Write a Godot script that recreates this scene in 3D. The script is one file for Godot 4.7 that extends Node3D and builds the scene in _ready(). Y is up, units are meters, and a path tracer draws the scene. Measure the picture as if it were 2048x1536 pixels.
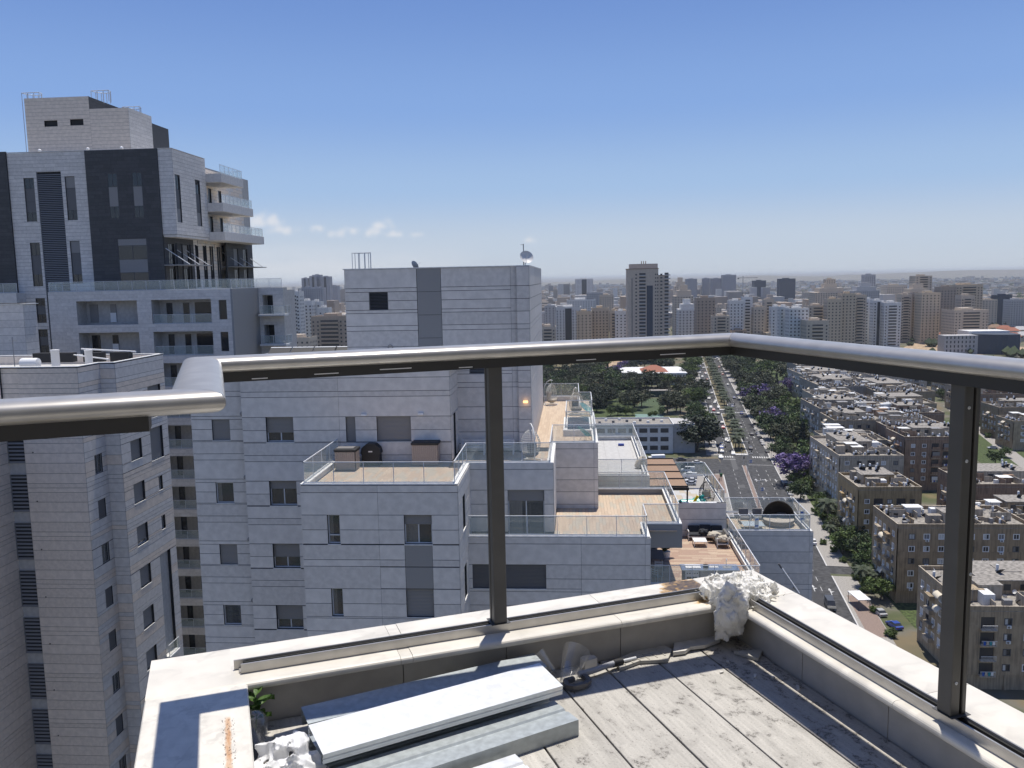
extends Node3D
# ---------------------------------------------------------------- helpers
const GY := 0.0
var M := {}
var used := {}
var rng := RandomNumberGenerator.new()
var UB: ArrayMesh
var AX := 23.4

class G:
	var v := PackedVector3Array()
	var n := PackedVector3Array()
	var t := PackedVector2Array()
	var us := 1.0
	var c := PackedColorArray()
	var col := Color.WHITE
	var hued := false
	var xf := Transform3D.IDENTITY
	func _uv(p: Vector3, m: Vector3) -> Vector2:
		var q := m.abs()
		if q.y >= q.x and q.y >= q.z: return Vector2(p.x, p.z) * us
		if q.x >= q.z: return Vector2(p.z, -p.y) * us
		return Vector2(p.x, -p.y) * us
	func tri(a: Vector3, b: Vector3, c: Vector3) -> void:
		a = xf * a; b = xf * b; c = xf * c
		var m := (b - a).cross(c - a)
		if m.length_squared() < 1e-14: return
		m = m.normalized()
		v.append(a); v.append(c); v.append(b)
		n.append(m); n.append(m); n.append(m)
		t.append(_uv(a, m)); t.append(_uv(c, m)); t.append(_uv(b, m))
		if hued:
			for i in 3: self.c.append(col)
	func quad(a: Vector3, b: Vector3, c: Vector3, d: Vector3) -> void:
		tri(a, b, c); tri(a, c, d)
	func strip(a: Vector3, b: Vector3, c: Vector3, d: Vector3, na: Vector3, nb: Vector3, nc: Vector3, nd: Vector3) -> void:
		var p := [a, c, b, a, d, c]
		var q := [na, nc, nb, na, nd, nc]
		for i in 6:
			var w: Vector3 = xf * p[i]
			var m: Vector3 = (xf.basis * q[i]).normalized()
			v.append(w); n.append(m); t.append(_uv(w, m))
	func box(a: Vector3, b: Vector3) -> void:
		var p := [Vector3(a.x, a.y, a.z), Vector3(b.x, a.y, a.z), Vector3(b.x, b.y, a.z), Vector3(a.x, b.y, a.z), Vector3(a.x, a.y, b.z), Vector3(b.x, a.y, b.z), Vector3(b.x, b.y, b.z), Vector3(a.x, b.y, b.z)]
		quad(p[4], p[5], p[6], p[7]); quad(p[1], p[0], p[3], p[2]); quad(p[0], p[4], p[7], p[3])
		quad(p[5], p[1], p[2], p[6]); quad(p[7], p[6], p[2], p[3]); quad(p[0], p[1], p[5], p[4])
	func bb(c: Vector3, s: Vector3) -> void:
		box(c - s / 2, c + s / 2)
	func cbox(a: Vector3, b: Vector3, k: float) -> void:
		var pr := []
		for y in [[a.y, k], [a.y + k, 0.0], [b.y - k, 0.0], [b.y, k]]:
			pr.append(ring(a, b, y[0], y[1], k))
		for i in 3:
			for j in 8:
				var j2 := (j + 1) % 8
				quad(pr[i][j], pr[i][j2], pr[i + 1][j2], pr[i + 1][j])
		for j in range(1, 7):
			tri(pr[3][0], pr[3][j], pr[3][j + 1]); tri(pr[0][0], pr[0][j + 1], pr[0][j])
	func ring(a: Vector3, b: Vector3, y: float, s: float, k: float) -> Array:
		var x0 := a.x + s; var x1 := b.x - s; var z0 := a.z + s; var z1 := b.z - s
		var e := maxf(k - s, k * .3)
		return [Vector3(x0 + e, y, z1), Vector3(x1 - e, y, z1), Vector3(x1, y, z1 - e), Vector3(x1, y, z0 + e), Vector3(x1 - e, y, z0), Vector3(x0 + e, y, z0), Vector3(x0, y, z0 + e), Vector3(x0, y, z1 - e)]
	# polygon (x,y) CCW seen from +z, extruded from z0 to z1
	func prism(p: PackedVector2Array, z0: float, z1: float) -> void:
		var idx := Geometry2D.triangulate_polygon(p)
		for i in range(0, idx.size(), 3):
			var a := p[idx[i]]; var b := p[idx[i + 1]]; var c := p[idx[i + 2]]
			if (b - a).cross(c - a) < 0:
				var w := b; b = c; c = w
			tri(Vector3(a.x, a.y, z1), Vector3(b.x, b.y, z1), Vector3(c.x, c.y, z1))
			tri(Vector3(a.x, a.y, z0), Vector3(c.x, c.y, z0), Vector3(b.x, b.y, z0))
		var s := 0.0
		for i in p.size():
			s += p[i].cross(p[(i + 1) % p.size()])
		for i in p.size():
			var a := p[i]; var b := p[(i + 1) % p.size()]
			if s < 0:
				var w := a; a = b; b = w
			quad(Vector3(a.x, a.y, z0), Vector3(b.x, b.y, z0), Vector3(b.x, b.y, z1), Vector3(a.x, a.y, z1))
	func tube(p: Array, r: float, k := 8, r2 := -1.0) -> void:
		if r2 < 0: r2 = r
		var rings := []
		var nr := []
		var up := Vector3.UP
		for i in p.size():
			var d: Vector3 = (p[mini(i + 1, p.size() - 1)] - p[maxi(i - 1, 0)]).normalized()
			if absf(d.dot(up)) > .95: up = Vector3.RIGHT if absf(d.x) < .9 else Vector3.BACK
			var x := up.cross(d).normalized()
			var y := d.cross(x)
			up = y
			var rr: float = lerpf(r, r2, float(i) / maxi(p.size() - 1, 1))
			var a := []; var b := []
			for j in k:
				var m := x * cos(TAU * j / k) + y * sin(TAU * j / k)
				a.append(p[i] + m * rr); b.append(m)
			rings.append(a); nr.append(b)
		for i in p.size() - 1:
			for j in k:
				var q := (j + 1) % k
				strip(rings[i][j], rings[i][q], rings[i + 1][q], rings[i + 1][j], nr[i][j], nr[i][q], nr[i + 1][q], nr[i + 1][j])
		for j in range(1, k - 1):
			tri(rings[0][0], rings[0][j + 1], rings[0][j])
			var l: Array = rings[-1]
			tri(l[0], l[j], l[j + 1])
	# profile of (radius, y) from bottom to top
	func lathe(p: Array, k := 24) -> void:
		for i in p.size() - 1:
			var a: Vector2 = p[i]; var b: Vector2 = p[i + 1]
			var s := (b - a).normalized()
			var m := Vector2(s.y, -s.x)
			var ma := m; var mb := m
			if i > 0:
				var o: Vector2 = (a - p[i - 1]).normalized(); o = Vector2(o.y, -o.x)
				if o.dot(m) > .5: ma = (o + m).normalized()
			if i + 2 < p.size():
				var o: Vector2 = (p[i + 2] - b).normalized(); o = Vector2(o.y, -o.x)
				if o.dot(m) > .5: mb = (o + m).normalized()
			for j in k:
				var c := Vector2(cos(TAU * j / k), sin(TAU * j / k)); var d := Vector2(cos(TAU * (j + 1) / k), sin(TAU * (j + 1) / k))
				strip(Vector3(d.x * a.x, a.y, d.y * a.x), Vector3(c.x * a.x, a.y, c.y * a.x), Vector3(c.x * b.x, b.y, c.y * b.x), Vector3(d.x * b.x, b.y, d.y * b.x),
					Vector3(d.x * ma.x, ma.y, d.y * ma.x), Vector3(c.x * ma.x, ma.y, c.y * ma.x), Vector3(c.x * mb.x, mb.y, c.y * mb.x), Vector3(d.x * mb.x, mb.y, d.y * mb.x))
	# straight member between two points with rectangular section (w across, h up)
	func bar(a: Vector3, b: Vector3, w: float, h: float) -> void:
		var d := (b - a).normalized()
		var x := d.cross(Vector3.UP)
		if x.length() < .01: x = Vector3.RIGHT
		x = x.normalized() * w / 2
		var y := x.cross(d).normalized() * h / 2
		var p := [a - x - y, a + x - y, a + x + y, a - x + y, b - x - y, b + x - y, b + x + y, b - x + y]
		quad(p[3], p[2], p[1], p[0]); quad(p[4], p[5], p[6], p[7]); quad(p[0], p[1], p[5], p[4])
		quad(p[1], p[2], p[6], p[5]); quad(p[2], p[3], p[7], p[6]); quad(p[3], p[0], p[4], p[7])
	func mesh() -> ArrayMesh:
		var a := []
		a.resize(Mesh.ARRAY_MAX)
		a[Mesh.ARRAY_VERTEX] = v; a[Mesh.ARRAY_NORMAL] = n; a[Mesh.ARRAY_TEX_UV] = t
		if hued: a[Mesh.ARRAY_COLOR] = self.c
		var m := ArrayMesh.new()
		m.add_surface_from_arrays(Mesh.PRIMITIVE_TRIANGLES, a)
		return m

func V(x: float, y: float, z: float) -> Vector3: return Vector3(x, y, z)

func numbered(s: String) -> String:
	if not used.has(s):
		used[s] = 0
		return s
	used[s] += 1
	return "%s_%03d" % [s, used[s]]

func nth(i: int) -> String:
	var ones := ["first", "second", "third", "fourth", "fifth", "sixth", "seventh", "eighth", "ninth", "tenth", "eleventh", "twelfth", "thirteenth", "fourteenth", "fifteenth", "sixteenth", "seventeenth", "eighteenth", "nineteenth"]
	var tens := ["", "", "twenty", "thirty", "forty", "fifty", "sixty", "seventy", "eighty", "ninety"]
	if i == 0: return "nearest"
	if i < 19: return ones[i] + " nearest"
	var k := i + 1
	if k % 10 == 0: return (tens[k / 10] as String).trim_suffix("y") + "ieth nearest"
	return "%s-%s nearest" % [tens[k / 10], ones[k % 10 - 1]]

func tag(o: Node3D, label: String, cat: String, group := "") -> Node3D:
	o.set_meta("label", label); o.set_meta("category", cat)
	if group: o.set_meta("group", group)
	return o

func thing(nm: String, label: String, cat: String, pos := Vector3.ZERO, ry := 0.0, group := "") -> Node3D:
	var o := Node3D.new()
	o.name = numbered(nm); add_child(o)
	o.position = pos; o.rotation.y = deg_to_rad(ry)
	return tag(o, label, cat, group)

func part(par: Node, nm: String, mesh: Mesh, mat: Material, pos := Vector3.ZERO, basis := Basis.IDENTITY) -> MeshInstance3D:
	var o := MeshInstance3D.new()
	o.mesh = mesh; o.material_override = mat
	o.transform = Transform3D(basis, pos)
	o.name = nm if par != self else numbered(nm)
	par.add_child(o, true)
	return o

func gpart(par: Node, nm: String, g: G, mat: Material) -> MeshInstance3D:
	return part(par, nm, g.mesh(), mat)

# axis-aligned box part made from the shared unit box
func bpart(par: Node, nm: String, a: Vector3, b: Vector3, mat: Material) -> MeshInstance3D:
	return part(par, nm, UB, mat, (a + b) / 2, Basis.from_scale((b - a).abs()))

func sub(par: Node, nm: String, pos := Vector3.ZERO, ry := 0.0) -> Node3D:
	var o := Node3D.new()
	o.name = nm; par.add_child(o, true)
	o.position = pos; o.rotation.y = deg_to_rad(ry)
	return o

func structure(nm: String, g: G, mat: Material) -> MeshInstance3D:
	var o := part(self, nm, g.mesh(), mat)
	o.set_meta("kind", "structure")
	return o

func copy(o: Node3D, nm: String, pos: Vector3, ry := 0.0, label := "", sc := 1.0) -> Node3D:
	var c := o.duplicate() as Node3D
	c.name = numbered(nm); add_child(c)
	c.transform = Transform3D(Basis(Vector3.UP, deg_to_rad(ry)).scaled(Vector3.ONE * sc), pos)
	if label: c.set_meta("label", label)
	return c

# ---------------------------------------------------------------- materials
func lin(r: float, g: float, b: float) -> Color:
	return Color(r, g, b).linear_to_srgb()

func noise(sd: int, fq: float, oct := 4, ty := FastNoiseLite.TYPE_SIMPLEX_SMOOTH) -> FastNoiseLite:
	var f := FastNoiseLite.new()
	f.seed = sd; f.frequency = fq; f.fractal_octaves = oct; f.noise_type = ty
	return f

func ntex(sd: int, fq: float, lo: float, hi: float, size := 256, oct := 5, stops := []) -> NoiseTexture2D:
	var x := NoiseTexture2D.new()
	x.width = size; x.height = size; x.seamless = true; x.noise = noise(sd, fq, oct)
	var r := Gradient.new()
	if stops:
		var o := PackedFloat32Array(); var c := PackedColorArray()
		for s in stops:
			o.append(s[0]); c.append(s[1])
		r.offsets = o; r.colors = c
	else:
		r.offsets = PackedFloat32Array([0.2, 0.8]); r.colors = PackedColorArray([Color(lo, lo, lo), Color(hi, hi, hi)])
	x.color_ramp = r
	return x

# vertical weather streaks, as rain leaves them on render
func streak_tex(sd: int, lo: float) -> ImageTexture:
	var w := 512; var im := Image.create(w, w, false, Image.FORMAT_RGB8)
	var a := noise(sd, .02, 4); var b := noise(sd + 1, .008, 5)
	for y in w:
		for x in w:
			var fx := x / float(w)
			var k0 := a.get_noise_2d(x * 2.0, y * .16); var k1 := a.get_noise_2d((x - w) * 2.0, y * .16)
			var v := lerpf(k0, k1, fx) * .9 + .5 * lerpf(b.get_noise_2d(x, y), b.get_noise_2d(x - w, y), fx)
			var k := lerpf(lo, 1.0, smoothstep(-.55, .35, v))
			im.set_pixel(x, y, Color(k, k * .99, k * .97))
	return ImageTexture.create_from_image(im)

func mat(nm: String, c: Color, rough := .8, metal := 0.0) -> StandardMaterial3D:
	var m := StandardMaterial3D.new()
	m.resource_name = nm; m.albedo_color = c; m.roughness = rough; m.metallic = metal
	M[nm] = m
	return m

func tmat(nm: String, c: Color, tex: Texture2D, per: float, rough := .85, bump: Texture2D = null, bs := 1.0) -> StandardMaterial3D:
	var m := mat(nm, c, rough)
	m.albedo_texture = tex
	m.uv1_triplanar = true; m.uv1_world_triplanar = true
	m.uv1_scale = Vector3.ONE / per
	if bump:
		m.heightmap_enabled = true; m.heightmap_texture = bump; m.heightmap_scale = bs
	return m

func glass(nm: String, c: Color, a: float) -> StandardMaterial3D:
	var m := mat(nm, Color(c.r, c.g, c.b, a), .03)
	m.transparency = BaseMaterial3D.TRANSPARENCY_ALPHA
	return m

func make_materials() -> void:
	var soft := ntex(1, .012, .93, 1.0)
	var blot := ntex(2, .011, .94, 1.0, 512, 6)
	var fine := ntex(3, .08, .9, 1.0, 256, 4)
	M.t_soft = soft; M.t_blot = blot; M.t_fine = fine
	for i in 3:
		var k: float = [.68, .71, .645][i]
		tmat("stone%d" % i, lin(k * 1.03, k * .985, k * .925), blot, [3.1, 4.3, 2.3][i], .75, fine, .3)
		var d: float = [.07, .076, .064][i]
		tmat("slate%d" % i, lin(d, d * 1.02, d * 1.06), blot, [2.6, 3.7, 1.9][i], .7, fine, .3)
		var w: float = [.68, .7, .66][i]
		tmat("warmstone%d" % i, lin(w * 1.14, w * 1.0, w * .85), blot, [2.9, 3.9, 2.2][i], .8, fine, .3)
	tmat("joint", lin(.035, .037, .04), soft, 2.0, .95)
	tmat("cap", lin(.74, .74, .72), soft, 1.7, .6)
	mat("alu", lin(.58, .6, .62), .45)
	mat("alu_dark", lin(.08, .08, .085), .5)
	mat("shutter", lin(.245, .24, .235), .6)
	mat("shutter_dark", lin(.125, .125, .128), .6)
	mat("panel_grey", lin(.27, .268, .265), .55)
	tmat("plaster_in", lin(.5, .49, .47), soft, 2.0, .9)
	mat("dark_in", lin(.02, .021, .024), .8)
	var pn := mat("pane", lin(.018, .021, .026), .06)
	pn.metallic_specular = .6
	glass("window_glass", lin(.1, .12, .13), .3)
	tmat("curtain", lin(.5, .48, .44), soft, .5, .95)
	mat("pane_far", lin(.03, .033, .04), .35)
	glass("rail_glass", lin(.55, .68, .66), .16)
	glass("clear_glass", lin(.9, .92, .92), .06)
	mat("white", lin(.78, .78, .77), .5)
	mat("black", lin(.015, .015, .016), .6)
	mat("rubber", lin(.02, .02, .02), .9)
	tmat("roof_grey", lin(.5, .5, .5), blot, 2.5, .9)
	tmat("deck", lin(.58, .46, .34), ntex(5, .05, .88, 1.0), 1.3, .8)
	tmat("deck_b", lin(.53, .41, .3), ntex(6, .05, .88, 1.0), 1.1, .8)
	tmat("deck_grey", lin(.5, .44, .35), ntex(7, .05, .88, 1.0), 1.2, .8)
	tmat("deck_red", lin(.42, .29, .22), ntex(8, .05, .88, 1.0), 1.2, .85)
	mat("wicker_white", lin(.62, .61, .57), .8)
	mat("cushion_grey", lin(.17, .165, .16), .95)
	mat("cushion_dark", lin(.03, .033, .04), .95)
	mat("cushion_sand", lin(.5, .45, .37), .95)
	mat("teal", lin(.03, .27, .3), .6)
	mat("lamp_glow", lin(.9, .75, .5), .5)

func box_unit() -> void:
	var g := G.new()
	g.box(V(-.5, -.5, -.5), V(.5, .5, .5))
	UB = g.mesh()

# ---------------------------------------------------------------- camera, sky, sun
func make_sky() -> ImageTexture:
	var w := 2048; var h := 1024
	var im := Image.create(w, h, false, Image.FORMAT_RGBF)
	var n1 := noise(11, 1.0, 6)
	var stops := [[-90.0, V(.25, .24, .22)], [-3.0, V(.33, .34, .36)], [0.0, V(.56, .62, .70)], [2.5, V(.53, .62, .74)], [6.0, V(.37, .53, .78)], [11.0, V(.245, .405, .75)], [18.0, V(.165, .295, .645)], [32.0, V(.115, .2, .48)], [55.0, V(.085, .155, .40)], [90.0, V(.085, .15, .38)]]
	# small fair-weather clouds low over the horizon: azimuth, elevation, width, height
	var puffs := [[-20.2, 3.9, 1.5, .75], [-19.0, 3.4, 1.2, .4], [-16.9, 3.5, .55, .25], [-15.6, 3.15, .8, .3], [-14.6, 3.35, .6, .3], [-13.2, 3.2, 1.0, .35], [-12.6, 3.65, .9, .42], [-11.9, 3.1, .7, .3], [-10.3, 3.0, .65, .28], [-2.9, 2.6, .5, .15], [-27.0, 3.6, 2.0, .6], [-34.0, 4.2, 2.6, .8], [-48.0, 3.8, 2.5, .7], [95.0, 4.0, 3.0, .8], [140.0, 4.5, 3.5, .9], [-120.0, 4.0, 3.0, .8]]
	for y in h:
		var el := 90.0 - 180.0 * (y + .5) / h
		var c := Vector3.ZERO
		for i in stops.size() - 1:
			if el >= stops[i][0] and el <= stops[i + 1][0]:
				var t: float = (el - stops[i][0]) / (stops[i + 1][0] - stops[i][0])
				c = stops[i][1].lerp(stops[i + 1][1], t * t * (3 - 2 * t) * .5 + t * .5)
		if el < -.5 or el > 9.0:
			im.fill_rect(Rect2i(0, y, w, 1), Color(c.x, c.y, c.z))
			continue
		for x in w:
			var az := 360.0 * (x + .5) / w
			if az > 180.0: az -= 360.0
			var p := Vector3(cos(deg_to_rad(az)), 0, sin(deg_to_rad(az))) * 9.0
			var side := smoothstep(-4.0, -16.0, az) * smoothstep(-75.0, -35.0, az)
			var k := .55 * side * smoothstep(3.0, 1.2, el) * smoothstep(-.2, .8, el) * (.6 + .6 * n1.get_noise_3d(p.x * .9, el * .6, p.z * .9))
			for q in puffs:
				var dx: float = (az - q[0]) / q[2]; var dy: float = (el - q[1]) / q[3]
				if absf(dx) > 1.6 or absf(dy) > 1.6: continue
				if dy < 0: dy *= 1.6
				var e := 1.0 - sqrt(dx * dx + dy * dy) + .9 * n1.get_noise_3d(p.x * 9.0, el * 1.5, p.z * 9.0)
				k = maxf(k, smoothstep(.05, .8, e) * .7)
			k = clampf(k, 0, .93)
			var cc := c.lerp(V(.80, .80, .83), k)
			im.set_pixel(x, y, Color(cc.x, cc.y, cc.z))
	return ImageTexture.create_from_image(im)

func make_view() -> void:
	var cam := Camera3D.new()
	cam.name = "camera"
	cam.position = V(0, 80, 0)
	cam.basis = Basis.from_euler(V(deg_to_rad(-7.0), deg_to_rad(4.3), deg_to_rad(-1.117)))
	cam.fov = 48.63; cam.near = .05; cam.far = 20000
	add_child(cam)
	var e := Environment.new()
	e.background_mode = Environment.BG_SKY
	var s := Sky.new(); var pm := PanoramaSkyMaterial.new()
	pm.panorama = make_sky(); s.sky_material = pm; e.sky = s
	e.background_energy_multiplier = 1.0
	e.tonemap_mode = Environment.TONE_MAPPER_LINEAR
	e.tonemap_exposure = 1.0
	e.fog_enabled = true; e.fog_density = .00006; e.fog_light_color = lin(.84, .89, .96)
	e.sdfgi_enabled = true; e.ssao_enabled = true; e.ssil_enabled = true
	var we := WorldEnvironment.new(); we.name = "world_environment"; we.environment = e
	add_child(we)
	var sun := DirectionalLight3D.new()
	sun.name = "sun"
	sun.light_energy = 1.6; sun.light_angular_distance = .53; sun.light_color = Color(1.0, .975, .935)
	sun.shadow_enabled = true
	add_child(sun)
	sun.look_at_from_position(V(.037, 1, -.2175) * 100, Vector3.ZERO, Vector3.BACK)

# ---------------------------------------------------------------- surface nets for soft shapes
func nets(f: Callable, lo: Vector3, hi: Vector3, cell: float) -> ArrayMesh:
	var nx := int(ceil((hi.x - lo.x) / cell)) + 1
	var ny := int(ceil((hi.y - lo.y) / cell)) + 1
	var nz := int(ceil((hi.z - lo.z) / cell)) + 1
	var d := PackedFloat32Array()
	d.resize(nx * ny * nz)
	var i := 0
	for z in nz:
		for y in ny:
			for x in nx:
				d[i] = f.call(lo + V(x, y, z) * cell)
				i += 1
	var id := PackedInt32Array(); id.resize(nx * ny * nz); id.fill(-1)
	var vs := PackedVector3Array(); var ns := PackedVector3Array()
	var off := PackedInt32Array([0, 1, nx, nx + 1, nx * ny, nx * ny + 1, nx * ny + nx, nx * ny + nx + 1])
	for z in nz - 1:
		for y in ny - 1:
			for x in nx - 1:
				var b := x + nx * (y + ny * z)
				var s := 0
				for k in 8:
					if d[b + off[k]] < 0: s += 1
				if s == 0 or s == 8: continue
				var p := Vector3.ZERO; var c := 0
				for e in [[0, 1], [2, 3], [4, 5], [6, 7], [0, 2], [1, 3], [4, 6], [5, 7], [0, 4], [1, 5], [2, 6], [3, 7]]:
					var a0 := d[b + off[e[0]]]; var a1 := d[b + off[e[1]]]
					if (a0 < 0) != (a1 < 0):
						var t := a0 / (a0 - a1)
						p += V(e[0] & 1, (e[0] >> 1) & 1, e[0] >> 2).lerp(V(e[1] & 1, (e[1] >> 1) & 1, e[1] >> 2), t)
						c += 1
				id[b] = vs.size()
				vs.append(lo + (V(x, y, z) + p / c) * cell)
				ns.append(V(d[b + 1] - d[b] + d[b + off[7]] - d[b + off[6]], d[b + nx] - d[b] + d[b + off[7]] - d[b + off[5]], d[b + off[4]] - d[b] + d[b + off[7]] - d[b + off[3]]).normalized())
	var ix := PackedInt32Array()
	for z in range(1, nz - 1):
		for y in range(1, ny - 1):
			for x in range(1, nx - 1):
				var b := x + nx * (y + ny * z)
				var s := d[b] < 0
				for ax in 3:
					var st: int = [1, nx, nx * ny][ax]
					if (d[b + st] < 0) == s: continue
					var u: int = [nx, nx * ny, 1][ax]; var w: int = [nx * ny, 1, nx][ax]
					var q := [id[b], id[b - u], id[b - u - w], id[b - w]]
					if q.min() < 0: continue
					if s: ix.append_array([q[0], q[2], q[1], q[0], q[3], q[2]])
					else: ix.append_array([q[0], q[1], q[2], q[0], q[2], q[3]])
	var a := []
	a.resize(Mesh.ARRAY_MAX)
	a[Mesh.ARRAY_VERTEX] = vs; a[Mesh.ARRAY_NORMAL] = ns; a[Mesh.ARRAY_INDEX] = ix
	var m := ArrayMesh.new()
	m.add_surface_from_arrays(Mesh.PRIMITIVE_TRIANGLES, a)
	return m

func ell(p: Vector3, c: Vector3, r: Vector3) -> float:
	var q := (p - c) / r
	return (q.length() - 1.0) * minf(r.x, minf(r.y, r.z))

func smin(a: float, b: float, k: float) -> float:
	var h := maxf(k - absf(a - b), 0.0) / k
	return minf(a, b) - h * h * k * .25

func cap(p: Vector3, a: Vector3, b: Vector3, ra: float, rb: float) -> float:
	var h := clampf((p - a).dot(b - a) / (b - a).length_squared(), 0, 1)
	return p.distance_to(a.lerp(b, h)) - lerpf(ra, rb, h)

# ---------------------------------------------------------------- the balcony the photograph is taken from
const FL := 78.525
const CAPY := .165
func bal(o: Node3D, p := Vector3.ZERO, ry := 0.0) -> Node3D:
	o.transform = Transform3D(Basis(Vector3.UP, deg_to_rad(AX)), V(0, FL, 0)) * Transform3D(Basis(Vector3.UP, deg_to_rad(ry)), p)
	return o

# sweep a section (x across, y up) along a polyline in plan with mitred ends
func sweep(sec: PackedVector2Array, a: Vector3, b: Vector3, ma: Vector3, mb: Vector3) -> G:
	var g := G.new()
	var d := (b - a).normalized(); var x := d.cross(Vector3.UP)
	var k := sec.size()
	var pa := []; var pb := []
	for q in sec:
		var o := x * q.x + Vector3.UP * q.y
		pa.append(a + o - d * (o.dot(ma) / d.dot(ma)))
		pb.append(b + o - d * (o.dot(mb) / d.dot(mb)))
	for i in k:
		var j := (i + 1) % k
		var e := (sec[j] - sec[i]).normalized()
		var e0 := (sec[i] - sec[(i + k - 1) % k]).normalized(); var e2 := (sec[(j + 1) % k] - sec[j]).normalized()
		var n0 := e + e0 if e.dot(e0) > .6 else e
		var n1 := e + e2 if e.dot(e2) > .6 else e
		var na := (Vector3.UP * n0.x - x * n0.y).normalized(); var nb := (Vector3.UP * n1.x - x * n1.y).normalized()
		g.strip(pa[i], pa[j], pb[j], pb[i], na, nb, nb, na)
	for i in range(1, k - 1):
		g.tri(pa[0], pa[i + 1], pa[i]); g.tri(pb[0], pb[i], pb[i + 1])
	return g

func marble_image(stain: String) -> ImageTexture:
	var w := 512; var im := Image.create(w, w, false, Image.FORMAT_RGB8)
	var a := noise(21, .006, 5); var b := noise(22, .02, 5); var c := noise(25, .05, 4)
	for y in w:
		for x in w:
			var v := 1.0 - absf(a.get_noise_2d(x + 60.0 * b.get_noise_2d(x * .4, y * .4), y * 1.7))
			var vein := smoothstep(.7, 1.0, v) * .075 * (.5 + b.get_noise_2d(x * .3, y * .3))
			var k := .93 + .05 * b.get_noise_2d(x * .5, y * .5) - vein
			var col := Color(k, k * .985, k * .955)
			var fx := float(x) / w; var fy := float(y) / w
			if stain == "burn":
				var e := Vector2((fx - .84) / .27, (fy - .36) / .5).length() + .3 * b.get_noise_2d(x * .6, y * .6) + .12 * c.get_noise_2d(x, y)
				col = col.lerp(Color(.80, .62, .36), smoothstep(1.0, .78, e) * .8)
				col = col.lerp(Color(.36, .31, .27), smoothstep(.85, .62, e) * (.9 + .3 * c.get_noise_2d(x * .5, y * .5)))
				if c.get_noise_2d(x * .35 + 90, y * .35) > .32: col = col.lerp(Color(.82, .66, .38), smoothstep(.7, .5, e) * .7)
			if stain == "rust":
				var e := absf(fx - .79 + .012 * c.get_noise_2d(0, y * .5)) / (.035 + .012 * b.get_noise_2d(x, y * .2))
				var s := smoothstep(1.0, .3, e) * smoothstep(.36, .42, fy) * (.7 + .4 * c.get_noise_2d(x, y * .3))
				col = col.lerp(Color(.78, .52, .30), clampf(s, 0, 1) * .75)
				if c.get_noise_2d(x * 1.4, y * 1.4) > .38 and e < 1.6 and fy > .38: col = col.lerp(Color(.2, .13, .09), .7)
			im.set_pixel(x, y, col)
	return ImageTexture.create_from_image(im)

func floor_image(sd: int, lo: float) -> ImageTexture:
	var w := 1024; var im := Image.create(w, w, false, Image.FORMAT_RGB8)
	var a := noise(sd, .008, 5); var b := noise(sd + 1, .03, 5); var c := noise(sd + 2, .012, 6); var d := noise(sd + 3, .12, 3)
	for y in w:
		for x in w:
			var streak := a.get_noise_2d(x * 1.6, y * .12) * .5 + b.get_noise_2d(x * 2.2, y * .16) * .5
			var k := .88 + .13 * streak + .05 * d.get_noise_2d(x, y)
			var col := Color(k, k * .985, k * .955)
			var m := c.get_noise_2d(x * 1.1, y * .8)
			var g := smoothstep(lo, lo + .26, m + .35 * c.get_noise_2d(x * .22 + 700, y * .22)) * smoothstep(-.2, .35, b.get_noise_2d(x * 1.5 + 300, y * 1.5) + .25 * d.get_noise_2d(x * 2.0, y * 2.0))
			var sp := smoothstep(-.25, .3, d.get_noise_2d(x * 1.6 + 40, y * 1.6))
			col = col.lerp(Color(.52, .505, .49), smoothstep(lo - .25, lo + .25, m) * .14)
			col = col.lerp(Color(.36, .345, .33), g * (.12 + .75 * sp))
			if d.get_noise_2d(x * .8 + 500, y * .8) > .58: col = col.lerp(Color(.33, .31, .29), .6)
			im.set_pixel(x, y, col)
	return ImageTexture.create_from_image(im)

func uvmat(nm: String, c: Color, tex: Texture2D, rough := .6, sc := 1.0) -> StandardMaterial3D:
	var m := mat(nm, c, rough)
	m.albedo_texture = tex; m.uv1_scale = V(sc, sc, sc)
	return m

# top-mapped slab with rounded front edge; UV runs 0..1 over the slab
func slab(a0: float, a1: float, b0: float, b1: float, y0: float, y1: float, nose: String, own := false) -> ArrayMesh:
	var g := G.new()
	var r := (y1 - y0) / 2
	var k := .004
	var x0 := a0 + .0008; var x1 := a1 - .0008
	if nose == "":
		g.cbox(V(x0, y0, b0 + .0008), V(x1, y1, b1 - .0008), k)
	else:
		var sec := PackedVector2Array()
		var lo := b0 if nose == "b" else x0
		var hi := b1 if nose == "b" else x1
		if nose == "a": # rounded edge on the low-a side
			sec.append(Vector2(hi, y0)); sec.append(Vector2(hi, y1 - k)); sec.append(Vector2(hi - k, y1))
			for i in 9:
				var t := PI / 2 + PI * i / 8
				sec.append(Vector2(lo + r + cos(t) * r, y0 + r + sin(t) * r))
		else:
			for i in 9:
				var t := -PI / 2 + PI * i / 8
				sec.append(Vector2(hi - r + cos(t) * r, y0 + r + sin(t) * r))
			sec.append(Vector2(lo + k, y1)); sec.append(Vector2(lo, y1 - k)); sec.append(Vector2(lo, y0))
		if nose == "b":
			g.xf = Transform3D(Basis(V(0, 0, 1), V(0, 1, 0), V(-1, 0, 0)), Vector3.ZERO)
			g.prism(sec, -x1, -x0)
		elif nose == "a":
			g.prism(sec, b0 + .0008, b1 - .0008)
		else:
			g.prism(sec, b0 + .0008, b1 - .0008)
	for i in g.t.size():
		g.t[i] = Vector2((g.v[i].x - a0) / (a1 - a0), (g.v[i].z - b0) / (b1 - b0)) if own else Vector2(g.v[i].x * .8 + a1 * 3.7, g.v[i].z * .8 + b1 * 1.9)
	return g.mesh()

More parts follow.
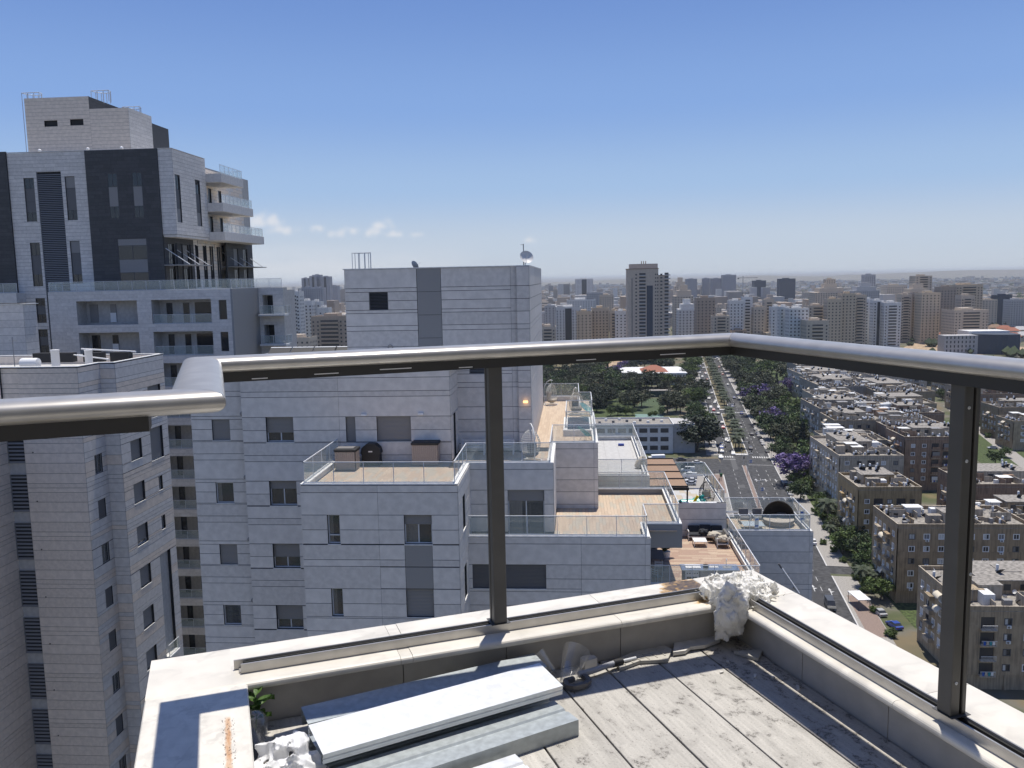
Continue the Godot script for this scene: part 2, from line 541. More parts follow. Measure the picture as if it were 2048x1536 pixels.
func balcony() -> void:
	var mar := uvmat("marble", lin(.80, .79, .76), marble_image(""), .35)
	var marb := uvmat("marble_burnt", lin(.80, .79, .76), marble_image("burn"), .4)
	var marr := uvmat("marble_rusty", lin(.80, .79, .76), marble_image("rust"), .4)
	var taupe := tmat("taupe_metal", lin(.5, .485, .46), M.t_soft, .35, .34)
	taupe.metallic = .6
	var pst := tmat("post_metal", lin(.1, .098, .094), M.t_soft, .5, .5)
	pst.metallic = .3
	mat("rail_dark", lin(.03, .029, .028), .45)
	var skirt := tmat("skirting_stone", lin(.42, .4, .37), M.t_blot, .5, .85, M.t_fine, .15)
	# floor
	var f := MeshInstance3D.new(); f.name = "balcony_floor"; add_child(f); bal(f)
	var g := G.new()
	g.box(V(.012, -.25, -2.86), V(1.94, -.012, 1.2)); g.box(V(-2.2, -.25, -.9), V(.012, -.012, 1.2))
	f.mesh = g.mesh(); f.material_override = tmat("grout", lin(.17, .16, .15), M.t_blot, .6, .95)
	f.set_meta("kind", "structure")
	var fm := []
	for i in 3:
		fm.append(uvmat("floor_plank%d" % i, lin([.56, .52, .6][i], [.555, .515, .595][i], [.54, .5, .58][i]), floor_image(40 + 9 * i, .24), .72))
	fm.append(uvmat("floor_plank_dirty", lin(.58, .56, .53), floor_image(91, -.02), .8))
	var row := 0
	var a := 1.945
	while a > -2.2:
		var a1 := a if row else 1.945
		var a0 := (1.742 if row == 0 else a - .209)
		var b := -2.86 - (row * 437 % 7) * .14
		while b < 1.0:
			var b0 := maxf(b, -2.862); var b1 := minf(b + 1.9, 1.2)
			if a0 < 0.0: b0 = maxf(b0, -.9)
			if b1 - b0 > .03:
				var pg := G.new()
				pg.cbox(V(a0 + .0035, -.012, b0 + .003), V(a1 - .0035, rng.randf_range(-.0008, .0006), b1 - .003), .0015)
				var o := Vector2(rng.randf(), rng.randf())
				for i in pg.t.size(): pg.t[i] = Vector2(pg.v[i].x, pg.v[i].z) / 1.1 + o
				part(f, "floor_plank", pg.mesh(), fm[3] if row == 0 else fm[rng.randi() % 3])
			b += 1.9
		a = a0; row += 1
	# parapet with marble coping
	var w := thing("balcony_parapet", "low parapet with white marble coping around the near balcony floor", "parapet")
	bal(w)
	g = G.new(); g.us = .7
	g.box(V(-.25, -4.5, -3.10), V(2.175, CAPY - .03, -2.885)); g.box(V(1.965, -4.5, -2.885), V(2.175, CAPY - .03, 1.2)); g.box(V(-.25, -4.5, -2.885), V(.0, CAPY - .03, -1.6))
	gpart(w, "parapet_wall", g, M.stone0)
	for s in [[0.012, .56], [.56, .95], [.95, 1.42], [1.42, 1.942]]:
		bpart(w, "skirting_tile", V(s[0] + .0015, -.002, -2.885), V(s[1] - .0015, CAPY - .03, -2.865), skirt)
	for i in 9:
		bpart(w, "skirting_tile", V(1.945, -.002, -2.865 + i * .42 + .0015), V(1.965, CAPY - .03, -2.865 + (i + 1) * .42 - .0015), skirt)
	for i in 3:
		bpart(w, "skirting_tile", V(0.0, -.002, -2.864 + i * .42 + .0015), V(.012, CAPY - .03, -2.864 + (i + 1) * .42 - .0015), skirt)
	var yb := CAPY - .03
	part(w, "marble_slab", slab(-.285, .545, -3.13, -2.82, yb, CAPY, "b"), mar)
	part(w, "marble_slab", slab(.545, .588, -3.13, -2.82, yb, CAPY - .001, "b"), mar)
	part(w, "marble_slab", slab(.588, 1.405, -3.13, -2.82, yb, CAPY, "b"), mar)
	part(w, "marble_slab", slab(1.405, 1.895, -3.13, -2.82, yb, CAPY, "b", true), marb).set_meta("label", "marble slab with brown scorched stain near the corner")
	part(w, "marble_slab", slab(1.895, 2.207, -3.13, -2.82, yb, CAPY, ""), mar)
	var y := -2.82
	for l in [.86, .93, .8, .9, .6]:
		part(w, "marble_slab", slab(1.895, 2.207, y, y + l, yb, CAPY, "a"), mar)
		y += l
	part(w, "marble_slab", slab(-.285, .03, -2.82, -2.27, yb, CAPY, "", true), marr).set_meta("label", "marble slab with a rusty brown streak")
	part(w, "marble_slab", slab(-.285, .03, -2.27, -1.6, yb, CAPY, ""), mar)
	# railing
	var r := thing("balcony_railing", "taupe metal railing with oval handrail and open frame around the near balcony", "railing")
	bal(r)
	var sec := PackedVector2Array()
	for i in 28:
		var t := -TAU * i / 28
		var cx := cos(t); var sy := sin(t)
		sec.append(Vector2(signf(cx) * pow(absf(cx), .75) * .061, signf(sy) * pow(absf(sy), .85) * .027))
	var sc2 := PackedVector2Array([Vector2(-.04, -.056), Vector2(-.04, -.021), Vector2(.04, -.021), Vector2(.04, -.056)])
	var hy := 1.219
	var pl := [V(1.955, hy, 1.1), V(1.955, hy, -2.92), V(-.05, hy, -2.92), V(-.05, hy, -2.02), V(-2.0, hy, -2.02)]
	for i in 4:
		var d: Vector3 = (pl[i + 1] - pl[i]).normalized()
		var m0: Vector3 = d if i == 0 else (d + (pl[i] - pl[i - 1]).normalized()).normalized()
		var m1: Vector3 = d if i == 3 else (d + (pl[i + 2] - pl[i + 1]).normalized()).normalized()
		gpart(r, "handrail", sweep(sec, pl[i] + d * (.0006 if i else 0.0), pl[i + 1] - d * .0006, m0, m1), taupe)
		if i != 2:
			var e0: Vector3 = pl[i] + (d * .1 if i == 3 else Vector3.ZERO)
			gpart(r, "glazing_channel", sweep(sc2, e0, pl[i + 1], d, d), M.rail_dark)
	for i in 6:
		var aa: float = [.1, .3, .52, .8, 1.25, 1.6][i]
		bpart(r, "tape_residue", V(aa, hy - .05 + .004 * (i % 3), -2.8797), V(aa + .05 + .03 * (i % 3), hy - .047 + .004 * (i % 3), -2.878), M.white)
	# tracks: two fins and a base, slot between
	g = G.new()
	for q in [[-2.945, -2.94, .034], [-2.905, -2.899, .034]]:
		g.box(V(-.01 if q[0] < -2.92 else .012, CAPY, q[0]), V(1.935, CAPY + q[2], q[1]))
	g.box(V(.005, CAPY, -2.94), V(1.935, CAPY + .006, -2.905))
	gpart(r, "floor_track", g, taupe)
	g = G.new()
	for q in [[1.935, 1.941], [1.976, 1.981]]:
		g.box(V(q[0], CAPY, -2.86), V(q[1], CAPY + .034, 1.1))
	g.box(V(1.941, CAPY, -2.86), V(1.976, CAPY + .006, 1.1))
	gpart(r, "floor_track", g, taupe)
	bpart(r, "rubber_seal", V(.02, CAPY + .006, -2.938), V(1.93, CAPY + .026, -2.93), M.rubber)
	bpart(r, "rubber_seal", V(1.967, CAPY + .006, -2.85), V(1.975, CAPY + .026, 1.1), M.rubber)
	for q in [[V(.94, 0, -2.922), 0.0], [V(1.958, 0, -1.80), -90.0]]:
		var p := sub(r, "post", q[0], q[1])
		g = G.new(); g.cbox(V(-.025, CAPY + .036, -.005), V(.025, hy - .05, .028), .002); gpart(p, "post_face", g, pst)
		g = G.new(); g.box(V(-.014, CAPY + .036, -.0145), V(.014, hy - .05, -.005)); gpart(p, "post_core", g, M.black)
		g = G.new(); g.cbox(V(-.025, CAPY + .036, -.03), V(.025, hy - .05, -.0145), .002); gpart(p, "post_back", g, pst)
		g = G.new(); g.box(V(-.036, CAPY + .0345, -.038), V(.036, CAPY + .036, .034)); gpart(p, "base_plate", g, pst)
		for yy in [.3, .62, .95, 1.1]:
			g = G.new(); g.xf = Transform3D(Basis(V(0, 1, 0), V(1, 0, 0), V(0, 0, -1)), V(.0255, yy, .012 if yy != .62 else -.022)); g.lathe([Vector2(.005, -.002), Vector2(.005, .001), Vector2(.001, .002)], 10)
			gpart(p, "screw", g, M.alu)
	studs(); bags(); debris()

func stud_mesh(len: float, w: float, h: float, rib: bool) -> ArrayMesh:
	var g := G.new()
	var p := []
	if rib: p = [Vector2(-w / 2 + .012, 0), Vector2(-w / 2, 0), Vector2(-w / 2, h), Vector2(-.012, h), Vector2(-.006, h - .006), Vector2(.006, h - .006), Vector2(.012, h), Vector2(w / 2, h), Vector2(w / 2, 0), Vector2(w / 2 - .012, 0)]
	else: p = [Vector2(-w / 2 + .012, 0), Vector2(-w / 2, 0), Vector2(-w / 2, h * .42), Vector2(-w / 2 + .004, h * .5), Vector2(-w / 2, h * .58), Vector2(-w / 2, h), Vector2(w / 2, h), Vector2(w / 2, h * .58), Vector2(w / 2 - .004, h * .5), Vector2(w / 2, h * .42), Vector2(w / 2, 0), Vector2(w / 2 - .012, 0)]
	var o := []
	for i in p.size():
		var a: Vector2 = (p[i] - p[maxi(i - 1, 0)]).normalized(); var b: Vector2 = (p[mini(i + 1, p.size() - 1)] - p[i]).normalized()
		var m := (a + b).normalized()
		o.append(p[i] + Vector2(m.y, -m.x) * .0014)
	for i in p.size() - 1:
		var q := [p[i], p[i + 1], o[i + 1], o[i]]
		var z := [0.0, len]
		g.quad(V(q[0].x, q[0].y, 0), V(q[1].x, q[1].y, 0), V(q[1].x, q[1].y, len), V(q[0].x, q[0].y, len))
		g.quad(V(q[3].x, q[3].y, len), V(q[2].x, q[2].y, len), V(q[2].x, q[2].y, 0), V(q[3].x, q[3].y, 0))
		for e in z:
			g.quad(V(q[0].x, q[0].y, e), V(q[1].x, q[1].y, e), V(q[2].x, q[2].y, e), V(q[3].x, q[3].y, e))
	return g.mesh()

func studs() -> void:
	var gal := tmat("galvanised", lin(.8, .82, .83), ntex(31, .03, .93, 1.0, 256, 4), .35, .38)
	gal.metallic = .3; gal.roughness_texture = M.t_blot
	var dull := tmat("galvanised_dull", lin(.42, .46, .475), ntex(32, .03, .9, 1.0, 256, 5), .3, .5)
	dull.metallic = .45
	# runs from the far right end back towards the lower left; local -x of the balcony turned by about 10 degrees
	var list := [["galvanised metal stud lying on floor in front with raised centre rib", dull, .148, .054, true, V(1.022, 0.001, -2.468), 1.35, -79.5, 0.0],
		["bright galvanised metal stud on top of the stud pile", gal, .155, .032, false, V(1.022, .088, -2.605), .825, -80.5, -7.0],
		["galvanised metal stud underneath the bright top stud", dull, .13, .07, false, V(1.0, .001, -2.65), .80, -80.5, 0.0],
		["tilted galvanised metal stud nearest the skirting at the back of pile", dull, .1, .06, false, V(1.05, .032, -2.782), .86, -83.5, -6.0]]
	for s in list:
		var o := part(self, "metal_stud", stud_mesh(s[6], s[2], s[3], s[4]), s[1])
		tag(o, s[0], "metal stud", "galvanised studs piled on the balcony floor")
		bal(o, s[5], s[7])
		o.rotate_object_local(V(0, 0, 1), deg_to_rad(s[8]))
	var o := part(self, "metal_stud", stud_mesh(.3, .12, .03, true), gal)
	tag(o, "short metal stud offcut poking in at the bottom edge", "metal stud", "galvanised studs piled on the balcony floor")
	bal(o, V(.80, .001, -2.26), -80.0)

func bags() -> void:
	var pl := mat("bag_plastic", lin(.86, .85, .82), .32)
	pl.backlight_enabled = true; pl.backlight = lin(.55, .54, .5)
	var pw := mat("bag_plastic_cold", lin(.82, .83, .85), .4)
	pw.backlight_enabled = true; pw.backlight = lin(.3, .3, .3)
	var cr := noise(71, 15.0, 2, FastNoiseLite.TYPE_CELLULAR)
	cr.cellular_return_type = FastNoiseLite.RETURN_DISTANCE2_SUB; cr.cellular_jitter = 1.0
	var n2 := noise(72, 24.0, 1)
	var n3 := noise(73, 7.0, 2)
	var n4 := noise(75, 6.5, 1); var n5 := noise(76, 17.0, 1)
	var f := func(p0: Vector3) -> float:
		var p: Vector3 = V(1.93, .165, -2.84) + (p0 - V(1.95, .165, -2.87)) * 1.28
		var q := p + V(n3.get_noise_3dv(p), n3.get_noise_3dv(p + V(9, 0, 0)), n3.get_noise_3dv(p + V(0, 9, 0))) * .05
		var d := ell(q, V(2.0, .19, -2.88), V(.15, .05, .16))
		d = smin(d, ell(q, V(1.86, .215, -2.80), V(.11, .06, .1)), .06)
		d = smin(d, ell(q, V(1.82, .13, -2.735), V(.085, .085, .07)), .05)
		d = smin(d, ell(q, V(1.80, .06, -2.73), V(.045, .05, .042)), .04)
		var th := atan2(p.z + 2.84, p.x - 1.93)
		var rr := Vector2(p.z + 2.84, p.x - 1.93).length()
		var r := 1.0 - absf(n4.get_noise_3d(cos(th) * .34 + .25 * q.x, (p.y - .9 * rr) * .35, sin(th) * .34 + .25 * q.z))
		var r2 := 1.0 - absf(n5.get_noise_3d(p.x + q.y * .6, p.y * .6, p.z - q.y * .5)); var r3 := 1.0 - absf(n2.get_noise_3dv(q * 1.2))
		return d - .026 * (r * r - .55) - .019 * (r2 * r2 - .5) - .009 * (r3 * r3 - .5)
	var o := part(self, "plastic_bag", nets(f, V(1.66, -.01, -3.12), V(2.26, .34, -2.58), .0065), pl)
	tag(o, "crumpled white plastic bag draped over the marble corner", "plastic bag"); bal(o)
	var f2 := func(p: Vector3) -> float:
		var q := p + V(n3.get_noise_3dv(p), n3.get_noise_3dv(p + V(9, 0, 0)), n3.get_noise_3dv(p + V(0, 9, 0))) * .04
		var d := ell(q, V(.13, .025, -2.50), V(.075, .028, .09))
		d = smin(d, cap(q, V(.05, .02, -2.57), V(.17, .035, -2.62), .022, .016), .03)
		d = smin(d, cap(q, V(.20, .02, -2.50), V(.19, .035, -2.60), .02, .016), .03)
		d = smin(d, ell(q, V(.08, .02, -2.40), V(.075, .025, .08)), .04)
		d = maxf(d, -ell(p, V(.125, .05, -2.565), V(.026, .09, .024)))
		return d - .02 * (pow(1.0 - absf(n4.get_noise_3d(p.x * 1.4, p.y, p.z * 1.4)), 2.0) - .5) - .01 * (pow(1.0 - absf(n5.get_noise_3dv(p * 1.2)), 2.0) - .5)
	o = part(self, "plastic_bag", nets(f2, V(-.02, -.01, -2.74), V(.30, .18, -2.32), .0065), pw)
	tag(o, "torn white plastic bag on the floor beside the left parapet", "plastic bag"); bal(o)

func debris() -> void:
	# clear glass lamp globes
	var gl := glass("globe_glass", lin(.95, .96, .95), .025)
	var prof := [Vector2(.026, 0.0), Vector2(.029, .012), Vector2(.031, .03), Vector2(.036, .05), Vector2(.046, .072), Vector2(.052, .095), Vector2(.051, .115), Vector2(.043, .135), Vector2(.028, .148), Vector2(.006, .153)]
	var op := [Vector2(.03, 0.0), Vector2(.034, .02), Vector2(.04, .05), Vector2(.047, .08), Vector2(.051, .1)]
	for s in [["clear round glass lamp globe beside the left parapet", prof, V(.062, .012, -2.665), V(-36, 10, 8), .8], ["clear open glass cup resting against the end of the studs", op, V(1.09, .03, -2.775), V(-40, 0, 30), .85], ["larger clear open glass cup lying near the hooked tool", op, V(1.15, .02, -2.75), V(-50, -15, -22), 1.1]]:
		var g := G.new(); g.lathe(s[1], 36)
		var inner := []
		for q in s[1]: inner.append(Vector2(maxf(q.x - .0022, .002), q.y + .002))
		inner.reverse()
		g.lathe(inner, 36)
		var o := gpart(self, "glass_globe", g, gl)
		tag(o, s[0], "glass globe"); bal(o, s[2])
		o.basis = o.basis * Basis.from_euler(s[3] * PI / 180.0) * s[4]
	# hooked tool
	var t := thing("hooked_hand_tool", "grey hand tool with hooked handle and black collar on the floor", "tool"); bal(t, V(1.14, .004, -2.70), 0)
	var gr := tmat("tool_grip", lin(.17, .16, .15), M.t_blot, .2, .7)
	var g := G.new()
	var path := [V(.025, .012, -.035), V(-.012, .012, -.028), V(-.02, .012, .008), V(0, .012, .026), V(.045, .012, .022), V(.068, .012, .006), V(.072, .012, -.025), V(.062, .014, -.05)]
	for i in path.size() - 1: g.bar(path[i], path[i + 1], .017, .016)
	g.tube(path, .0095, 8)
	gpart(t, "hook", g, gr)
	g = G.new(); g.tube([V(.05, .016, -.05), V(.12, .022, -.052), V(.21, .024, -.075)], .012, 10, .010); gpart(t, "shaft", g, mat("tool_shaft", lin(.33, .34, .36), .45))
	g = G.new(); g.tube([V(.205, .024, -.074), V(.245, .022, -.082)], .013, 10); gpart(t, "collar", g, M.black)
	g = G.new(); g.tube([V(.24, .022, -.081), V(.31, .018, -.095)], .006, 8); gpart(t, "rod", g, M.alu)
	# broken tiles, chips, sliver, plant
	var cer := tmat("tile_back", lin(.47, .45, .4), M.t_blot, .2, .9)
	var cer2 := tmat("tile_white", lin(.62, .6, .56), M.t_soft, .2, .7)
	var shapes := [
		["broken floor tile with ribbed back lying across the shadow line", [Vector2(0, 0), Vector2(.1, .02), Vector2(.2, -.02), Vector2(.27, .05), Vector2(.26, .11), Vector2(.12, .10), Vector2(.02, .07)], V(1.36, .004, -2.75), 5.0, .012, cer, true],
		["long jagged pale tile shard under the plastic bag", [Vector2(0, 0), Vector2(.05, -.012), Vector2(.09, .006), Vector2(.15, -.01), Vector2(.24, .004), Vector2(.25, .07), Vector2(.17, .085), Vector2(.06, .07)], V(1.61, .006, -2.79), 8.0, .014, cer2, false],
		["small white moulded block beside the glass cups", [Vector2(0, 0), Vector2(.055, 0), Vector2(.06, .03), Vector2(.02, .045), Vector2(0, .035)], V(1.24, .002, -2.80), 10.0, .04, cer2, false],
		["triangular tile shard leaning in the floor corner", [Vector2(0, 0), Vector2(.1, 0), Vector2(.08, .09)], V(1.84, .003, -2.72), -60.0, .012, cer, false]]
	for s in shapes:
		var o := thing("broken_tile", s[0], "broken tile"); bal(o, s[2], s[3])
		g = G.new(); g.xf = Transform3D(Basis(V(1, 0, 0), V(0, 0, -1), V(0, 1, 0)), Vector3.ZERO)
		g.prism(PackedVector2Array(s[1]), 0, s[4])
		gpart(o, "tile_body", g, s[5])
		if s[6]:
			for i in 6: bpart(o, "back_rib", V(.03 + i * .036, s[4], -.075), V(.034 + i * .036, s[4] + .0025, -.012), s[5])
			for i in 2: bpart(o, "back_rib", V(.02, s[4], -.034 - .03 * i), V(.24, s[4] + .0022, -.031 - .03 * i), s[5])
	var chips := [[1.70, -2.60], [1.80, -2.52], [1.46, -2.79], [1.87, -2.50], [1.91, -2.66], [1.90, -2.42], [1.55, -2.77], [1.68, -2.74], [1.33, -2.81], [1.78, -2.66]]
	for i in chips.size():
		g = G.new(); g.xf = Transform3D(Basis(V(1, 0, 0), V(0, 0, -1), V(0, 1, 0)), Vector3.ZERO)
		var l := .016 + .012 * (i % 3)
		g.prism(PackedVector2Array([Vector2(0, 0), Vector2(l, .002), Vector2(l * .95, .011), Vector2(.003, .009)]), 0, .005)
		var o := gpart(self, "tile_chip", g, cer2)
		tag(o, "small pale tile chip scattered on the dirty balcony floor", "tile chip", "tile chips on the balcony floor")
		bal(o, V(chips[i][0], .001, chips[i][1]), i * 47.0)
	g = G.new(); g.box(V(0, 0, 0), V(.12, .012, .05))
	var bd := gpart(self, "tile_offcut", g, cer2); tag(bd, "pale tile offcut on the floor between glass globe and studs", "tile"); bal(bd, V(.10, .001, -2.74), 10)
	var lf := thing("seedling", "green leafy seedling growing at the foot of the left parapet", "plant"); bal(lf, V(.045, 0, -2.80))
	var lm := mat("seedling_leaf", lin(.06, .12, .02), .5); lm.backlight_enabled = true; lm.backlight = lin(.03, .07, .01)
	g = G.new(); g.tube([V(0, 0, 0), V(.008, .07, .005), V(.006, .13, .012)], .003, 6, .002); gpart(lf, "stem", g, lm)
	for i in 11:
		g = G.new()
		var an := i * 2.4; var yy := .05 + .008 * i; var l := .05 + .008 * (i % 3)
		var d := V(cos(an), .25 + .05 * (i % 4), sin(an)).normalized(); var s := d.cross(Vector3.UP).normalized()
		var c := V(.006, yy, .008)
		for sg in [-1.0, 1.0]:
			for k in 5:
				var t0 := k / 5.0; var t1 := (k + 1) / 5.0
				var w0: float = sin(PI * pow(t0, .8)) * .014 * sg; var w1: float = sin(PI * pow(t1, .8)) * .014 * sg
				g.quad(c + d * l * t0 - V(0, .012 * t0 * t0, 0), c + d * l * t1 - V(0, .012 * t1 * t1, 0), c + d * l * t1 + s * w1 + V(0, .006, 0), c + d * l * t0 + s * w0 + V(0, .006 * absf(w0) * 70, 0))
		gpart(lf, "leaf", g, lm)

# ---------------------------------------------------------------- facades, windows, railings, decks
var shutters := {}

func cut(rs: Array, o: Rect2) -> Array:
	var out := []
	for r: Rect2 in rs:
		var i := r.intersection(o)
		if i.size.x <= .001 or i.size.y <= .001:
			out.append(r); continue
		if i.position.y > r.position.y + .001: out.append(Rect2(r.position.x, r.position.y, r.size.x, i.position.y - r.position.y))
		if i.end.y < r.end.y - .001: out.append(Rect2(r.position.x, i.end.y, r.size.x, r.end.y - i.end.y))
		if i.position.x > r.position.x + .001: out.append(Rect2(r.position.x, i.position.y, i.position.x - r.position.x, i.size.y))
		if i.end.x < r.end.x - .001: out.append(Rect2(i.end.x, i.position.y, r.end.x - i.end.x, i.size.y))
	return out

# clad wall in local x (right), y (up), z (out); ys are joints from top to bottom, xs vertical joints
func facade(par: Node3D, pos: Vector3, ry: float, x0: float, x1: float, y0: float, y1: float, ys: Array, xs: Array, opens: Array, ma: Array, thick := .22) -> Node3D:
	var rs := [Rect2(x0, y0, x1 - x0, y1 - y0)]
	for o in opens: rs = cut(rs, o)
	var g := G.new()
	for r: Rect2 in rs:
		var a := r.position; var b := r.end
		g.quad(V(a.x, a.y, 0), V(b.x, a.y, 0), V(b.x, b.y, 0), V(a.x, b.y, 0))
	g.quad(V(x1, y0, 0), V(x1, y0, -thick), V(x1, y1, -thick), V(x1, y1, 0))
	g.quad(V(x0, y0, -thick), V(x0, y0, 0), V(x0, y1, 0), V(x0, y1, -thick))
	g.quad(V(x0, y1, 0), V(x1, y1, 0), V(x1, y1, -thick), V(x0, y1, -thick))
	g.quad(V(x1, y0, -thick), V(x0, y0, -thick), V(x0, y1, -thick), V(x1, y1, -thick))
	for o: Rect2 in opens:
		var a := o.position; var b := o.end
		g.quad(V(a.x, a.y, 0), V(a.x, a.y, -thick), V(b.x, a.y, -thick), V(b.x, a.y, 0))
		g.quad(V(a.x, b.y, -thick), V(a.x, b.y, 0), V(b.x, b.y, 0), V(b.x, b.y, -thick))
		g.quad(V(a.x, a.y, 0), V(a.x, b.y, 0), V(a.x, b.y, -thick), V(a.x, a.y, -thick))
		g.quad(V(b.x, a.y, -thick), V(b.x, b.y, -thick), V(b.x, b.y, 0), V(b.x, a.y, 0))
	var w := part(par, "clad_wall", g.mesh(), M.plaster_in if thick > 1 else M.joint, pos, Basis(Vector3.UP, deg_to_rad(ry)))
	var vx := xs.duplicate(); vx.append(x0); vx.append(x1); vx.sort()
	for i in ys.size() - 1:
		var ya: float = ys[i + 1]; var yb: float = ys[i]
		for j in vx.size() - 1:
			var c := [Rect2(vx[j], ya, vx[j + 1] - vx[j], yb - ya)]
			for o in opens: c = cut(c, o)
			for r: Rect2 in c:
				if r.size.x < .05 or r.size.y < .05: continue
				bpart(w, "stone_panel", V(r.position.x + .006, r.position.y + .014, .001), V(r.end.x - .006, r.end.y - .014, .03 + rng.randf_range(-.002, .002)), ma[rng.randi() % ma.size()])
	if ys.size() > 1 and ys[-1] > y0 + .5: # courses further down, joined
		var gs := [G.new(), G.new(), G.new()]
		var y: float = ys[-1]
		while y > y0 + .05:
			var ya := maxf(y - .92, y0)
			var c := [Rect2(x0, ya, x1 - x0, y - ya)]
			for o in opens: c = cut(c, o)
			for r: Rect2 in c: gs[rng.randi() % 3].box(V(r.position.x + .006, r.position.y + .014, .001), V(r.end.x - .006, r.end.y - .014, .03))
			y = ya
		for i in 3:
			if gs[i].v.size(): gpart(w, "stone_courses", gs[i], ma[i % ma.size()]).set_meta("kind", "stuff")
	return w

func shutter_mesh(w: float, h: float) -> ArrayMesh:
	var k := "%.2f_%.2f" % [w, h]
	if not shutters.has(k):
		var g := G.new()
		var n := int(ceil(h / .075))
		var s := h / n
		for i in n:
			var y := i * s
			g.quad(V(0, y, 0), V(w, y, 0), V(w, y + s * .82, .016), V(0, y + s * .82, .016))
			g.quad(V(0, y + s * .82, .016), V(w, y + s * .82, .016), V(w, y + s, 0), V(0, y + s, 0))
		g.box(V(0, -.03, -.004), V(w, 0, .022))
		shutters[k] = g.mesh()
	return shutters[k]

# window inside an opening; sh = closed share of the roller shutter, mul = number of leaves
func window(par: Node3D, pos: Vector3, ry: float, r: Rect2, sh := .3, mul := 2, dep := .16, sm := "shutter", sill := true) -> Node3D:
	var b := Basis(Vector3.UP, deg_to_rad(ry))
	var n := sub(par, "window", pos + b * V(r.position.x, r.position.y, -dep), ry)
	var w := r.size.x; var h := r.size.y
	var g := G.new()
	var f := .055
	g.box(V(0, 0, -.02), V(w, f, .03)); g.box(V(0, h - f, -.02), V(w, h, .03)); g.box(V(0, f, -.02), V(f, h - f, .03)); g.box(V(w - f, f, -.02), V(w, h - f, .03))
	for i in range(1, mul):
		var x := w * i / mul
		g.box(V(x - .03, f, -.015), V(x + .03, h - f, .024))
	gpart(n, "frame", g, M.alu if sm == "shutter" else M.panel_grey)
	bpart(n, "pane", V(f, f, -.012), V(w - f, h - f, -.006), M.window_glass)
	if sh < .9 and rng.randf() < .75:
		var cw := (w - 2 * f) * rng.randf_range(.25, .6)
		var cg := G.new()
		var k := int(cw / .07) + 1
		for i in k: cg.quad(V(f + cw * i / k, f, -.03 if i % 2 else -.02), V(f + cw * (i + 1) / k, f, -.02 if i % 2 else -.03), V(f + cw * (i + 1) / k, h - f, -.02 if i % 2 else -.03), V(f + cw * i / k, h - f, -.03 if i % 2 else -.02))
		gpart(n, "curtain", cg, M.curtain)
	if sh > 0:
		part(n, "roller_shutter", shutter_mesh(w - .02, h * sh - .02), M[sm], V(.01, h - h * sh + .01, .035))
	if sill: bpart(n, "sill", V(-.02, -.05, -.02), V(w + .02, -.001, dep + .05), M.cap)
	return n

func louvre(par: Node3D, nm: String, pos: Vector3, ry: float, r: Rect2, pitch := .1, mt: Material = null) -> Node3D:
	var b := Basis(Vector3.UP, deg_to_rad(ry))
	var g := G.new()
	var w := r.size.x; var n := int(r.size.y / pitch)
	for i in n:
		var y := pitch * i + .02
		g.quad(V(.03, y, .05), V(w - .03, y, .05), V(w - .03, y + pitch * .45, -.03), V(.03, y + pitch * .45, -.03))
		g.quad(V(.03, y, .05), V(.03, y + .012, .05), V(w - .03, y + .012, .05), V(w - .03, y, .05))
	g.box(V(0, 0, -.03), V(.04, r.size.y, .06)); g.box(V(w - .04, 0, -.03), V(w, r.size.y, .06))
	g.box(V(.04, 0, -.03), V(w - .04, .03, .058)); g.box(V(.04, r.size.y - .03, -.03), V(w - .04, r.size.y, .058))
	var o := part(par, nm, g.mesh(), mt if mt else M.shutter_dark, pos + b * V(r.position.x, r.position.y, -.08), b)
	bpart(o, "void", V(.01, .01, -.06), V(w - .01, r.size.y - .01, -.045), M.dark_in)
	return o

# glass railing standing on a polyline of points
func glass_rail(par: Node3D, pts: Array, h := 1.05, gap := 1.45, gm := "rail_glass") -> Node3D:
	var n := sub(par, "glass_railing")
	for i in pts.size() - 1:
		var a: Vector3 = pts[i]; var b: Vector3 = pts[i + 1]
		var l := a.distance_to(b); var d := (b - a) / l
		var g := G.new()
		g.bar(a + V(0, h, 0) - d * .025, b + V(0, h, 0) + d * .025, .05, .04)
		gpart(n, "top_rail", g, M.alu)
		g = G.new(); g.bar(a + V(0, .04, 0), b + V(0, .04, 0), .03, .05); gpart(n, "bottom_rail", g, M.alu)
		var k := maxi(1, int(round(l / gap)))
		for j in k:
			var p := a + d * l * j / k; var q := a + d * l * (j + 1) / k
			if j > 0 or i == 0:
				bpart(n, "post", p - V(.018, 0, .018), p + V(.018, h - .02, .018), M.alu)
			g = G.new(); g.bar(p + d * .03 + V(0, .065 + (h - .1) / 2, 0), q - d * .03 + V(0, .065 + (h - .1) / 2, 0), .012, h - .1)
			gpart(n, "glass_pane", g, M[gm])
		bpart(n, "post", b - V(.019, 0, .019), b + V(.019, h - .02, .019), M.alu)
	return n

# plank or tile deck joined into three tones
func deck(par: Node3D, nm: String, x0: float, x1: float, z0: float, z1: float, y: float, ms: Array, pw := .2, along_z := true) -> void:
	var gs := []
	for m in ms: gs.append(G.new())
	var x := x0
	var e0 := z0; var e1 := z1
	var lim := x1
	if not along_z:
		x = z0; lim = z1; e0 = x0; e1 = x1
	while x < lim - .01:
		var xe := minf(x + pw, lim)
		var z := e0 - rng.randf() * 1.2
		while z < e1:
			var za := maxf(z, e0); var zb := minf(z + 1.2, e1)
			if zb - za > .01:
				var g: G = gs[rng.randi() % gs.size()]
				if along_z: g.box(V(x + .003, y - .03, za + .003), V(xe - .003, y, zb - .003))
				else: g.box(V(za + .003, y - .03, x + .003), V(zb - .003, y, xe - .003))
			z += 1.2
		x = xe
	for i in gs.size():
		if gs[i].v.size():
			gpart(par, nm, gs[i], ms[i]).set_meta("kind", "stuff")

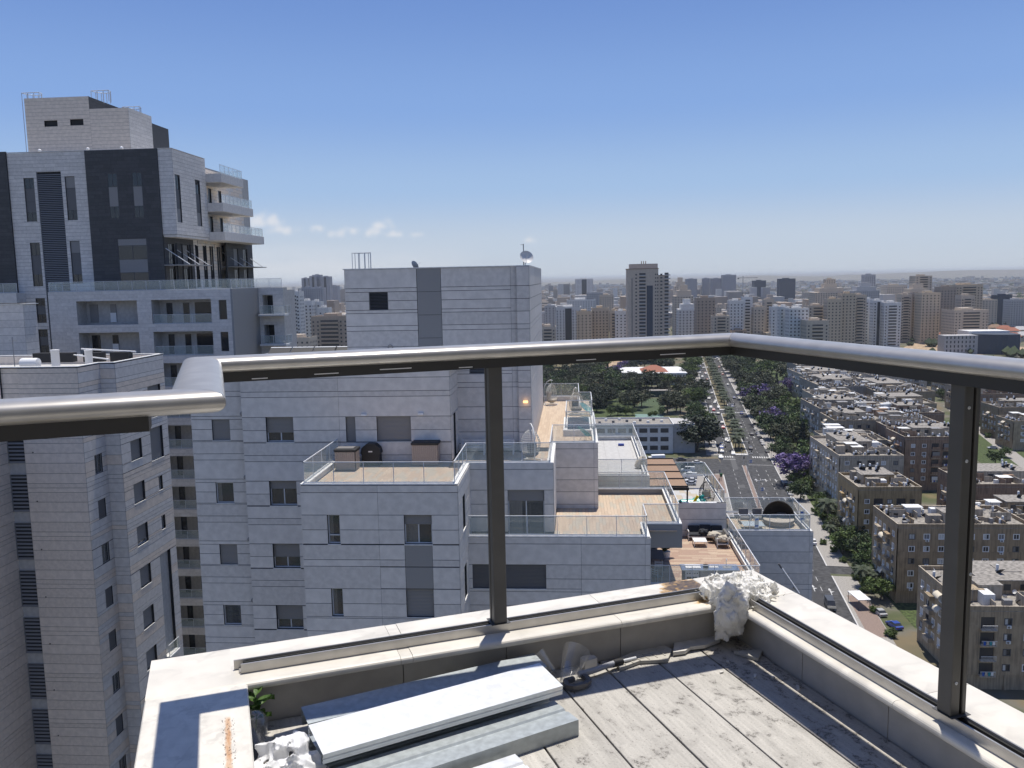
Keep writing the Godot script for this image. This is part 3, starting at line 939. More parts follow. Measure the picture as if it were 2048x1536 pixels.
func body(par: Node3D, x0: float, x1: float, z0: float, z1: float, y0: float, y1: float, mt: Material, nm := "structure_core") -> MeshInstance3D:
	return bpart(par, nm, V(x0, y0, z0), V(x1, y1, z1), mt)

func coping(par: Node3D, pts: Array, w := .34, y := 0.0) -> void:
	for i in pts.size() - 1:
		var a: Vector3 = pts[i]; var b: Vector3 = pts[i + 1]
		var d := (b - a).normalized()
		var g := G.new()
		g.bar(a - d * w / 2 * .98 + V(0, y, 0), b + d * w / 2 * (.98 if i == pts.size() - 2 else -1.02) + V(0, y, 0), w, .06)
		gpart(par, "coping", g, M.cap)

# ---------------------------------------------------------------- white stone stepped residential tower
func centre_building() -> void:
	var b := thing("stepped_residential_tower", "white stone residential tower with stepped roof terraces in the middle", "building", V(-4, 0, -50))
	b.position = Vector3.ZERO
	var S := [M.stone0, M.stone1, M.stone2]
	# cores
	for c in [[-13.3, -6.0, -45.0, -40.25, 69.86], [-13.3, -1.5, -50.6, -45.0, 69.86], [-2.9, 1.05, -70.3, -50.6, 69.86], [-21.8, -18.9, -60.0, -47.05, 74.6], [-18.9, -7.2, -60.0, -46.55, 74.6], [-13.1, -2.9, -67.0, -49.55, 80.4],
		[-5.5, 3.5, -46.0, -43.6, 66.16], [-1.0, 5.4, -53.7, -46.0, 66.16], [1.05, 4.5, -68.6, -54.75, 66.85], [3.8, 10.0, -56.4, -46.3, 62.56], [4.6, 9.9, -66.0, -56.55, 63.5], [9.0, 15.4, -61.2, -56.5, 62.56]]:
		var y0 := 0.0
		if c[0] == -1.0: y0 = 65.25
		body(b, c[0], c[1], c[2], c[3], y0, c[4], M.joint)
	# F1 lower front block
	var y1 := [70.15, 69.8, 68.67, 67.92, 67.16, 66.4, 66.06, 64.91, 64.14, 63.38, 62.7, 62.32, 61.17, 60.4]
	var op := [Rect2(-12.27, 67.2, .62, 1.47), Rect2(-8.44, 67.2, 1.37, 1.47), Rect2(-12.24, 63.46, .58, 1.45), Rect2(-8.46, 63.46, 1.37, 1.45)]
	var pn := [Rect2(-8.45, 66.05, 1.37, 1.13), Rect2(-8.45, 64.93, 1.37, 1.1)]
	facade(b, V(0, 0, -40), 0, -13.55, -5.76, 0, 70.15, y1, [-9.71], op + pn, S)
	for r in pn: bpart(b, "grey_panel", V(r.position.x + .01, r.position.y + .01, -40.05), V(r.end.x - .01, r.end.y - .01, -39.985), M.panel_grey)
	window(b, V(0, 0, -40), 0, op[0], 0, 1); window(b, V(0, 0, -40), 0, op[1], .32, 2); window(b, V(0, 0, -40), 0, op[2], 0, 1); window(b, V(0, 0, -40), 0, op[3], .98, 2)
	bpart(b, "transom", V(-12.23, 67.6, -40.15), V(-11.7, 67.66, -40.1), M.alu)
	# its right flank (local x runs away from the viewer)
	var fl := [Rect2(1.5, 67.4, .95, 1.75), Rect2(1.5, 63.75, .95, 1.75)]
	facade(b, V(-5.76, 0, -40), 90, 0, 4.9, 0, 70.15, y1, [], fl, S)
	for r in fl: window(b, V(-5.76, 0, -40), 90, r, 0, 1, .2)
	facade(b, V(-13.55, 0, -46.3), -90, 0, 6.3, 56, 70.15, y1, [], [], S)
	# F2 upper facade and F3
	var y2 := [75.1, 74.74, 73.99, 73.68, 72.55, 71.79, 71.07, 70.36, 70.0, 68.87, 68.11, 67.39, 66.68, 66.31, 65.18, 64.42, 63.7, 63.0, 62.63, 61.5, 60.7, 60.0, 59.3, 58.95, 57.8, 57.0]
	var w2 := [Rect2(-12.88, 71.12, .54, 1.43), Rect2(-11.12, 71.12, 1.93, 1.43)]
	for i in 5: w2.append(Rect2(-17.48, 71.12 - 3.69 * i, 1.58, 1.43))
	facade(b, V(0, 0, -46.3), 0, -18.85, -6.95, 0, 75.1, y2, [-13.25], w2, S)
	window(b, V(0, 0, -46.3), 0, w2[0], .99, 1, .14, "shutter", false); window(b, V(0, 0, -46.3), 0, w2[1], .99, 2)
	for i in 5: window(b, V(0, 0, -46.3), 0, w2[2 + i], [.62, .32, .55, .6, .4][i], 2, .2)
	var w3 := []
	for i in 5: w3.append(Rect2(-20.85, 71.14 - 3.69 * i, 1.05, 1.22))
	facade(b, V(0, 0, -46.8), 0, -22.05, -18.85, 0, 75.0, y2, [], w3, S)
	for i in 5:
		window(b, V(0, 0, -46.8), 0, w3[i], [.97, 0, .97, 0, .97][i], 1, .12)
		if i == 3: louvre(b, "vent_grille", V(0, 0, -46.86), 0, Rect2(w3[i].position + Vector2(.08, .08), w3[i].size - Vector2(.16, .16)), .08)
		var g := G.new(); g.xf = Transform3D(Basis(V(1, 0, 0), V(0, 0, 1), V(0, -1, 0)), V(-18.98, 72.7 - 3.69 * i, -46.76)); g.lathe([Vector2(.13, 0), Vector2(.13, .12), Vector2(.1, .14), Vector2(.02, .14)], 16)
		gpart(b, "round_vent", g, M.panel_grey)
	facade(b, V(-6.95, 0, -46.3), 90, 0, 3.2, 69.9, 75.1, y2.slice(0, 9), [], [Rect2(.9, 69.95, 1.0, 2.55)], S)
	window(b, V(-6.95, 0, -46.3), 90, Rect2(.9, 69.95, 1.0, 2.55), .97, 1, .12, "shutter_dark", false)
	facade(b, V(-22.05, 0, -60), -90, 0, 13.2, 40, 75.0, y2, [], [], S)
	coping(b, [V(-22.0, 75.12, -47.0), V(-6.85, 75.12, -46.45), V(-6.98, 75.12, -49.2)], .36)
	# rooftop tower
	var yt := [80.76, 79.65, 78.91, 78.19, 77.45, 77.16, 76.22, 75.48, 74.74, 74.05, 73.76, 72.6, 71.86, 71.1, 70.4, 69.95]
	var lo := [Rect2(-12.0, 78.38, 1.12, 1.05), Rect2(-9.16, 69.95, 1.43, 10.8), Rect2(-6.2, 74.55, 1.1, .5)]
	facade(b, V(0, 0, -49.3), 0, -13.4, -3.33, 69.9, 80.76, yt, [-3.68], lo, S)
	louvre(b, "vent_grille", V(0, 0, -49.28), 0, lo[0], .085)
	louvre(b, "vent_grille", V(0, 0, -49.28), 0, lo[2], .085, M.shutter)
	for i in 8: bpart(b, "grey_panel", V(-9.14, 69.96 + i * 1.35, -49.4), V(-7.75, 69.96 + (i + 1) * 1.35 - .02, -49.29), M.panel_grey)
	facade(b, V(0, 0, -49.12), 0, -3.33, -2.6, 69.9, 80.76, yt, [], [], S, .15)
	facade(b, V(-2.6, 0, -49.12), 90, 0, 17.8, 69.9, 80.76, yt, [1.2, 6.0], [], S)
	facade(b, V(-13.4, 0, -67), -90, 0, 17.7, 74.5, 80.76, yt.slice(0, 9), [], [], S)
	coping(b, [V(-13.4, 80.78, -66), V(-13.35, 80.78, -49.4), V(-2.7, 80.78, -49.35), V(-2.7, 80.78, -66)], .3)
	body(b, -18.9, -7.0, -60, -46.6, 74.6, 74.8, M.roof_grey, "roof_slab")
	var g := G.new(); g.xf = Transform3D(Basis(V(1, 0, 0), V(0, 0, 1), V(0, -1, 0)), V(-10.84, 76.2, -49.28))
	g.lathe([Vector2(.15, 0), Vector2(.15, .06), Vector2(.11, .06), Vector2(.11, .01)], 20); gpart(b, "round_vent", g, M.panel_grey)
	for p in [[-11.8, 72.65, -46.26], [-8.6, 72.68, -46.26]]:
		bpart(b, "wall_light", V(p[0] - .15, p[1] - .05, p[2]), V(p[0] + .15, p[1] + .06, p[2] + .12), M.white)
	bpart(b, "wall_light", V(-3.05, 72.85, -49.08), V(-2.78, 72.97, -49.0), mat("lit_lamp", lin(.95, .62, .3), .5))
	M.lit_lamp.emission_enabled = true; M.lit_lamp.emission = lin(1, .6, .25); M.lit_lamp.emission_energy_multiplier = 1.6
	var om := OmniLight3D.new(); om.name = "wall_light_glow"; om.light_color = Color(1, .75, .45); om.light_energy = .05; om.omni_range = 30; om.shadow_enabled = true; om.light_size = .1
	add_child(om); om.position = V(-2.9, 72.9, -48.9)
	# middle terrace front wall and block
	var yb := [70.2, 69.86, 68.72, 67.94, 67.2, 66.4]
	var dr := [Rect2(-3.71, 66.2, 1.97, 2.52)]
	facade(b, V(0, 0, -44.75), 0, -5.74, -1.24, 66.1, 70.2, yb, [], dr, S)
	window(b, V(0, 0, -44.75), 0, dr[0], .24, 2, .14, "shutter", false)
	facade(b, V(-1.24, 0, -44.75), 90, 0, 5.55, 66.1, 70.2, yb, [], [], S)
	facade(b, V(0, 0, -50.3), 0, -1.24, 1.31, 66.1, 70.2, [70.2, 69.85, 68.7, 67.95, 67.21, 66.44, 66.15], [1.06], [], S)
	# second terrace level front
	facade(b, V(0, 0, -43.35), 0, -5.74, 3.8, 0, 66.52, [66.52, 66.17, 65.04, 64.27, 63.56, 62.8, 62.45, 61.3], [.21, 3.54], [Rect2(-5.55, 63.72, 3.9, 1.32)], S)
	window(b, V(0, 0, -43.35), 0, Rect2(-5.55, 63.72, 3.9, 1.32), .98, 4, .12, "shutter_dark")
	facade(b, V(3.8, 0, -43.35), 90, 0, 2.5, 0, 66.52, [66.52, 66.17, 65.04, 64.27], [], [], S)
	bpart(b, "terrace_edge", V(3.75, 65.2, -46.05), V(5.75, 66.5, -45.75), M.panel_grey)
	bpart(b, "terrace_edge", V(5.45, 65.2, -53.6), V(5.75, 66.5, -46.05), M.panel_grey)
	bpart(b, "terrace_edge", V(1.31, 65.2, -53.85), V(5.75, 66.5, -53.6), M.panel_grey)
	bpart(b, "recess_wall", V(3.62, 62.5, -56.3), V(3.8, 65.25, -45.9), M.stone1)
	# grey roof block, daybed block, white wall
	facade(b, V(0, 0, -54.5), 0, 1.1, 4.75, 60, 67.15, [67.15, 66.85, 66.3, 65.6], [4.5], [], S)
	facade(b, V(0, 0, -56.25), 0, 10.2, 15.7, 0, 62.97, [62.97, 62.66, 61.57, 60.8, 60.06, 59.32, 58.98, 57.85, 57.1, 56.4], [15.46], [], S)
	facade(b, V(0, 0, -56.3), 0, 4.6, 9.97, 62.5, 64.91, [64.91, 64.52, 63.78, 63.03, 62.6], [], [], S)
	facade(b, V(10.15, 0, -56.2), -90, -10.2, 0, 55, 62.97, [62.97, 62.66, 61.57, 60.8], [], [], S)
	facade(b, V(0, 0, -46.05), 0, 3.82, 10.15, 0, 62.9, [62.9, 62.5, 61.4, 60.6], [], [], S)
	# decks
	deck(b, "wood_deck", -13.3, -6.0, -46.3, -40.2, 69.9, [M.deck, M.deck_b, M.deck_grey], .19)
	deck(b, "wood_deck", -6.95, -1.5, -49.3, -44.95, 69.9, [M.deck, M.deck_b, M.deck_grey], .19)
	deck(b, "wood_deck", -2.6, 1.1, -70.1, -50.5, 69.9, [M.deck, M.deck_b, M.deck], .19)
	deck(b, "wood_deck", -5.5, 3.6, -45.6, -43.55, 66.2, [M.deck_grey, M.deck, M.deck_grey], .19)
	deck(b, "wood_deck", -1.2, 5.45, -53.6, -45.6, 66.2, [M.deck_grey, M.deck, M.deck_b], .19)
	deck(b, "wood_deck", 3.8, 10.0, -56.3, -46.1, 62.6, [M.deck_red, M.deck_red, M.deck_b], .19, false)
	deck(b, "wood_deck", 10.4, 15.5, -61.0, -56.45, 62.6, [M.deck_grey, M.deck_grey, M.deck_b], .19)
	deck(b, "paved_floor", 4.7, 9.9, -65.8, -56.55, 63.55, [M.roof_grey, M.deck_grey, M.roof_grey], .4)
	deck(b, "roof_membrane", 1.2, 4.6, -68.5, -54.7, 66.9, [M.roof_grey, M.roof_grey], 1.0)
	# parapets, copings and railings
	var y := 70.2
	var L1 := [V(-13.4, y, -46.2), V(-13.4, y, -40.17), V(-5.92, y, -40.17), V(-5.92, y, -44.9), V(-1.4, y, -44.9), V(-1.4, y, -50.47), V(1.16, y, -50.47), V(1.16, y, -55.1)]
	coping(b, L1, .34)
	for i in L1.size() - 1:
		var e := G.new(); e.bar(L1[i] - V(0, .17, 0), L1[i + 1] - V(0, .17, 0), .2, .28); gpart(b, "parapet", e, M.cap)
	glass_rail(b, L1.map(func(p): return p + V(0, .03, 0)), 1.05, 1.5)
	glass_rail(b, [V(-2.6, 70.3, -70.2), V(.23, 70.3, -70.2), V(.26, 70.3, -64.75), V(1.16, 70.3, -64.7), V(1.16, 70.3, -60.2), V(-.65, 70.3, -60.2), V(-.65, 70.3, -55.2), V(1.16, 70.3, -55.15)], 1.05, 1.5)
	bpart(b, "parapet", V(-2.6, 69.9, -70.3), V(.33, 70.29, -70.1), M.cap); bpart(b, "parapet", V(.16, 69.9, -70.1), V(.36, 70.29, -64.7), M.cap); bpart(b, "parapet", V(1.06, 69.9, -64.7), V(1.26, 70.29, -55.1), M.cap)
	bpart(b, "skylight_kerb", V(-.82, 69.9, -59.4), V(1.0, 70.3, -54.1), M.cap); bpart(b, "skylight_pane", V(-.55, 70.301, -59.2), V(.9, 70.32, -54.35), M.pane_far)
	y = 66.55
	var L2 := [V(-5.7, y, -43.52), V(3.63, y, -43.52), V(3.63, y, -45.92), V(5.58, y, -45.92), V(5.58, y, -53.72), V(1.35, y, -53.72)]
	coping(b, L2, .32); glass_rail(b, L2.map(func(p): return p + V(0, .03, 0)), 1.05, 1.5)
	y = 67.18
	var L2b := [V(1.3, y, -54.68), V(4.58, y, -54.68), V(4.58, y, -68.5), V(1.3, y, -68.5)]
	coping(b, L2b, .3); glass_rail(b, L2b.map(func(p): return p + V(0, .03, 0)), 1.05, 1.6)
	for q in [[1.2, 4.7, -68.6, -68.4], [4.45, 4.7, -68.4, -54.6]]: bpart(b, "parapet", V(q[0], 66.8, q[2]), V(q[1], 67.14, q[3]), M.cap)
	y = 62.98
	var L3 := [V(3.9, y, -46.2), V(10.05, y, -46.2), V(10.05, y, -56.6)]
	coping(b, L3, .3); glass_rail(b, L3.map(func(p): return p + V(0, .03, 0)), 1.05, 1.3)
	for q in [[3.82, 10.15, -46.3, -46.28], [9.95, 10.15, -56.3, -46.3]]: bpart(b, "parapet", V(q[0], 62.4, q[2]), V(q[1], 62.95, q[3]), M.stone1)
	var L4 := [V(10.25, y, -56.42), V(15.5, y, -56.42), V(15.5, y, -60.9), V(10.7, y, -60.9)]
	coping(b, L4, .3); glass_rail(b, L4.map(func(p): return p + V(0, .03, 0)), 1.05, 1.5)
	y = 64.9
	coping(b, [V(7.2, y, -56.42), V(9.5, y, -56.42), V(10.1, y - .9, -57.4)], .26)
	var L5 := [V(7.4, y - .35, -65.9), V(9.95, y - .35, -65.9), V(9.95, y - .35, -57.0)]
	coping(b, L5, .26); glass_rail(b, L5.map(func(p): return p + V(0, .03, 0)), 1.0, 1.5)
	# slatted pergola
	var pg := sub(b, "pergola")
	var br := tmat("pergola_wood", lin(.37, .245, .165), M.t_blot, .9, .8)
	for i in 30:
		var z := -56.4 - i * .3
		bpart(pg, "slat", V(4.85, 65.93, z - .24), V(7.45, 65.97, z), br)
	for z in [-56.45, -58.7, -60.9, -63.1, -65.35]: bpart(pg, "beam", V(4.85, 65.975, z - .04), V(7.47, 66.05, z + .04), M.black)
	bpart(pg, "beam", V(7.42, 65.75, -65.4), V(7.52, 65.92, -56.35), M.black)
	bpart(pg, "beam", V(4.85, 65.75, -56.45), V(7.42, 65.92, -56.36), M.black)
	bpart(pg, "post", V(7.42, 63.5, -56.9), V(7.52, 65.75, -56.8), M.black); bpart(pg, "post", V(7.42, 63.5, -65.4), V(7.52, 65.75, -65.3), M.black)
	# roof gear
	cage(b, V(-13.15, 80.7, -50.2), 1.1, 1.05)
	var sp := sub(b, "solar_array", V(-19.6, 74.8, -53.0))
	for i in 4:
		g = G.new(); g.xf = Transform3D(Basis(V(1, 0, 0), deg_to_rad(28)), V(i * 1.45, .75, 0)); g.box(V(0, 0, -.7), V(1.36, .06, .7)); gpart(sp, "solar_panel", g, M.black)
		g = G.new(); g.xf = Transform3D(Basis(V(1, 0, 0), deg_to_rad(28)), V(i * 1.45, .75, 0)); g.box(V(0, .061, .64), V(1.36, .085, .72)); g.box(V(0, .061, -.72), V(1.36, .085, -.64)); gpart(sp, "panel_frame", g, M.alu)
		bpart(sp, "stand", V(i * 1.45 + .6, 0, -.3), V(i * 1.45 + .66, .8, -.24), M.alu)
	var d := thing("satellite_dish", "white satellite dish with mast on the middle tower roof corner", "satellite dish", V(-2.95, 80.78, -51.9))
	dish(d, .42, true)
	var d2 := thing("satellite_dish", "tiny satellite dish behind the middle tower roof edge", "satellite dish", V(-10.2, 80.5, -54.0), 120)
	dish(d2, .3, false)

func dish(d: Node3D, r: float, mast: bool) -> void:
	var g := G.new()
	g.tube([V(0, 0, 0), V(0, .4, 0)], .03, 8); gpart(d, "stand", g, M.alu)
	g = G.new(); g.xf = Transform3D(Basis.from_euler(V(deg_to_rad(62), deg_to_rad(20), 0)), V(.05, .5, .05))
	var p := []
	for i in 7: p.append(Vector2(r * i / 6.0 + .001, .35 * pow(i / 6.0, 2) * r))
	g.lathe(p, 24); gpart(d, "reflector", g, mat("dish_grey", lin(.55, .55, .54), .5))
	g = G.new(); g.tube([V(.05, .42, .08), V(.18, .72, .55)], .012, 6); gpart(d, "feed_arm", g, M.alu)
	if mast:
		g = G.new(); g.tube([V(-.1, 0, 0), V(-.1, 1.35, 0)], .028, 8); g.tube([V(-.28, 1.3, 0), V(-.08, 1.3, 0)], .015, 6); gpart(d, "mast", g, M.panel_grey)

func cage(par: Node3D, p: Vector3, w: float, h: float) -> void:
	var n := sub(par, "ladder_cage", p)
	var g := G.new()
	for y in [h]:
		var ring := []
		for i in 13: ring.append(V(w / 2 + cos(PI * i / 12) * w / 2, y, -sin(PI * i / 12) * w * .7))
		ring.append(V(w, y, 0))
		g.tube(ring, .02 * w, 6)
	g.tube([V(0, h, 0), V(w, h, 0)], .02 * w, 6)
	gpart(n, "hoop", g, M.alu)
	for i in 7:
		var q := V(w / 2 + cos(PI * i / 6) * w / 2, 0, -sin(PI * i / 6) * w * .7)
		g = G.new(); g.tube([q, q + V(0, h, 0)], .017 * w, 6); gpart(n, "cage_bar", g, M.alu)
	for x in [.35, .7]:
		g = G.new(); g.tube([V(w * x, -.2, 0), V(w * x, h, 0)], .022 * w, 6); gpart(n, "ladder_rail", g, M.alu)

# ---------------------------------------------------------------- left tower and near-left building
# wall with courses joined into three tones, for surfaces too far to tell the stones apart
func coursed(par: Node3D, pos: Vector3, ry: float, x0: float, x1: float, y0: float, y1: float, step: float, opens: Array, ma: Array, thick := .22) -> MeshInstance3D:
	var w := facade(par, pos, ry, x0, x1, y0, y1, [], [], opens, ma, thick) as MeshInstance3D
	var gs := [G.new(), G.new(), G.new()]
	var y := y1
	while y > y0 + .01:
		var ya := maxf(y - step, y0)
		var x := x0
		while x < x1 - .01:
			var xe := minf(x + step * rng.randf_range(1.6, 4.5), x1)
			var c := [Rect2(x, ya, xe - x, y - ya)]
			for o in opens: c = cut(c, o)
			for r: Rect2 in c:
				var g: G = gs[rng.randi() % 3]
				g.box(V(r.position.x + .004, r.position.y + .01, .001), V(r.end.x - .004, r.end.y - .01, .022 + rng.randf() * .004))
			x = xe
		y = ya
	for i in 3:
		if gs[i].v.size(): gpart(w, "stone_courses", gs[i], ma[i]).set_meta("kind", "stuff")
	return w

func dark_window(par: Node3D, pos: Vector3, ry: float, r: Rect2, splits: Array, dep := .12) -> void:
	# tall strip of glazing and panels; splits = [[height share, material]]
	var b := Basis(Vector3.UP, deg_to_rad(ry))
	var n := sub(par, "window", pos + b * V(r.position.x, r.position.y, -dep), ry)
	var w := r.size.x; var h := r.size.y
	var g := G.new()
	g.box(V(0, 0, -.02), V(.05, h, .03)); g.box(V(w - .05, 0, -.02), V(w, h, .03))
	var y := h
	for s in splits:
		g.box(V(.05, y - .05, -.02), V(w - .05, y, .03))
		var ya: float = y - h * s[0]
		bpart(n, "pane" if s[1] == "pane" else "infill_panel", V(.05, ya, -.01), V(w - .05, y - .05, .005), M[s[1]])
		if s[1] == "pane" and w > .9: g.box(V(w / 2 - .025, ya, .006), V(w / 2 + .025, y - .05, .03))
		y = ya
	gpart(n, "frame", g, M.alu_dark)

func left_tower() -> void:
	var b := thing("grey_and_white_tower", "tall white and charcoal stone residential tower at the left with stacked glass balconies", "building")
	var S := [M.stone0, M.stone1, M.stone2]; var D := [M.slate0, M.slate1, M.slate2]
	for c in [[-75.0, -47.9, -125.0, -97.3, 95.3], [-47.9, -46.2, -105.8, -97.3, 95.3], [-60.0, -39.0, -110.0, -96.2, 79.3], [-39.0, -35.7, -107.0, -103.9, 79.3]]:
		body(b, c[0], c[1], c[2], c[3], 86.2 if c[0] == -47.9 else 0.0, c[4], M.plaster_in)
	var p := V(0, 0, -97)
	# front, from left to right
	coursed(b, V(0, 0, -96.8), 0, -75, -65.8, 70, 95.9, .42, [], D)
	var o := [Rect2(-64, 87.85, 1.25, 5.0), Rect2(-63.9, 80.3, 1.2, 5.1), Rect2(-58.99, 87.9, 1.2, 5.0), Rect2(-59, 80.55, 1.2, 4.95), Rect2(-62.4, 70, 3.0, 23.5)]
	for i in 3: o.append(Rect2(-63.8, 76.0 - i * 3.7, 1.15, 2.9))
	coursed(b, p, 0, -65.8, -56.3, 66, 95.7, .42, o, S)
	dark_window(b, p, 0, o[0], [[.24, "pane"], [.3, "shutter_dark"], [.24, "shutter_dark"], [.22, "pane"]]); dark_window(b, p, 0, o[1], [[.28, "pane"], [.44, "shutter_dark"], [.28, "pane"]])
	dark_window(b, p, 0, o[2], [[.26, "shutter"], [.5, "shutter_dark"], [.24, "pane"]]); dark_window(b, p, 0, o[3], [[.28, "shutter"], [.5, "shutter_dark"], [.22, "pane"]])
	for i in 3: dark_window(b, p, 0, o[5 + i], [[.3, "pane"], [.35, "shutter_dark"], [.35, "pane"]])
	louvre(b, "vent_grille", p, 0, o[4], .21, M.panel_grey)
	o = [Rect2(-53.75, 88.0, 1.15, 5.1), Rect2(-50.8, 88.0, 1.15, 5.1), Rect2(-53.1, 79.7, 3.5, 5.9)]
	coursed(b, V(0, 0, -96.85), 0, -56.3, -47.63, 66, 95.75, .42, o, D)
	for i in 2: dark_window(b, V(0, 0, -96.85), 0, o[i], [[.3, "pane"], [.44, "shutter"], [.26, "pane"]], .02)
	dark_window(b, V(0, 0, -96.85), 0, o[2], [[.13, "shutter"], [.27, "pane"], [.26, "shutter"], [.34, "pane"]], .02)
	coursed(b, p, 0, -47.63, -45.95, 85.95, 95.65, .42, [], S)
	o = [Rect2(.33, 87.4, 1.25, 5.45), Rect2(5.6, 87.3, 1.35, 5.55)]
	coursed(b, V(-45.95, 0, -97), 90, 0, 8.8, 85.95, 95.65, .42, o, S)
	for r in o: dark_window(b, V(-45.95, 0, -97), 90, r, [[.3, "pane"], [.4, "shutter_dark"], [.3, "shutter"]])
	body(b, -47.7, -46.0, -105.7, -97.1, 85.7, 85.94, M.stone1, "soffit")
	coping(b, [V(-75, 95.8, -97.0), V(-46.1, 95.75, -97.15), V(-46.1, 95.75, -105.8)], .3)
	# wall behind the side balconies and under the overhang
	o = []
	for i in 3:
		for z in [10.2, 12.8, 16.0]: o.append(Rect2(z - .0, 90.5 - i * 3.6 - .1, 1.0, 2.2))
	coursed(b, V(-47.5, 0, -97), 90, 8.8, 24.5, 82.0, 95.0, .42, o, [M.warmstone0, M.warmstone1, M.stone0])
	for r in o: dark_window(b, V(-47.5, 0, -97), 90, r, [[1.0, "pane"]])
	o = [Rect2(.9, 79.8, 1.5, 5.2), Rect2(4.6, 79.8, 1.6, 5.2), Rect2(8.4, 79.8, .6, 5.2), Rect2(10.4, 79.8, .6, 5.2), Rect2(12.6, 79.8, .6, 5.2), Rect2(17.6, 79.8, 1.6, 5.2), Rect2(21, 79.8, 1.5, 5.2)]
	coursed(b, V(-47.6, 0, -97), 90, 0, 7.6, 79.5, 85.8, .42, o, D); coursed(b, V(-47.55, 0, -97), 90, 7.6, 15.2, 79.5, 85.8, .42, o, S); coursed(b, V(-46.5, 0, -97), 90, 15.2, 24.5, 79.5, 85.8, .42, o, D)
	for i in o.size(): dark_window(b, V(-47.6 if i < 5 else -46.5, 0, -97), 90, o[i], [[.45, "shutter" if i % 2 else "pane"], [.1, "shutter_dark"], [.45, "pane"]])
	# side balcony slabs
	for i in 3:
		var ze: float = [-113.0, -116.0, -119.6][i]; var y: float = [93.9, 90.3, 86.7][i]
		bpart(b, "balcony_slab", V(-47.4, y - 1.05, ze), V(-43.95, y, -105.85), M.stone0)
		glass_rail(b, [V(-44.1, y, -105.9), V(-44.1, y, ze + .1), V(-47.3, y, ze + .1)], 1.1, 1.3)
	for q in [[-102.9, -96.5], [-121.5, -112.5]]:
		var aw := sub(b, "steel_canopy")
		bpart(aw, "canopy_plate", V(-47.5, 82.4, q[0]), V(-44.5, 82.5, q[1]), M.panel_grey)
		for k in 3:
			var z: float = lerpf(q[0], q[1], .1 + .4 * k)
			var g := G.new(); g.tube([V(-47.5, 84.4, z), V(-44.7, 82.5, z)], .05, 6); gpart(aw, "tie_rod", g, M.alu)
	# lower block with framed balconies
	o = []
	for i in 14:
		var y := 75.76 - i * 3.62
		o.append(Rect2(-57, y, 7.2, 2.72)); o.append(Rect2(-48.1, y, 7.0, 2.72)); o.append(Rect2(-40.2, y + .4, .9, 2.2))
	coursed(b, V(0, 0, -94), 0, -60.3, -38.6, 20, 79.6, .42, o, S, 2.0)
	for i in 14:
		var y := 75.76 - i * 3.62
		if i < 3:
			bpart(b, "recess_panel", V(-54.1, y + .2, -95.92), V(-53.4, y + 1.3, -95.86), M.white)
			for x in [-56.6, -54.1, -50.8]: bpart(b, "window", V(x, y + (.2 if x < -51 else 0.0), -95.99), V(x + (1.0 if x != -54.1 else .7), y + 2.3, -95.93), M.pane if (i + int(x)) % 2 else M.shutter)
		for x in [-47.3, -45.3]: bpart(b, "window", V(x, y, -95.99), V(x + .7, y + 2.3, -95.93), M.pane)
		bpart(b, "window", V(-43.9, y, -95.99), V(-41.5, y + 2.35, -95.93), M.pane)
		dark_window(b, V(0, 0, -94), 0, o[i * 3 + 2], [[1.0, "pane"]])
		glass_rail(b, [V(-48.0, y, -94.1), V(-41.2, y, -94.1)], 1.05, 2.3)
	body(b, -60.3, -38.6, -97.0, -94.0, 79.45, 79.6, M.cap, "terrace_floor")
	glass_rail(b, [V(-60.2, 79.6, -96.8), V(-60.2, 79.6, -94.1), V(-38.7, 79.6, -94.1), V(-38.7, 79.6, -102.0), V(-35.6, 79.6, -102.0)], 1.1, 1.6)
	glass_rail(b, [V(-75, 79.6, -95.5), V(-65, 79.6, -95.5)], 1.1, 1.6)
	body(b, -75, -65, -97, -95.3, 78.4, 79.58, M.stone1, "balcony_slab")
	facade(b, V(-38.56, 0, -93.96), 90, 0, 8.1, 20, 79.6, [], [], [], S).material_override = M.panel_grey
	o = []
	for i in 6: o.append(Rect2(-38.1, 76.4 - i * 3.62, 1.3, 2.3))
	coursed(b, V(0, 0, -102.05), 0, -38.6, -35.5, 20, 79.6, .42, o, S, 1.5)
	for i in 6:
		bpart(b, "window", V(-38.0, 76.4 - i * 3.62, -103.54), V(-36.9, 78.6 - i * 3.62, -103.48), M.pane)
		bpart(b, "balcony_slab", V(-38.2, 76.2 - i * 3.62, -102.0), V(-34.9, 76.4 - i * 3.62, -100.6), M.cap)
		glass_rail(b, [V(-38.0, 76.4 - i * 3.62, -100.7), V(-35.0, 76.4 - i * 3.62, -100.7), V(-35.0, 76.4 - i * 3.62, -103)], 1.05, 1.5)
	# penthouse
	o = [Rect2(-63.0, 99.5, 1.7, .65), Rect2(-59.9, 99.55, 1.7, .65)]
	coursed(b, V(0, 0, -101), 0, -65.7, -57.65, 95.2, 102.72, .42, [Rect2(-63.4, 99.35, 1.65, .7), Rect2(-60.15, 99.4, 1.65, .7)], [M.warmstone1, M.warmstone0, M.warmstone1])
	for x in [-63.4, -60.15]: bpart(b, "vent_opening", V(x, 99.3, -101.6), V(x + 1.65, 100.2, -101.2), M.dark_in)
	body(b, -65.5, -57.85, -112, -101.25, 95.2, 102.5, M.plaster_in)
	coursed(b, V(-57.65, 0, -101), 90, 0, 11, 100, 102.7, .42, [], D)
	coursed(b, V(0, 0, -101.02), 0, -57.65, -52.85, 95.2, 101.25, .42, [], [M.warmstone1, M.warmstone0, M.warmstone1])
	coursed(b, V(-52.85, 0, -101), 90, 0, 5.6, 95.2, 101.25, .42, [], S)
	body(b, -57.85, -53.05, -106.5, -101.25, 95.2, 101.0, M.plaster_in)
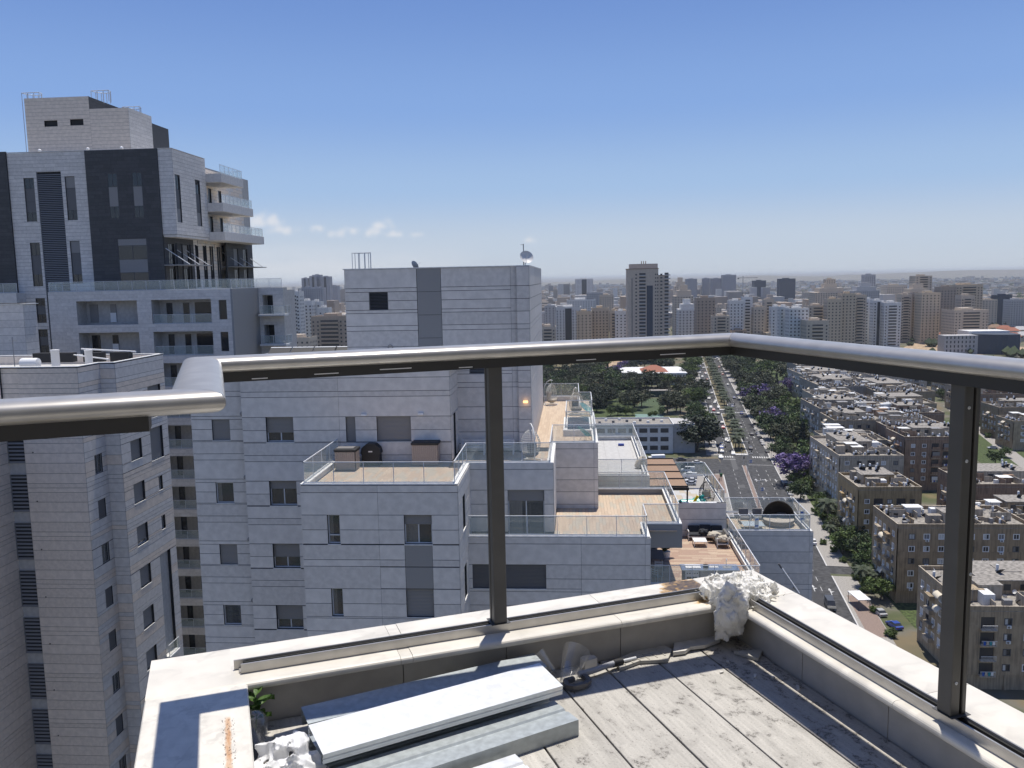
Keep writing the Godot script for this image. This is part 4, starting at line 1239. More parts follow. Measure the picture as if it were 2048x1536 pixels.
	body(b, -58, -53.3, -112, -107.5, 95.2, 100.6, M.slate1, "penthouse_block")
	for q in [[-66.6, 96.0, -102.0, 7.6], [-58.7, 102.6, -103.5, 1.3], [-57.0, 101.2, -107.5, 1.5]]: cage(b, V(q[0], q[1], q[2]), 2.2, q[3])
	for i in 3:
		var g := G.new(); g.xf.origin = V([-62.5, -56.6, -52.5][i], 96.0, -98.2); g.lathe([Vector2(.02, -.4), Vector2(.03, -.05), Vector2(.16, 0), Vector2(.2, .12), Vector2(.14, .26), Vector2(.01, .32)], 14)
		gpart(b, "roof_lamp", g, M.white)

func near_left_building() -> void:
	var b := thing("near_stone_tower", "beige grey stone residential tower in the near left below the handrail", "building")
	var W := [M.warmstone0, M.warmstone1, M.warmstone2]; var S := [M.stone0, M.stone1, M.warmstone1]
	body(b, -60, -38.5, -73.4, -62.75, 0, 73.2, M.plaster_in)
	body(b, -38.5, -37.25, -73.6, -65.85, 0, 73.2, M.plaster_in)
	var ys := [73.9, 73.51, 72.69, 72.33, 71.93]
	var k := 71.93
	while k > 28:
		for d in [.78, .8, .82, .8, .36, .36]:
			k -= d
			ys.append(k)
	var o := []
	var y := 69.6
	while y > 30:
		o.append(Rect2(-44.6, y - 3.2, 1.5, 3.0)); y -= 3.92
	# front: plain stone, louvre shaft, recessed flank
	facade(b, V(0, 0, -62.5), 0, -43.1, -38.26, 28, 73.97, ys, [], [], W)
	facade(b, V(0, 0, -62.7), 0, -44.6, -43.1, 69.6, 73.97, ys.slice(0, 8), [], [], W)
	bpart(b, "shaft_back", V(-44.6, 28, -63.5), V(-43.1, 69.6, -63.3), M.plaster_in)
	for r in o: louvre(b, "vent_grille", V(0, 0, -62.6), 0, r, .3, M.shutter)
	facade(b, V(-44.64, 0, -50), 90, 0, 13.2, 28, 69.2, ys.filter(func(v): return v < 69.3), [], [], W)
	body(b, -58, -44.9, -62.8, -50.2, 0, 69.1, M.plaster_in)
	facade(b, V(0, 0, -62.5), 0, -60, -44.6, 69.2, 73.97, ys.slice(0, 9), [], [], W)
	var i := 0
	for r in o:
		var g := G.new(); g.xf = Transform3D(Basis(V(1, 0, 0), V(0, 0, 1), V(0, -1, 0)), V(-42.4, r.position.y + .9, -62.48)); g.lathe([Vector2(.05, 0), Vector2(.05, .05), Vector2(.01, .05)], 10); gpart(b, "drain_spout", g, M.black)
		i += 1
	# side faces
	var w1 := []; var w2 := []
	for q in 10: w1.append(Rect2(1.3, 65.2 - q * 3.7, 1.1, 1.55))
	facade(b, V(-38.26, 0, -62.5), 90, 0, 3.3, 28, 73.97, ys, [], w1, S)
	for q in 10: window(b, V(-38.26, 0, -62.5), 90, w1[q], [0.0, .95, 0.0, .95, .9][q % 5], 2, .1, "shutter_dark", false)
	facade(b, V(0, 0, -65.6), 0, -38.26, -37.0, 28, 73.97, ys, [], [], S)
	w2 = [Rect2(4.9, 68.6, 2.3, 2.8), Rect2(4.8, 64.85, 2.25, 2.85), Rect2(5.75, 62.0, .7, 1.25), Rect2(5.75, 58.4, .7, 1.25)]
	for q in 7: w2.append(Rect2(1.45, 65.55 - q * 3.68, 1.85, 1.7))
	var tall := Rect2(4.95, 46.9, 2.0, 9.4)
	facade(b, V(-37, 0, -65.6), 90, 0, 8.1, 28, 73.97, ys, [], w2 + [tall], S, .5)
	for q in w2.size(): window(b, V(-37, 0, -65.6), 90, w2[q], [.97, .97, 0.0, 0.0, .97, .97, .8, .97, .97, .97, .97][q], 2, .22)
	bpart(b, "balcony_slab", V(-37.4, 46.7, -72.4), V(-36.6, 46.9, -70.5), M.cap)
	glass_rail(b, [V(-36.7, 46.9, -70.5), V(-36.7, 46.9, -72.4)], 1.05, 2.0)
	# roof behind a parapet, with plant
	coping(b, [V(-56, 74.0, -70.6), V(-44.6, 74.0, -62.68), V(-38.4, 74.0, -62.68), V(-38.4, 74.0, -65.7), V(-37.15, 74.0, -65.75), V(-37.15, 74.0, -73.7)], .34)
	body(b, -58, -37.2, -73.9, -73.5, 72.9, 73.9, M.warmstone1, "parapet")
	coping(b, [V(-37.15, 74.0, -73.75), V(-56, 74.0, -73.75)], .3)
	var g := G.new()
	g.tube([V(-44, 74.6, -72.8), V(-37.5, 74.5, -70.0)], .07, 8); g.tube([V(-45, 74.4, -71), V(-38.5, 74.1, -67.5)], .06, 8)
	gpart(b, "roof_pipe", g, M.white)
	for q in [[-42.3, -66.2, 1.75, .32], [-40.3, -67.6, 1.6, .3]]:
		g = G.new(); g.xf.origin = V(q[0], 73.2, q[1]); g.lathe([Vector2(q[3], 0), Vector2(q[3], q[2]), Vector2(q[3] + .03, q[2] + .02), Vector2(q[3] + .03, q[2] + .1), Vector2(.02, q[2] + .12)], 20); gpart(b, "vent_stack", g, M.white)
	for x in [-46.5, -44.6, -42.0, -39.6]: bpart(b, "solar_panel", V(x, 73.7, -70.4), V(x + 1.6, 74.5, -69.6), M.black)
	g = G.new(); g.xf = Transform3D(Basis(V(0, 1, 0), V(-1, 0, 0), V(0, 0, 1)), V(-43.6, 74.0, -66.0)); g.lathe([Vector2(.02, 0), Vector2(.4, .05), Vector2(.42, .2), Vector2(.42, 1.3), Vector2(.4, 1.45), Vector2(.02, 1.5)], 18); gpart(b, "water_heater", g, M.white)
	g = G.new(); g.tube([V(-45.0, 73.5, -65.0), V(-45.0, 76.2, -65.0)], .035, 6); g.tube([V(-45.3, 75.9, -65.0), V(-44.6, 75.9, -65.0)], .02, 6); gpart(b, "antenna_mast", g, M.panel_grey)
	# taller white wing behind at the frame edge
	var w := thing("white_stair_wing", "plain white stone wing behind the near left tower at the frame edge", "building")
	coursed(w, V(0, 0, -80), 0, -70, -54.0, 40, 78.5, .75, [], [M.stone0, M.stone1, M.stone2])
	coursed(w, V(-54.0, 0, -80), 90, 0, 2, 40, 78.5, .75, [], [M.stone0, M.stone1, M.stone2])
	body(w, -69.7, -54.25, -82, -80.25, 0, 78.3, M.plaster_in); coping(w, [V(-70, 78.55, -80.15), V(-54.1, 78.55, -80.15), V(-54.1, 78.55, -82)], .5)

# left x, right x, depth z, height, colour, style of the towers of the town
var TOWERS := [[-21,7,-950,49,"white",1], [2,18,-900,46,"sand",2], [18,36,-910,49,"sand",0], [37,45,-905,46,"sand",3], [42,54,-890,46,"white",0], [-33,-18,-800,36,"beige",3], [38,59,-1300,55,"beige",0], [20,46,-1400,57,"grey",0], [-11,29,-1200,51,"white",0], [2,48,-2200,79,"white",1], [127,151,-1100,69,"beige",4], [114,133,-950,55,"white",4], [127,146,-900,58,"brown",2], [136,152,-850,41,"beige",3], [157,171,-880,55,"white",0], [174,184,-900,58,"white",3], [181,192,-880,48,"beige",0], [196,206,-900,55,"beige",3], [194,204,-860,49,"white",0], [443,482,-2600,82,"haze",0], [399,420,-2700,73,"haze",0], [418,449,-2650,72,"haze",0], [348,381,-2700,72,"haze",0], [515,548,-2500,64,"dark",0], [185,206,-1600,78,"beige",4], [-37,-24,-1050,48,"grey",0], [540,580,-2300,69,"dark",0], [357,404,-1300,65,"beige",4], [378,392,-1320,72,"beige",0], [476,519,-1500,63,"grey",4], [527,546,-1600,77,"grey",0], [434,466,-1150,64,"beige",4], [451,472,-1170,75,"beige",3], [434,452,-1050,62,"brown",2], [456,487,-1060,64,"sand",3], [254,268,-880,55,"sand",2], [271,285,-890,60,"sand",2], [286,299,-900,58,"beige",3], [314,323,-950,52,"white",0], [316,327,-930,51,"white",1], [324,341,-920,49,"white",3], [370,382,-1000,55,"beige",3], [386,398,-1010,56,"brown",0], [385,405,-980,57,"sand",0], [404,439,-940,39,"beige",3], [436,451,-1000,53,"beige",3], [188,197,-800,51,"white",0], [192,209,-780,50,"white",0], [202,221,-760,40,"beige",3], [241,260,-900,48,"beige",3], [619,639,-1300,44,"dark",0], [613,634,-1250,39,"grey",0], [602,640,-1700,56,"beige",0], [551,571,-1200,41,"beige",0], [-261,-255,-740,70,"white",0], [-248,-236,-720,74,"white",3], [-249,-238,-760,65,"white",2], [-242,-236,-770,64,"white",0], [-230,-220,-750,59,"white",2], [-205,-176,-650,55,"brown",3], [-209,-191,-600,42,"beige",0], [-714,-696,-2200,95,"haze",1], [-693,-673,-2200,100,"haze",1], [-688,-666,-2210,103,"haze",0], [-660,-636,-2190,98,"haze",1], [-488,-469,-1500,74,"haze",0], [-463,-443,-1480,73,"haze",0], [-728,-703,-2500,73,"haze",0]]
var HOUSES := [[412,-1144],[414,-1120],[453,-1185],[467,-1181],[469,-1156],[494,-1175],[507,-1172],[506,-1147],[529,-1167],[507,-1100],[540,-1139],[540,-1115],[528,-1073],[547,-1091],[404,-1057],[411,-1036],[421,-1034],[425,-1014],[435,-1012],[442,-1010],[457,-1007],[487,-1040],[482,-1003],[486,-984],[504,-998],[381,-1042]]

# ---------------------------------------------------------------- trees, palms, shrubs
var protos := {}
func leaf_mat(nm: String, c: Color) -> StandardMaterial3D:
	var m := mat(nm, c.linear_to_srgb(), .7)
	m.vertex_color_use_as_albedo = true
	m.backlight_enabled = true; m.backlight = Color(c.r * .35, c.g * .4, c.b * .2).linear_to_srgb()
	return m

# unit crown, roughly one metre in radius, many small leaf faces gathered in clumps
func crown_mesh(sd: int, clumps: int, per: int, sq: Vector3, leaf: float, cone := false) -> ArrayMesh:
	var r := RandomNumberGenerator.new(); r.seed = sd
	var g := G.new(); g.hued = true
	var f := noise(sd, 1.1, 2)
	for i in clumps:
		var d := V(r.randfn(), r.randfn(), r.randfn()).normalized()
		var k := pow(r.randf(), .42) * (1.0 + .7 * f.get_noise_3dv(d * 1.9))
		var c := d * k * .86
		if cone:
			var y := r.randf()
			c = V(d.x, 0, d.z).normalized() * (1.0 - y) * pow(r.randf(), .5) * .95 + V(0, y * 2 - 1, 0)
		c *= sq
		var tone := r.randf_range(.62, 1.25)
		var cr := r.randf_range(.16, .3)
		for j in per:
			var p := c + V(r.randfn(), r.randfn() * .75, r.randfn()) * cr * .55 * sq
			var n := (V(r.randfn(), r.randfn() + .5, r.randfn())).normalized()
			var x := n.cross(V(r.randfn(), r.randfn(), r.randfn())).normalized() * leaf * r.randf_range(.6, 1.3)
			var y := n.cross(x.normalized()) * leaf * r.randf_range(.4, .8)
			var t := tone * r.randf_range(.8, 1.2)
			g.col = Color(t, t * r.randf_range(.94, 1.06), t * r.randf_range(.8, 1.1))
			g.quad(p - x, p - y, p + x, p + y)
	return g.mesh()

func trunk_mesh(sd: int, h: float, r0: float) -> ArrayMesh:
	var r := RandomNumberGenerator.new(); r.seed = sd
	var g := G.new()
	g.tube([V(0, -.3, 0), V(.08, h * .3, .05), V(.05, h * .62, -.05)], r0, 7, r0 * .7)
	for i in 5:
		var a := TAU * i / 5 + r.randf()
		g.tube([V(.05, h * r.randf_range(.45, .6), -.05), V(cos(a) * h * .16, h * .74, sin(a) * h * .16), V(cos(a) * h * .3, h * r.randf_range(.82, .95), sin(a) * h * .3)], r0 * .5, 5, r0 * .14)
	return g.mesh()

func make_trees() -> void:
	var bark := tmat("bark", lin(.11, .085, .065), M.t_blot, 1.5, .95)
	var green := leaf_mat("leaf_green", Color(.062, .098, .03)); var dark := leaf_mat("leaf_ficus", Color(.022, .036, .016))
	var olive := leaf_mat("leaf_olive", Color(.07, .082, .042)); var jac := leaf_mat("leaf_jacaranda", Color(.15, .105, .27)); var cyp := leaf_mat("leaf_cypress", Color(.022, .034, .02))
	var lime := leaf_mat("leaf_lime", Color(.085, .13, .025))
	var ms := []
	for i in 3: ms.append(crown_mesh(100 + i, 80, 34, V(1, .78, 1), .085))
	var dense := crown_mesh(120, 130, 40, V(1, .8, 1), .085); var tight := crown_mesh(121, 60, 60, V(1, .8, 1), .1)
	var con := crown_mesh(130, 110, 26, V(1, 1, 1), .13, true)
	var tk := trunk_mesh(3, 1.0, .035)
	M.crowns = [[ms, green], [[dense], dark], [ms, olive], [ms, jac], [[con], cyp], [[], null], [[tight], lime]]
	M.barkm = bark; M.trunkm = tk; M.greens = [green, leaf_mat("leaf_deep", Color(.036, .064, .022)), lime, leaf_mat("leaf_fresh", Color(.07, .115, .03))]

func tree(x: float, z: float, kind: int, h: float, label: String, group: String, i := 0) -> void:
	if kind == 5:
		palm(x, z, h, label, group, i); return
	var nm: String = ["broadleaf_tree", "ficus_tree", "olive_toned_tree", "jacaranda_tree", "cypress_tree", "", "shrub"][kind]
	var t := thing(nm, label, "shrub" if kind == 6 else "tree", V(x, 0, z), rng.randf() * 360.0, group)
	var d: Array = M.crowns[kind]
	var me: ArrayMesh = d[0][i % d[0].size()]
	var ma: Material = d[1]
	if kind == 0: ma = M.greens[i % 4]
	if kind == 6:
		part(t, "crown", me, ma, V(0, h * .42, 0), Basis.from_scale(V(h * .6, h * .55, h * .6)))
		part(t, "stem", M.trunkm, M.barkm, V(0, 0, 0), Basis.from_scale(V(h, h * .4, h)))
		return
	if kind == 4:
		part(t, "trunk", M.trunkm, M.barkm, Vector3.ZERO, Basis.from_scale(V(h * .6, h * .5, h * .6)))
		part(t, "crown", me, ma, V(0, h * .54, 0), Basis.from_scale(V(h * .16, h * .47, h * .16)))
		return
	part(t, "trunk", M.trunkm, M.barkm, Vector3.ZERO, Basis.from_scale(V(h, h, h)))
	var w := rng.randf_range(.46, .58) * (1.15 if kind == 1 else 1.0)
	part(t, "crown", me, ma, V(0, h * .62, 0), Basis.from_scale(V(h * w, h * .46, h * w * rng.randf_range(.9, 1.1))))

func frond_mesh(l: float, droop: float) -> ArrayMesh:
	var g := G.new(); g.hued = true
	var p := []
	for i in 8:
		var t := i / 7.0
		p.append(V(0, l * (.62 * t - droop * t * t), l * (.25 * t + .62 * t * t * .9)))
	for i in 7:
		var k := 1.0 if i > 0 else .5
		var w0: float = l * .17 * sin(PI * (.12 + .85 * i / 7.0)); var w1: float = l * .17 * sin(PI * (.12 + .85 * (i + 1) / 7.0))
		for s in [-1.0, 1.0]:
			var a: Vector3 = p[i]; var b: Vector3 = p[i + 1]
			for j in 3: # separate leaflets with gaps
				var u0 := a.lerp(b, j / 3.0); var u1 := a.lerp(b, (j + .62) / 3.0)
				g.col = Color(1, 1, 1) * (.75 + .18 * ((i + j) % 3))
				var ww := lerpf(w0, w1, j / 3.0) * k
				g.quad(u0, u1, u1 + V(s * ww, -ww * .55, ww * .5), u0 + V(s * ww * .95, -ww * .55, ww * .42))
	return g.mesh()

func palm(x: float, z: float, h: float, label: String, group: String, i: int) -> void:
	if not protos.has("palm"):
		var fm := leaf_mat("leaf_palm", Color(.06, .08, .042))
		protos.palm = [frond_mesh(1.0, .62), frond_mesh(1.0, .95), frond_mesh(1.0, 1.25), fm, tmat("palm_bark", lin(.13, .1, .075), M.t_blot, .8, .95)]
	var d: Array = protos.palm
	var t := thing("date_palm", label, "palm tree", V(x, 0, z), rng.randf() * 360, group)
	var th := h * .68
	var g := G.new()
	var pts := []
	for k in 7: pts.append(V(.12 * sin(k * .7 + i), th * k / 6.0, .1 * cos(k * .5 + i)))
	g.tube(pts, h * .032, 8, h * .024)
	gpart(t, "trunk", g, d[4])
	var fl := clampf(h * .5, 2.4, 4.8)
	for k in 34:
		var a := k * 2.39996; var e: float = [.05, .35, .8][k % 3]
		part(t, "frond", d[k % 3], d[3], V(pts[6].x, th, pts[6].z), Basis(Vector3.UP, a) * Basis(V(1, 0, 0), -.15 + e * .35) * Basis.from_scale(V(fl, fl, fl)))

# ---------------------------------------------------------------- ground, avenue, vehicles
const R0 := Vector3(63.5, 0, -190)
const RD := Vector3(.1152, 0, -.99334)
const RN := Vector3(.99334, 0, .1152)
const ORD := ["nearest", "second nearest", "third nearest", "fourth nearest", "fifth nearest", "sixth nearest", "seventh nearest", "eighth nearest", "ninth nearest", "tenth nearest", "eleventh nearest", "twelfth nearest", "thirteenth nearest", "fourteenth nearest", "fifteenth nearest", "sixteenth nearest", "seventeenth nearest", "eighteenth nearest", "nineteenth nearest", "twentieth nearest"]

func RP(s: float, t: float, y := 0.0) -> Vector3: return R0 + RD * s + RN * t + V(0, y, 0)

func strip_road(g: G, s0: float, s1: float, t0: float, t1: float, y: float, h := 0.0) -> void:
	var a := RP(s0, t0, y); var b := RP(s0, t1, y); var c := RP(s1, t1, y); var d := RP(s1, t0, y)
	g.quad(a, b, c, d)
	if h > 0:
		var o := V(0, -h, 0)
		g.quad(a + o, b + o, b, a); g.quad(b + o, c + o, c, b); g.quad(c + o, d + o, d, c); g.quad(d + o, a + o, a, d)

func flat(nm: String, pts: Array, y: float, m: Material) -> void:
	var p := PackedVector2Array()
	for q in pts: p.append(Vector2(q[0], q[1]))
	var g := G.new()
	var ix := Geometry2D.triangulate_polygon(p)
	for i in range(0, ix.size(), 3):
		var a := p[ix[i]]; var b := p[ix[i + 1]]; var c := p[ix[i + 2]]
		if (b - a).cross(c - a) > 0: g.tri(V(a.x, y, a.y), V(c.x, y, c.y), V(b.x, y, b.y))
		else: g.tri(V(a.x, y, a.y), V(b.x, y, b.y), V(c.x, y, c.y))
	structure(nm, g, m)

func ground() -> void:
	var st := [[0.0, Color(.62, .62, .52)], [.35, Color(.75, .70, .58)], [.5, Color(.70, .70, .66)], [.68, Color(.52, .58, .40)], [1.0, Color(.85, .76, .6)]]
	var gm := tmat("earth", lin(.3, .28, .25), ntex(51, .01, 0, 1, 512, 5, st), 160.0, .95)
	var g := G.new(); g.box(V(-14000, -2, -16000), V(14000, 0, 600)); structure("ground", g, gm)
	tmat("asphalt", lin(.072, .072, .074), ntex(52, .02, .72, 1.0, 512, 6), 22.0, .9)
	tmat("paving", lin(.36, .34, .31), ntex(53, .04, .85, 1.0, 256, 4), 5.0, .9)
	tmat("paving_red", lin(.27, .2, .165), ntex(54, .04, .85, 1.0, 256, 4), 4.0, .9)
	mat("kerb", lin(.55, .54, .52), .8); mat("marking", lin(.5, .5, .49), .8)
	tmat("grass", lin(.085, .12, .035), ntex(55, .03, .6, 1.0, 256, 5), 9.0, .95)
	tmat("dry_grass", lin(.2, .17, .09), ntex(56, .02, .6, 1.0, 256, 5), 22.0, .95)
	tmat("sand", lin(.5, .37, .24), ntex(57, .02, .75, 1.0, 256, 5), 30.0, .95)
	tmat("turf", lin(.075, .11, .05), ntex(58, .03, .8, 1.0, 256, 3), 6.0, .95)

func street() -> void:
	make_trees()
	var g := G.new()
	strip_road(g, -170, 1250, -21.5, 0, .02); structure("avenue_road", g, M.asphalt)
	flat("side_road", [[10, -344], [62, -344], [62, -373], [10, -376]], .016, M.asphalt)
	flat("side_road", [[66, -226], [92, -223], [92, -229], [66, -233]], .016, M.asphalt)
	flat("side_road", [[168, -300], [174, -300], [226, -520], [220, -522]], .016, M.paving)
	flat("side_road", [[37, -750], [44.5, -750], [70, -905], [62, -905]], .016, M.asphalt)
	flat("car_park", [[30, -318], [56, -318], [58, -346], [30, -346]], .012, M.paving)
	for q in [["pavement", 0.3, 6.0, -40.0, 34.0], ["pavement", .3, 6.0, 42.0, 1200.0], ["pavement", -28.0, -21.8, -60.0, 150.0], ["pavement", -27.0, -21.8, 188.0, 1200.0]]:
		g = G.new(); strip_road(g, q[3], q[4], q[1], q[2], .15, .15); structure(q[0], g, M.paving)
		g = G.new()
		var e: float = q[1] - .3 if q[1] > 0 else q[2]
		strip_road(g, q[3], q[4], e, e + .3, .16, .16); structure("kerb", g, M.kerb)
	g = G.new(); strip_road(g, -5.0, 20.0, 1.2, 5.8, .156); structure("brick_pavement", g, M.paving_red)
	g = G.new(); strip_road(g, 120, 150, -27.5, -22.2, .156); structure("brick_pavement", g, M.paving_red)
	mat("asphalt_old", lin(.1, .1, .1), .95); mat("asphalt_new", lin(.045, .045, .047), .9)
	rng.seed = 44
	for i in 30:
		g = G.new()
		var s0 := rng.randf_range(-20, 420); var t0: float = [-20.5, -17.2, -7.4, -3.8][i % 4]
		strip_road(g, s0, s0 + rng.randf_range(3, 26), t0, t0 + rng.randf_range(.8, 3.0), .0235 + .0001 * i); structure("asphalt_patch", g, M.asphalt_old if i % 2 else M.asphalt_new)
	# planted median and narrow island
	for q in [[190.0, 308.0], [322.0, 700.0], [712.0, 1150.0]]:
		g = G.new(); strip_road(g, q[0], q[1], -14.6, -8.6, .16, .16); structure("kerb", g, M.kerb)
		g = G.new(); strip_road(g, q[0] + 3, q[1] - 1, -14.2, -9.0, .18); structure("median_soil", g, M.dry_grass)
	g = G.new(); strip_road(g, 96, 168, -12.9, -11.6, .15, .15); structure("median_island", g, M.paving_red)
	for i in 70:
		for t in [-13.1, -11.6]:
			if i % 2 == 0: continue
			g = G.new(); strip_road(g, 96 + i * 1.03, 97 + i * 1.03, t, t + .3, .17, .17); structure("kerb_stone", g, M.kerb)
	# markings
	var mk := []
	for s in [184.5, 311.0]:
		for k in 22:
			var t := -21.0 + k * .98
			if t > -15.2 and t < -8.2: continue
			mk.append([s, s + 3.2, t, t + .5])
	for s in [180.5, 317.5, 170.0]: mk.append([s, s + .5, -20.8, -14.8] if s > 175 else [s, s + .4, -10.5, -.4])
	for k in 120:
		var s := 196.0 + k * 8.0
		if s > 300 and s < 324: continue
		mk.append([s, s + 3.0, -17.9, -17.76]); mk.append([s, s + 3.0, -4.3, -4.16])
	for k in 30:
		var s := -60.0 + k * 7.5
		mk.append([s, s + 3.0, -7.9, -7.76]); mk.append([s, s + 3.0, -4.2, -4.06]); mk.append([s, s + 3.0, -17.2, -17.06])
	for q in mk:
		g = G.new(); strip_road(g, q[0], q[1], q[2], q[3], .03); structure("road_marking", g, M.marking)
	for a in [[140, -9.6], [140, -6.0], [140, -2.2], [112, -9.6], [112, -2.2], [60, -6], [22, -6], [20, -2.2], [230, -6], [232, -2.4], [205, -19.5], [240, -16.4], [262, -6.3]]:
		g = G.new()
		var s: float = a[0]; var t: float = a[1]
		strip_road(g, s, s + 3.2, t - .1, t + .1, .028)
		g.tri(RP(s + 3.2, t - .42, .028), RP(s + 3.2, t + .42, .028), RP(s + 4.9, t, .028))
		g.tri(RP(s + 1.6, t + .1, .028), RP(s + 2.5, t + 1.0, .028), RP(s + 2.6, t + .1, .028))
		structure("road_arrow", g, M.marking)
	# green areas
	flat("park_lawn", [[110, -560], [130, -800], [215, -800], [190, -560]], .01, M.grass)
	flat("park_lawn", [[94, -330], [110, -560], [160, -560], [112, -330]], .01, M.grass)
	flat("garden_lawn", [[76, -190], [80, -330], [112, -330], [86, -190]], .008, M.grass)
	flat("park_lawn", [[-40, -470], [-60, -700], [34, -640], [40, -480]], .01, M.grass)
	flat("scrub_land", [[-140, -640], [-140, -980], [5, -980], [34, -640]], .006, M.dry_grass)
	flat("sand_lot", [[11, -830], [28, -750], [52, -760], [60, -905], [30, -930]], .014, M.sand)
	flat("sand_lot", [[2, -700], [20, -640], [42, -650], [30, -700]], .014, M.sand)
	flat("sports_pitch", [[44, -562], [60, -564], [51, -496], [34, -500]], .02, M.turf)
	flat("sports_court", [[35, -499], [51, -496], [50, -484], [34, -486]], .022, mat("court", lin(.16, .25, .22), .9))
	flat("field_strip", [[330, -900], [355, -830], [470, -870], [460, -980], [380, -985]], .012, M.sand)
	flat("garden_lawn", [[165, -320], [180, -470], [230, -470], [200, -320]], .008, M.grass)
	plant(); vehicles(); lamps(); people()

func plant() -> void:
	var tr := [[55,-387,1,13.0], [51,-398,1,10.0], [64,-404,1,9.0], [136,-712,0,9.0], [139,-686,0,9.0], [152,-699,0,9.0], [121,-645,2,8.0], [126,-606,2,8.0], [172,-727,0,9.0], [187,-746,0,9.0], [183,-707,0,8.0], [168,-748,0,8.0], [133,-752,0,7.0], [158,-780,0,8.0], [167,-673,0,8.0], [138,-592,4,12.0], [99,-375,4,15.0], [107,-535,3,7.0], [143,-574,3,8.0], [83,-326,3,9.0], [118,-552,2,7.0], [111,-483,2,8.0], [128,-491,2,7.0], [108,-443,2,9.0], [95,-416,0,8.0], [106,-415,2,8.0], [88,-370,0,7.0], [97,-397,2,8.0], [79,-302,0,6.0], [82,-321,0,5.0], [84,-313,0,5.0], [91,-337,2,6.0], [94,-386,0,7.0], [73,-390,5,9.0], [80,-432,5,8.5], [86,-479,5,8.5], [92,-521,5,8.0], [96,-553,5,7.5], [100,-590,5,7.5], [105,-625,5,7.5], [110,-662,5,7.5], [115,-703,5,7.5], [119,-741,5,7.5], [123,-775,5,7.5], [127,-812,5,7.5], [98,-572,5,7.5], [107,-643,5,7.5], [117,-721,5,7.0], [106,-495,5,8.0], [101,-446,5,9.0], [115,-483,5,9.0], [102,-466,5,7.0], [115,-458,5,9.0], [81,-274,5,10.0], [77,-258,5,5.0], [106,-391,5,10.0], [114,-415,5,8.0], [65,-444,0,5.0], [80,-554,0,5.0], [72,-493,0,5.0], [92,-663,2,6.0], [105,-755,0,7.0], [112,-824,0,7.0], [94,-716,0,7.0], [117,-877,0,8.0], [106,-851,2,7.0], [76,-242,0,6.0], [79,-237,0,6.0], [77,-225,0,6.0], [81,-251,0,5.0], [81,-233,0,7.0], [73,-216,5,7.0], [75,-214,5,6.0], [74,-207,0,5.0], [73,-221,6,2.2], [69,-185,6,2.4], [70,-199,6,2.0], [72,-212,6,2.0], [85,-296,0,4.0], [80,-283,6,3.0], [78,-266,6,2.5], [78,-253,6,2.5], [92,-321,2,5.0], [101,-350,2,5.0], [104,-370,0,5.0], [73,-251,6,2.0], [74,-244,6,2.0], [74,-235,6,2.0], [211,-439,6,3.0], [201,-413,6,3.0], [205,-439,0,4.0], [198,-419,6,3.0], [173,-359,0,5.0], [184,-373,0,4.0], [168,-332,6,3.0], [217,-470,0,4.0], [211,-425,6,3.0], [248,-619,2,8.0], [244,-592,2,8.0], [248,-634,0,8.0], [229,-545,0,6.0], [-15,-656,1,8.0], [-20,-662,0,8.0], [2,-636,2,11.0], [-2,-645,0,9.0], [8,-617,2,12.0], [17,-659,0,9.0], [21,-668,0,9.0], [7,-714,2,10.0], [16,-707,2,10.0], [-8,-760,1,10.0], [-2,-759,1,10.0], [-18,-768,1,9.0], [28,-736,4,8.0], [9,-771,4,8.0], [27,-684,0,6.0], [32,-678,3,8.0], [41,-729,3,7.0], [26,-574,0,10.0], [29,-582,0,9.0], [15,-526,1,9.0], [19,-532,1,9.0], [12,-507,1,8.0], [31,-512,2,10.0], [35,-515,2,10.0], [41,-527,2,9.0], [34,-538,2,8.0], [40,-614,1,9.0], [44,-610,1,9.0], [49,-614,1,8.0], [55,-613,1,9.0], [59,-613,1,9.0], [63,-621,1,8.0], [54,-499,2,10.0], [59,-505,2,10.0], [62,-501,2,9.0], [56,-523,2,8.0], [61,-536,2,8.0], [53,-753,2,10.0], [60,-752,2,11.0], [69,-758,2,10.0], [76,-750,2,9.0], [82,-750,0,9.0], [88,-678,0,9.0], [94,-688,0,8.0], [83,-648,1,8.0], [75,-612,2,8.0], [70,-587,0,6.0], [24,-552,0,8.0], [5,-564,0,8.0], [-0,-576,0,8.0], [-6,-584,0,9.0], [8,-583,0,8.0], [-8,-554,0,9.0], [-22,-723,0,8.0], [-25,-667,1,8.0], [46,-494,6,3.0], [43,-491,6,3.0], [29,-494,0,5.0], [25,-495,0,5.0], [20,-492,0,5.0], [33,-494,0,4.0], [50,-493,0,4.0]]
	rng.seed = 12
	for i in 46: # palms along the whole median
		var c := RP(205 + i * 15.0, -11.6 + (i % 2) * .9)
		if i * 15.0 + 205 > 300 and i * 15.0 + 205 < 330: continue
		tr.append([c.x, c.z, 5, rng.randf_range(8.0, 10.0)])
	for i in 75: # park canopy on the right
		var c := RP(rng.randf_range(150, 620), rng.randf_range(9, 30) + (rng.randf_range(0, 45) if rng.randf() < .7 else 0.0))
		if c.z > -520 and c.x > 108 - (c.z + 380) * .2: continue
		tr.append([c.x, c.z, [0, 2, 0, 2, 0, 5][i % 6], rng.randf_range(7, 12)])
	for i in 85: # trees left of the avenue
		var c := V(rng.randf_range(-60, 84), 0, rng.randf_range(-740, -480))
		if c.x > 30 and c.x < 64 and c.z > -572: continue
		if c.x > 34 and c.x < 84 and c.z < -632 and c.z > -684: continue
		if RP(0, 0).x + (-c.z - 190) * .116 - 24 < c.x: continue
		tr.append([c.x, c.z, [0, 2, 1, 2, 0][i % 5], rng.randf_range(6, 11)])
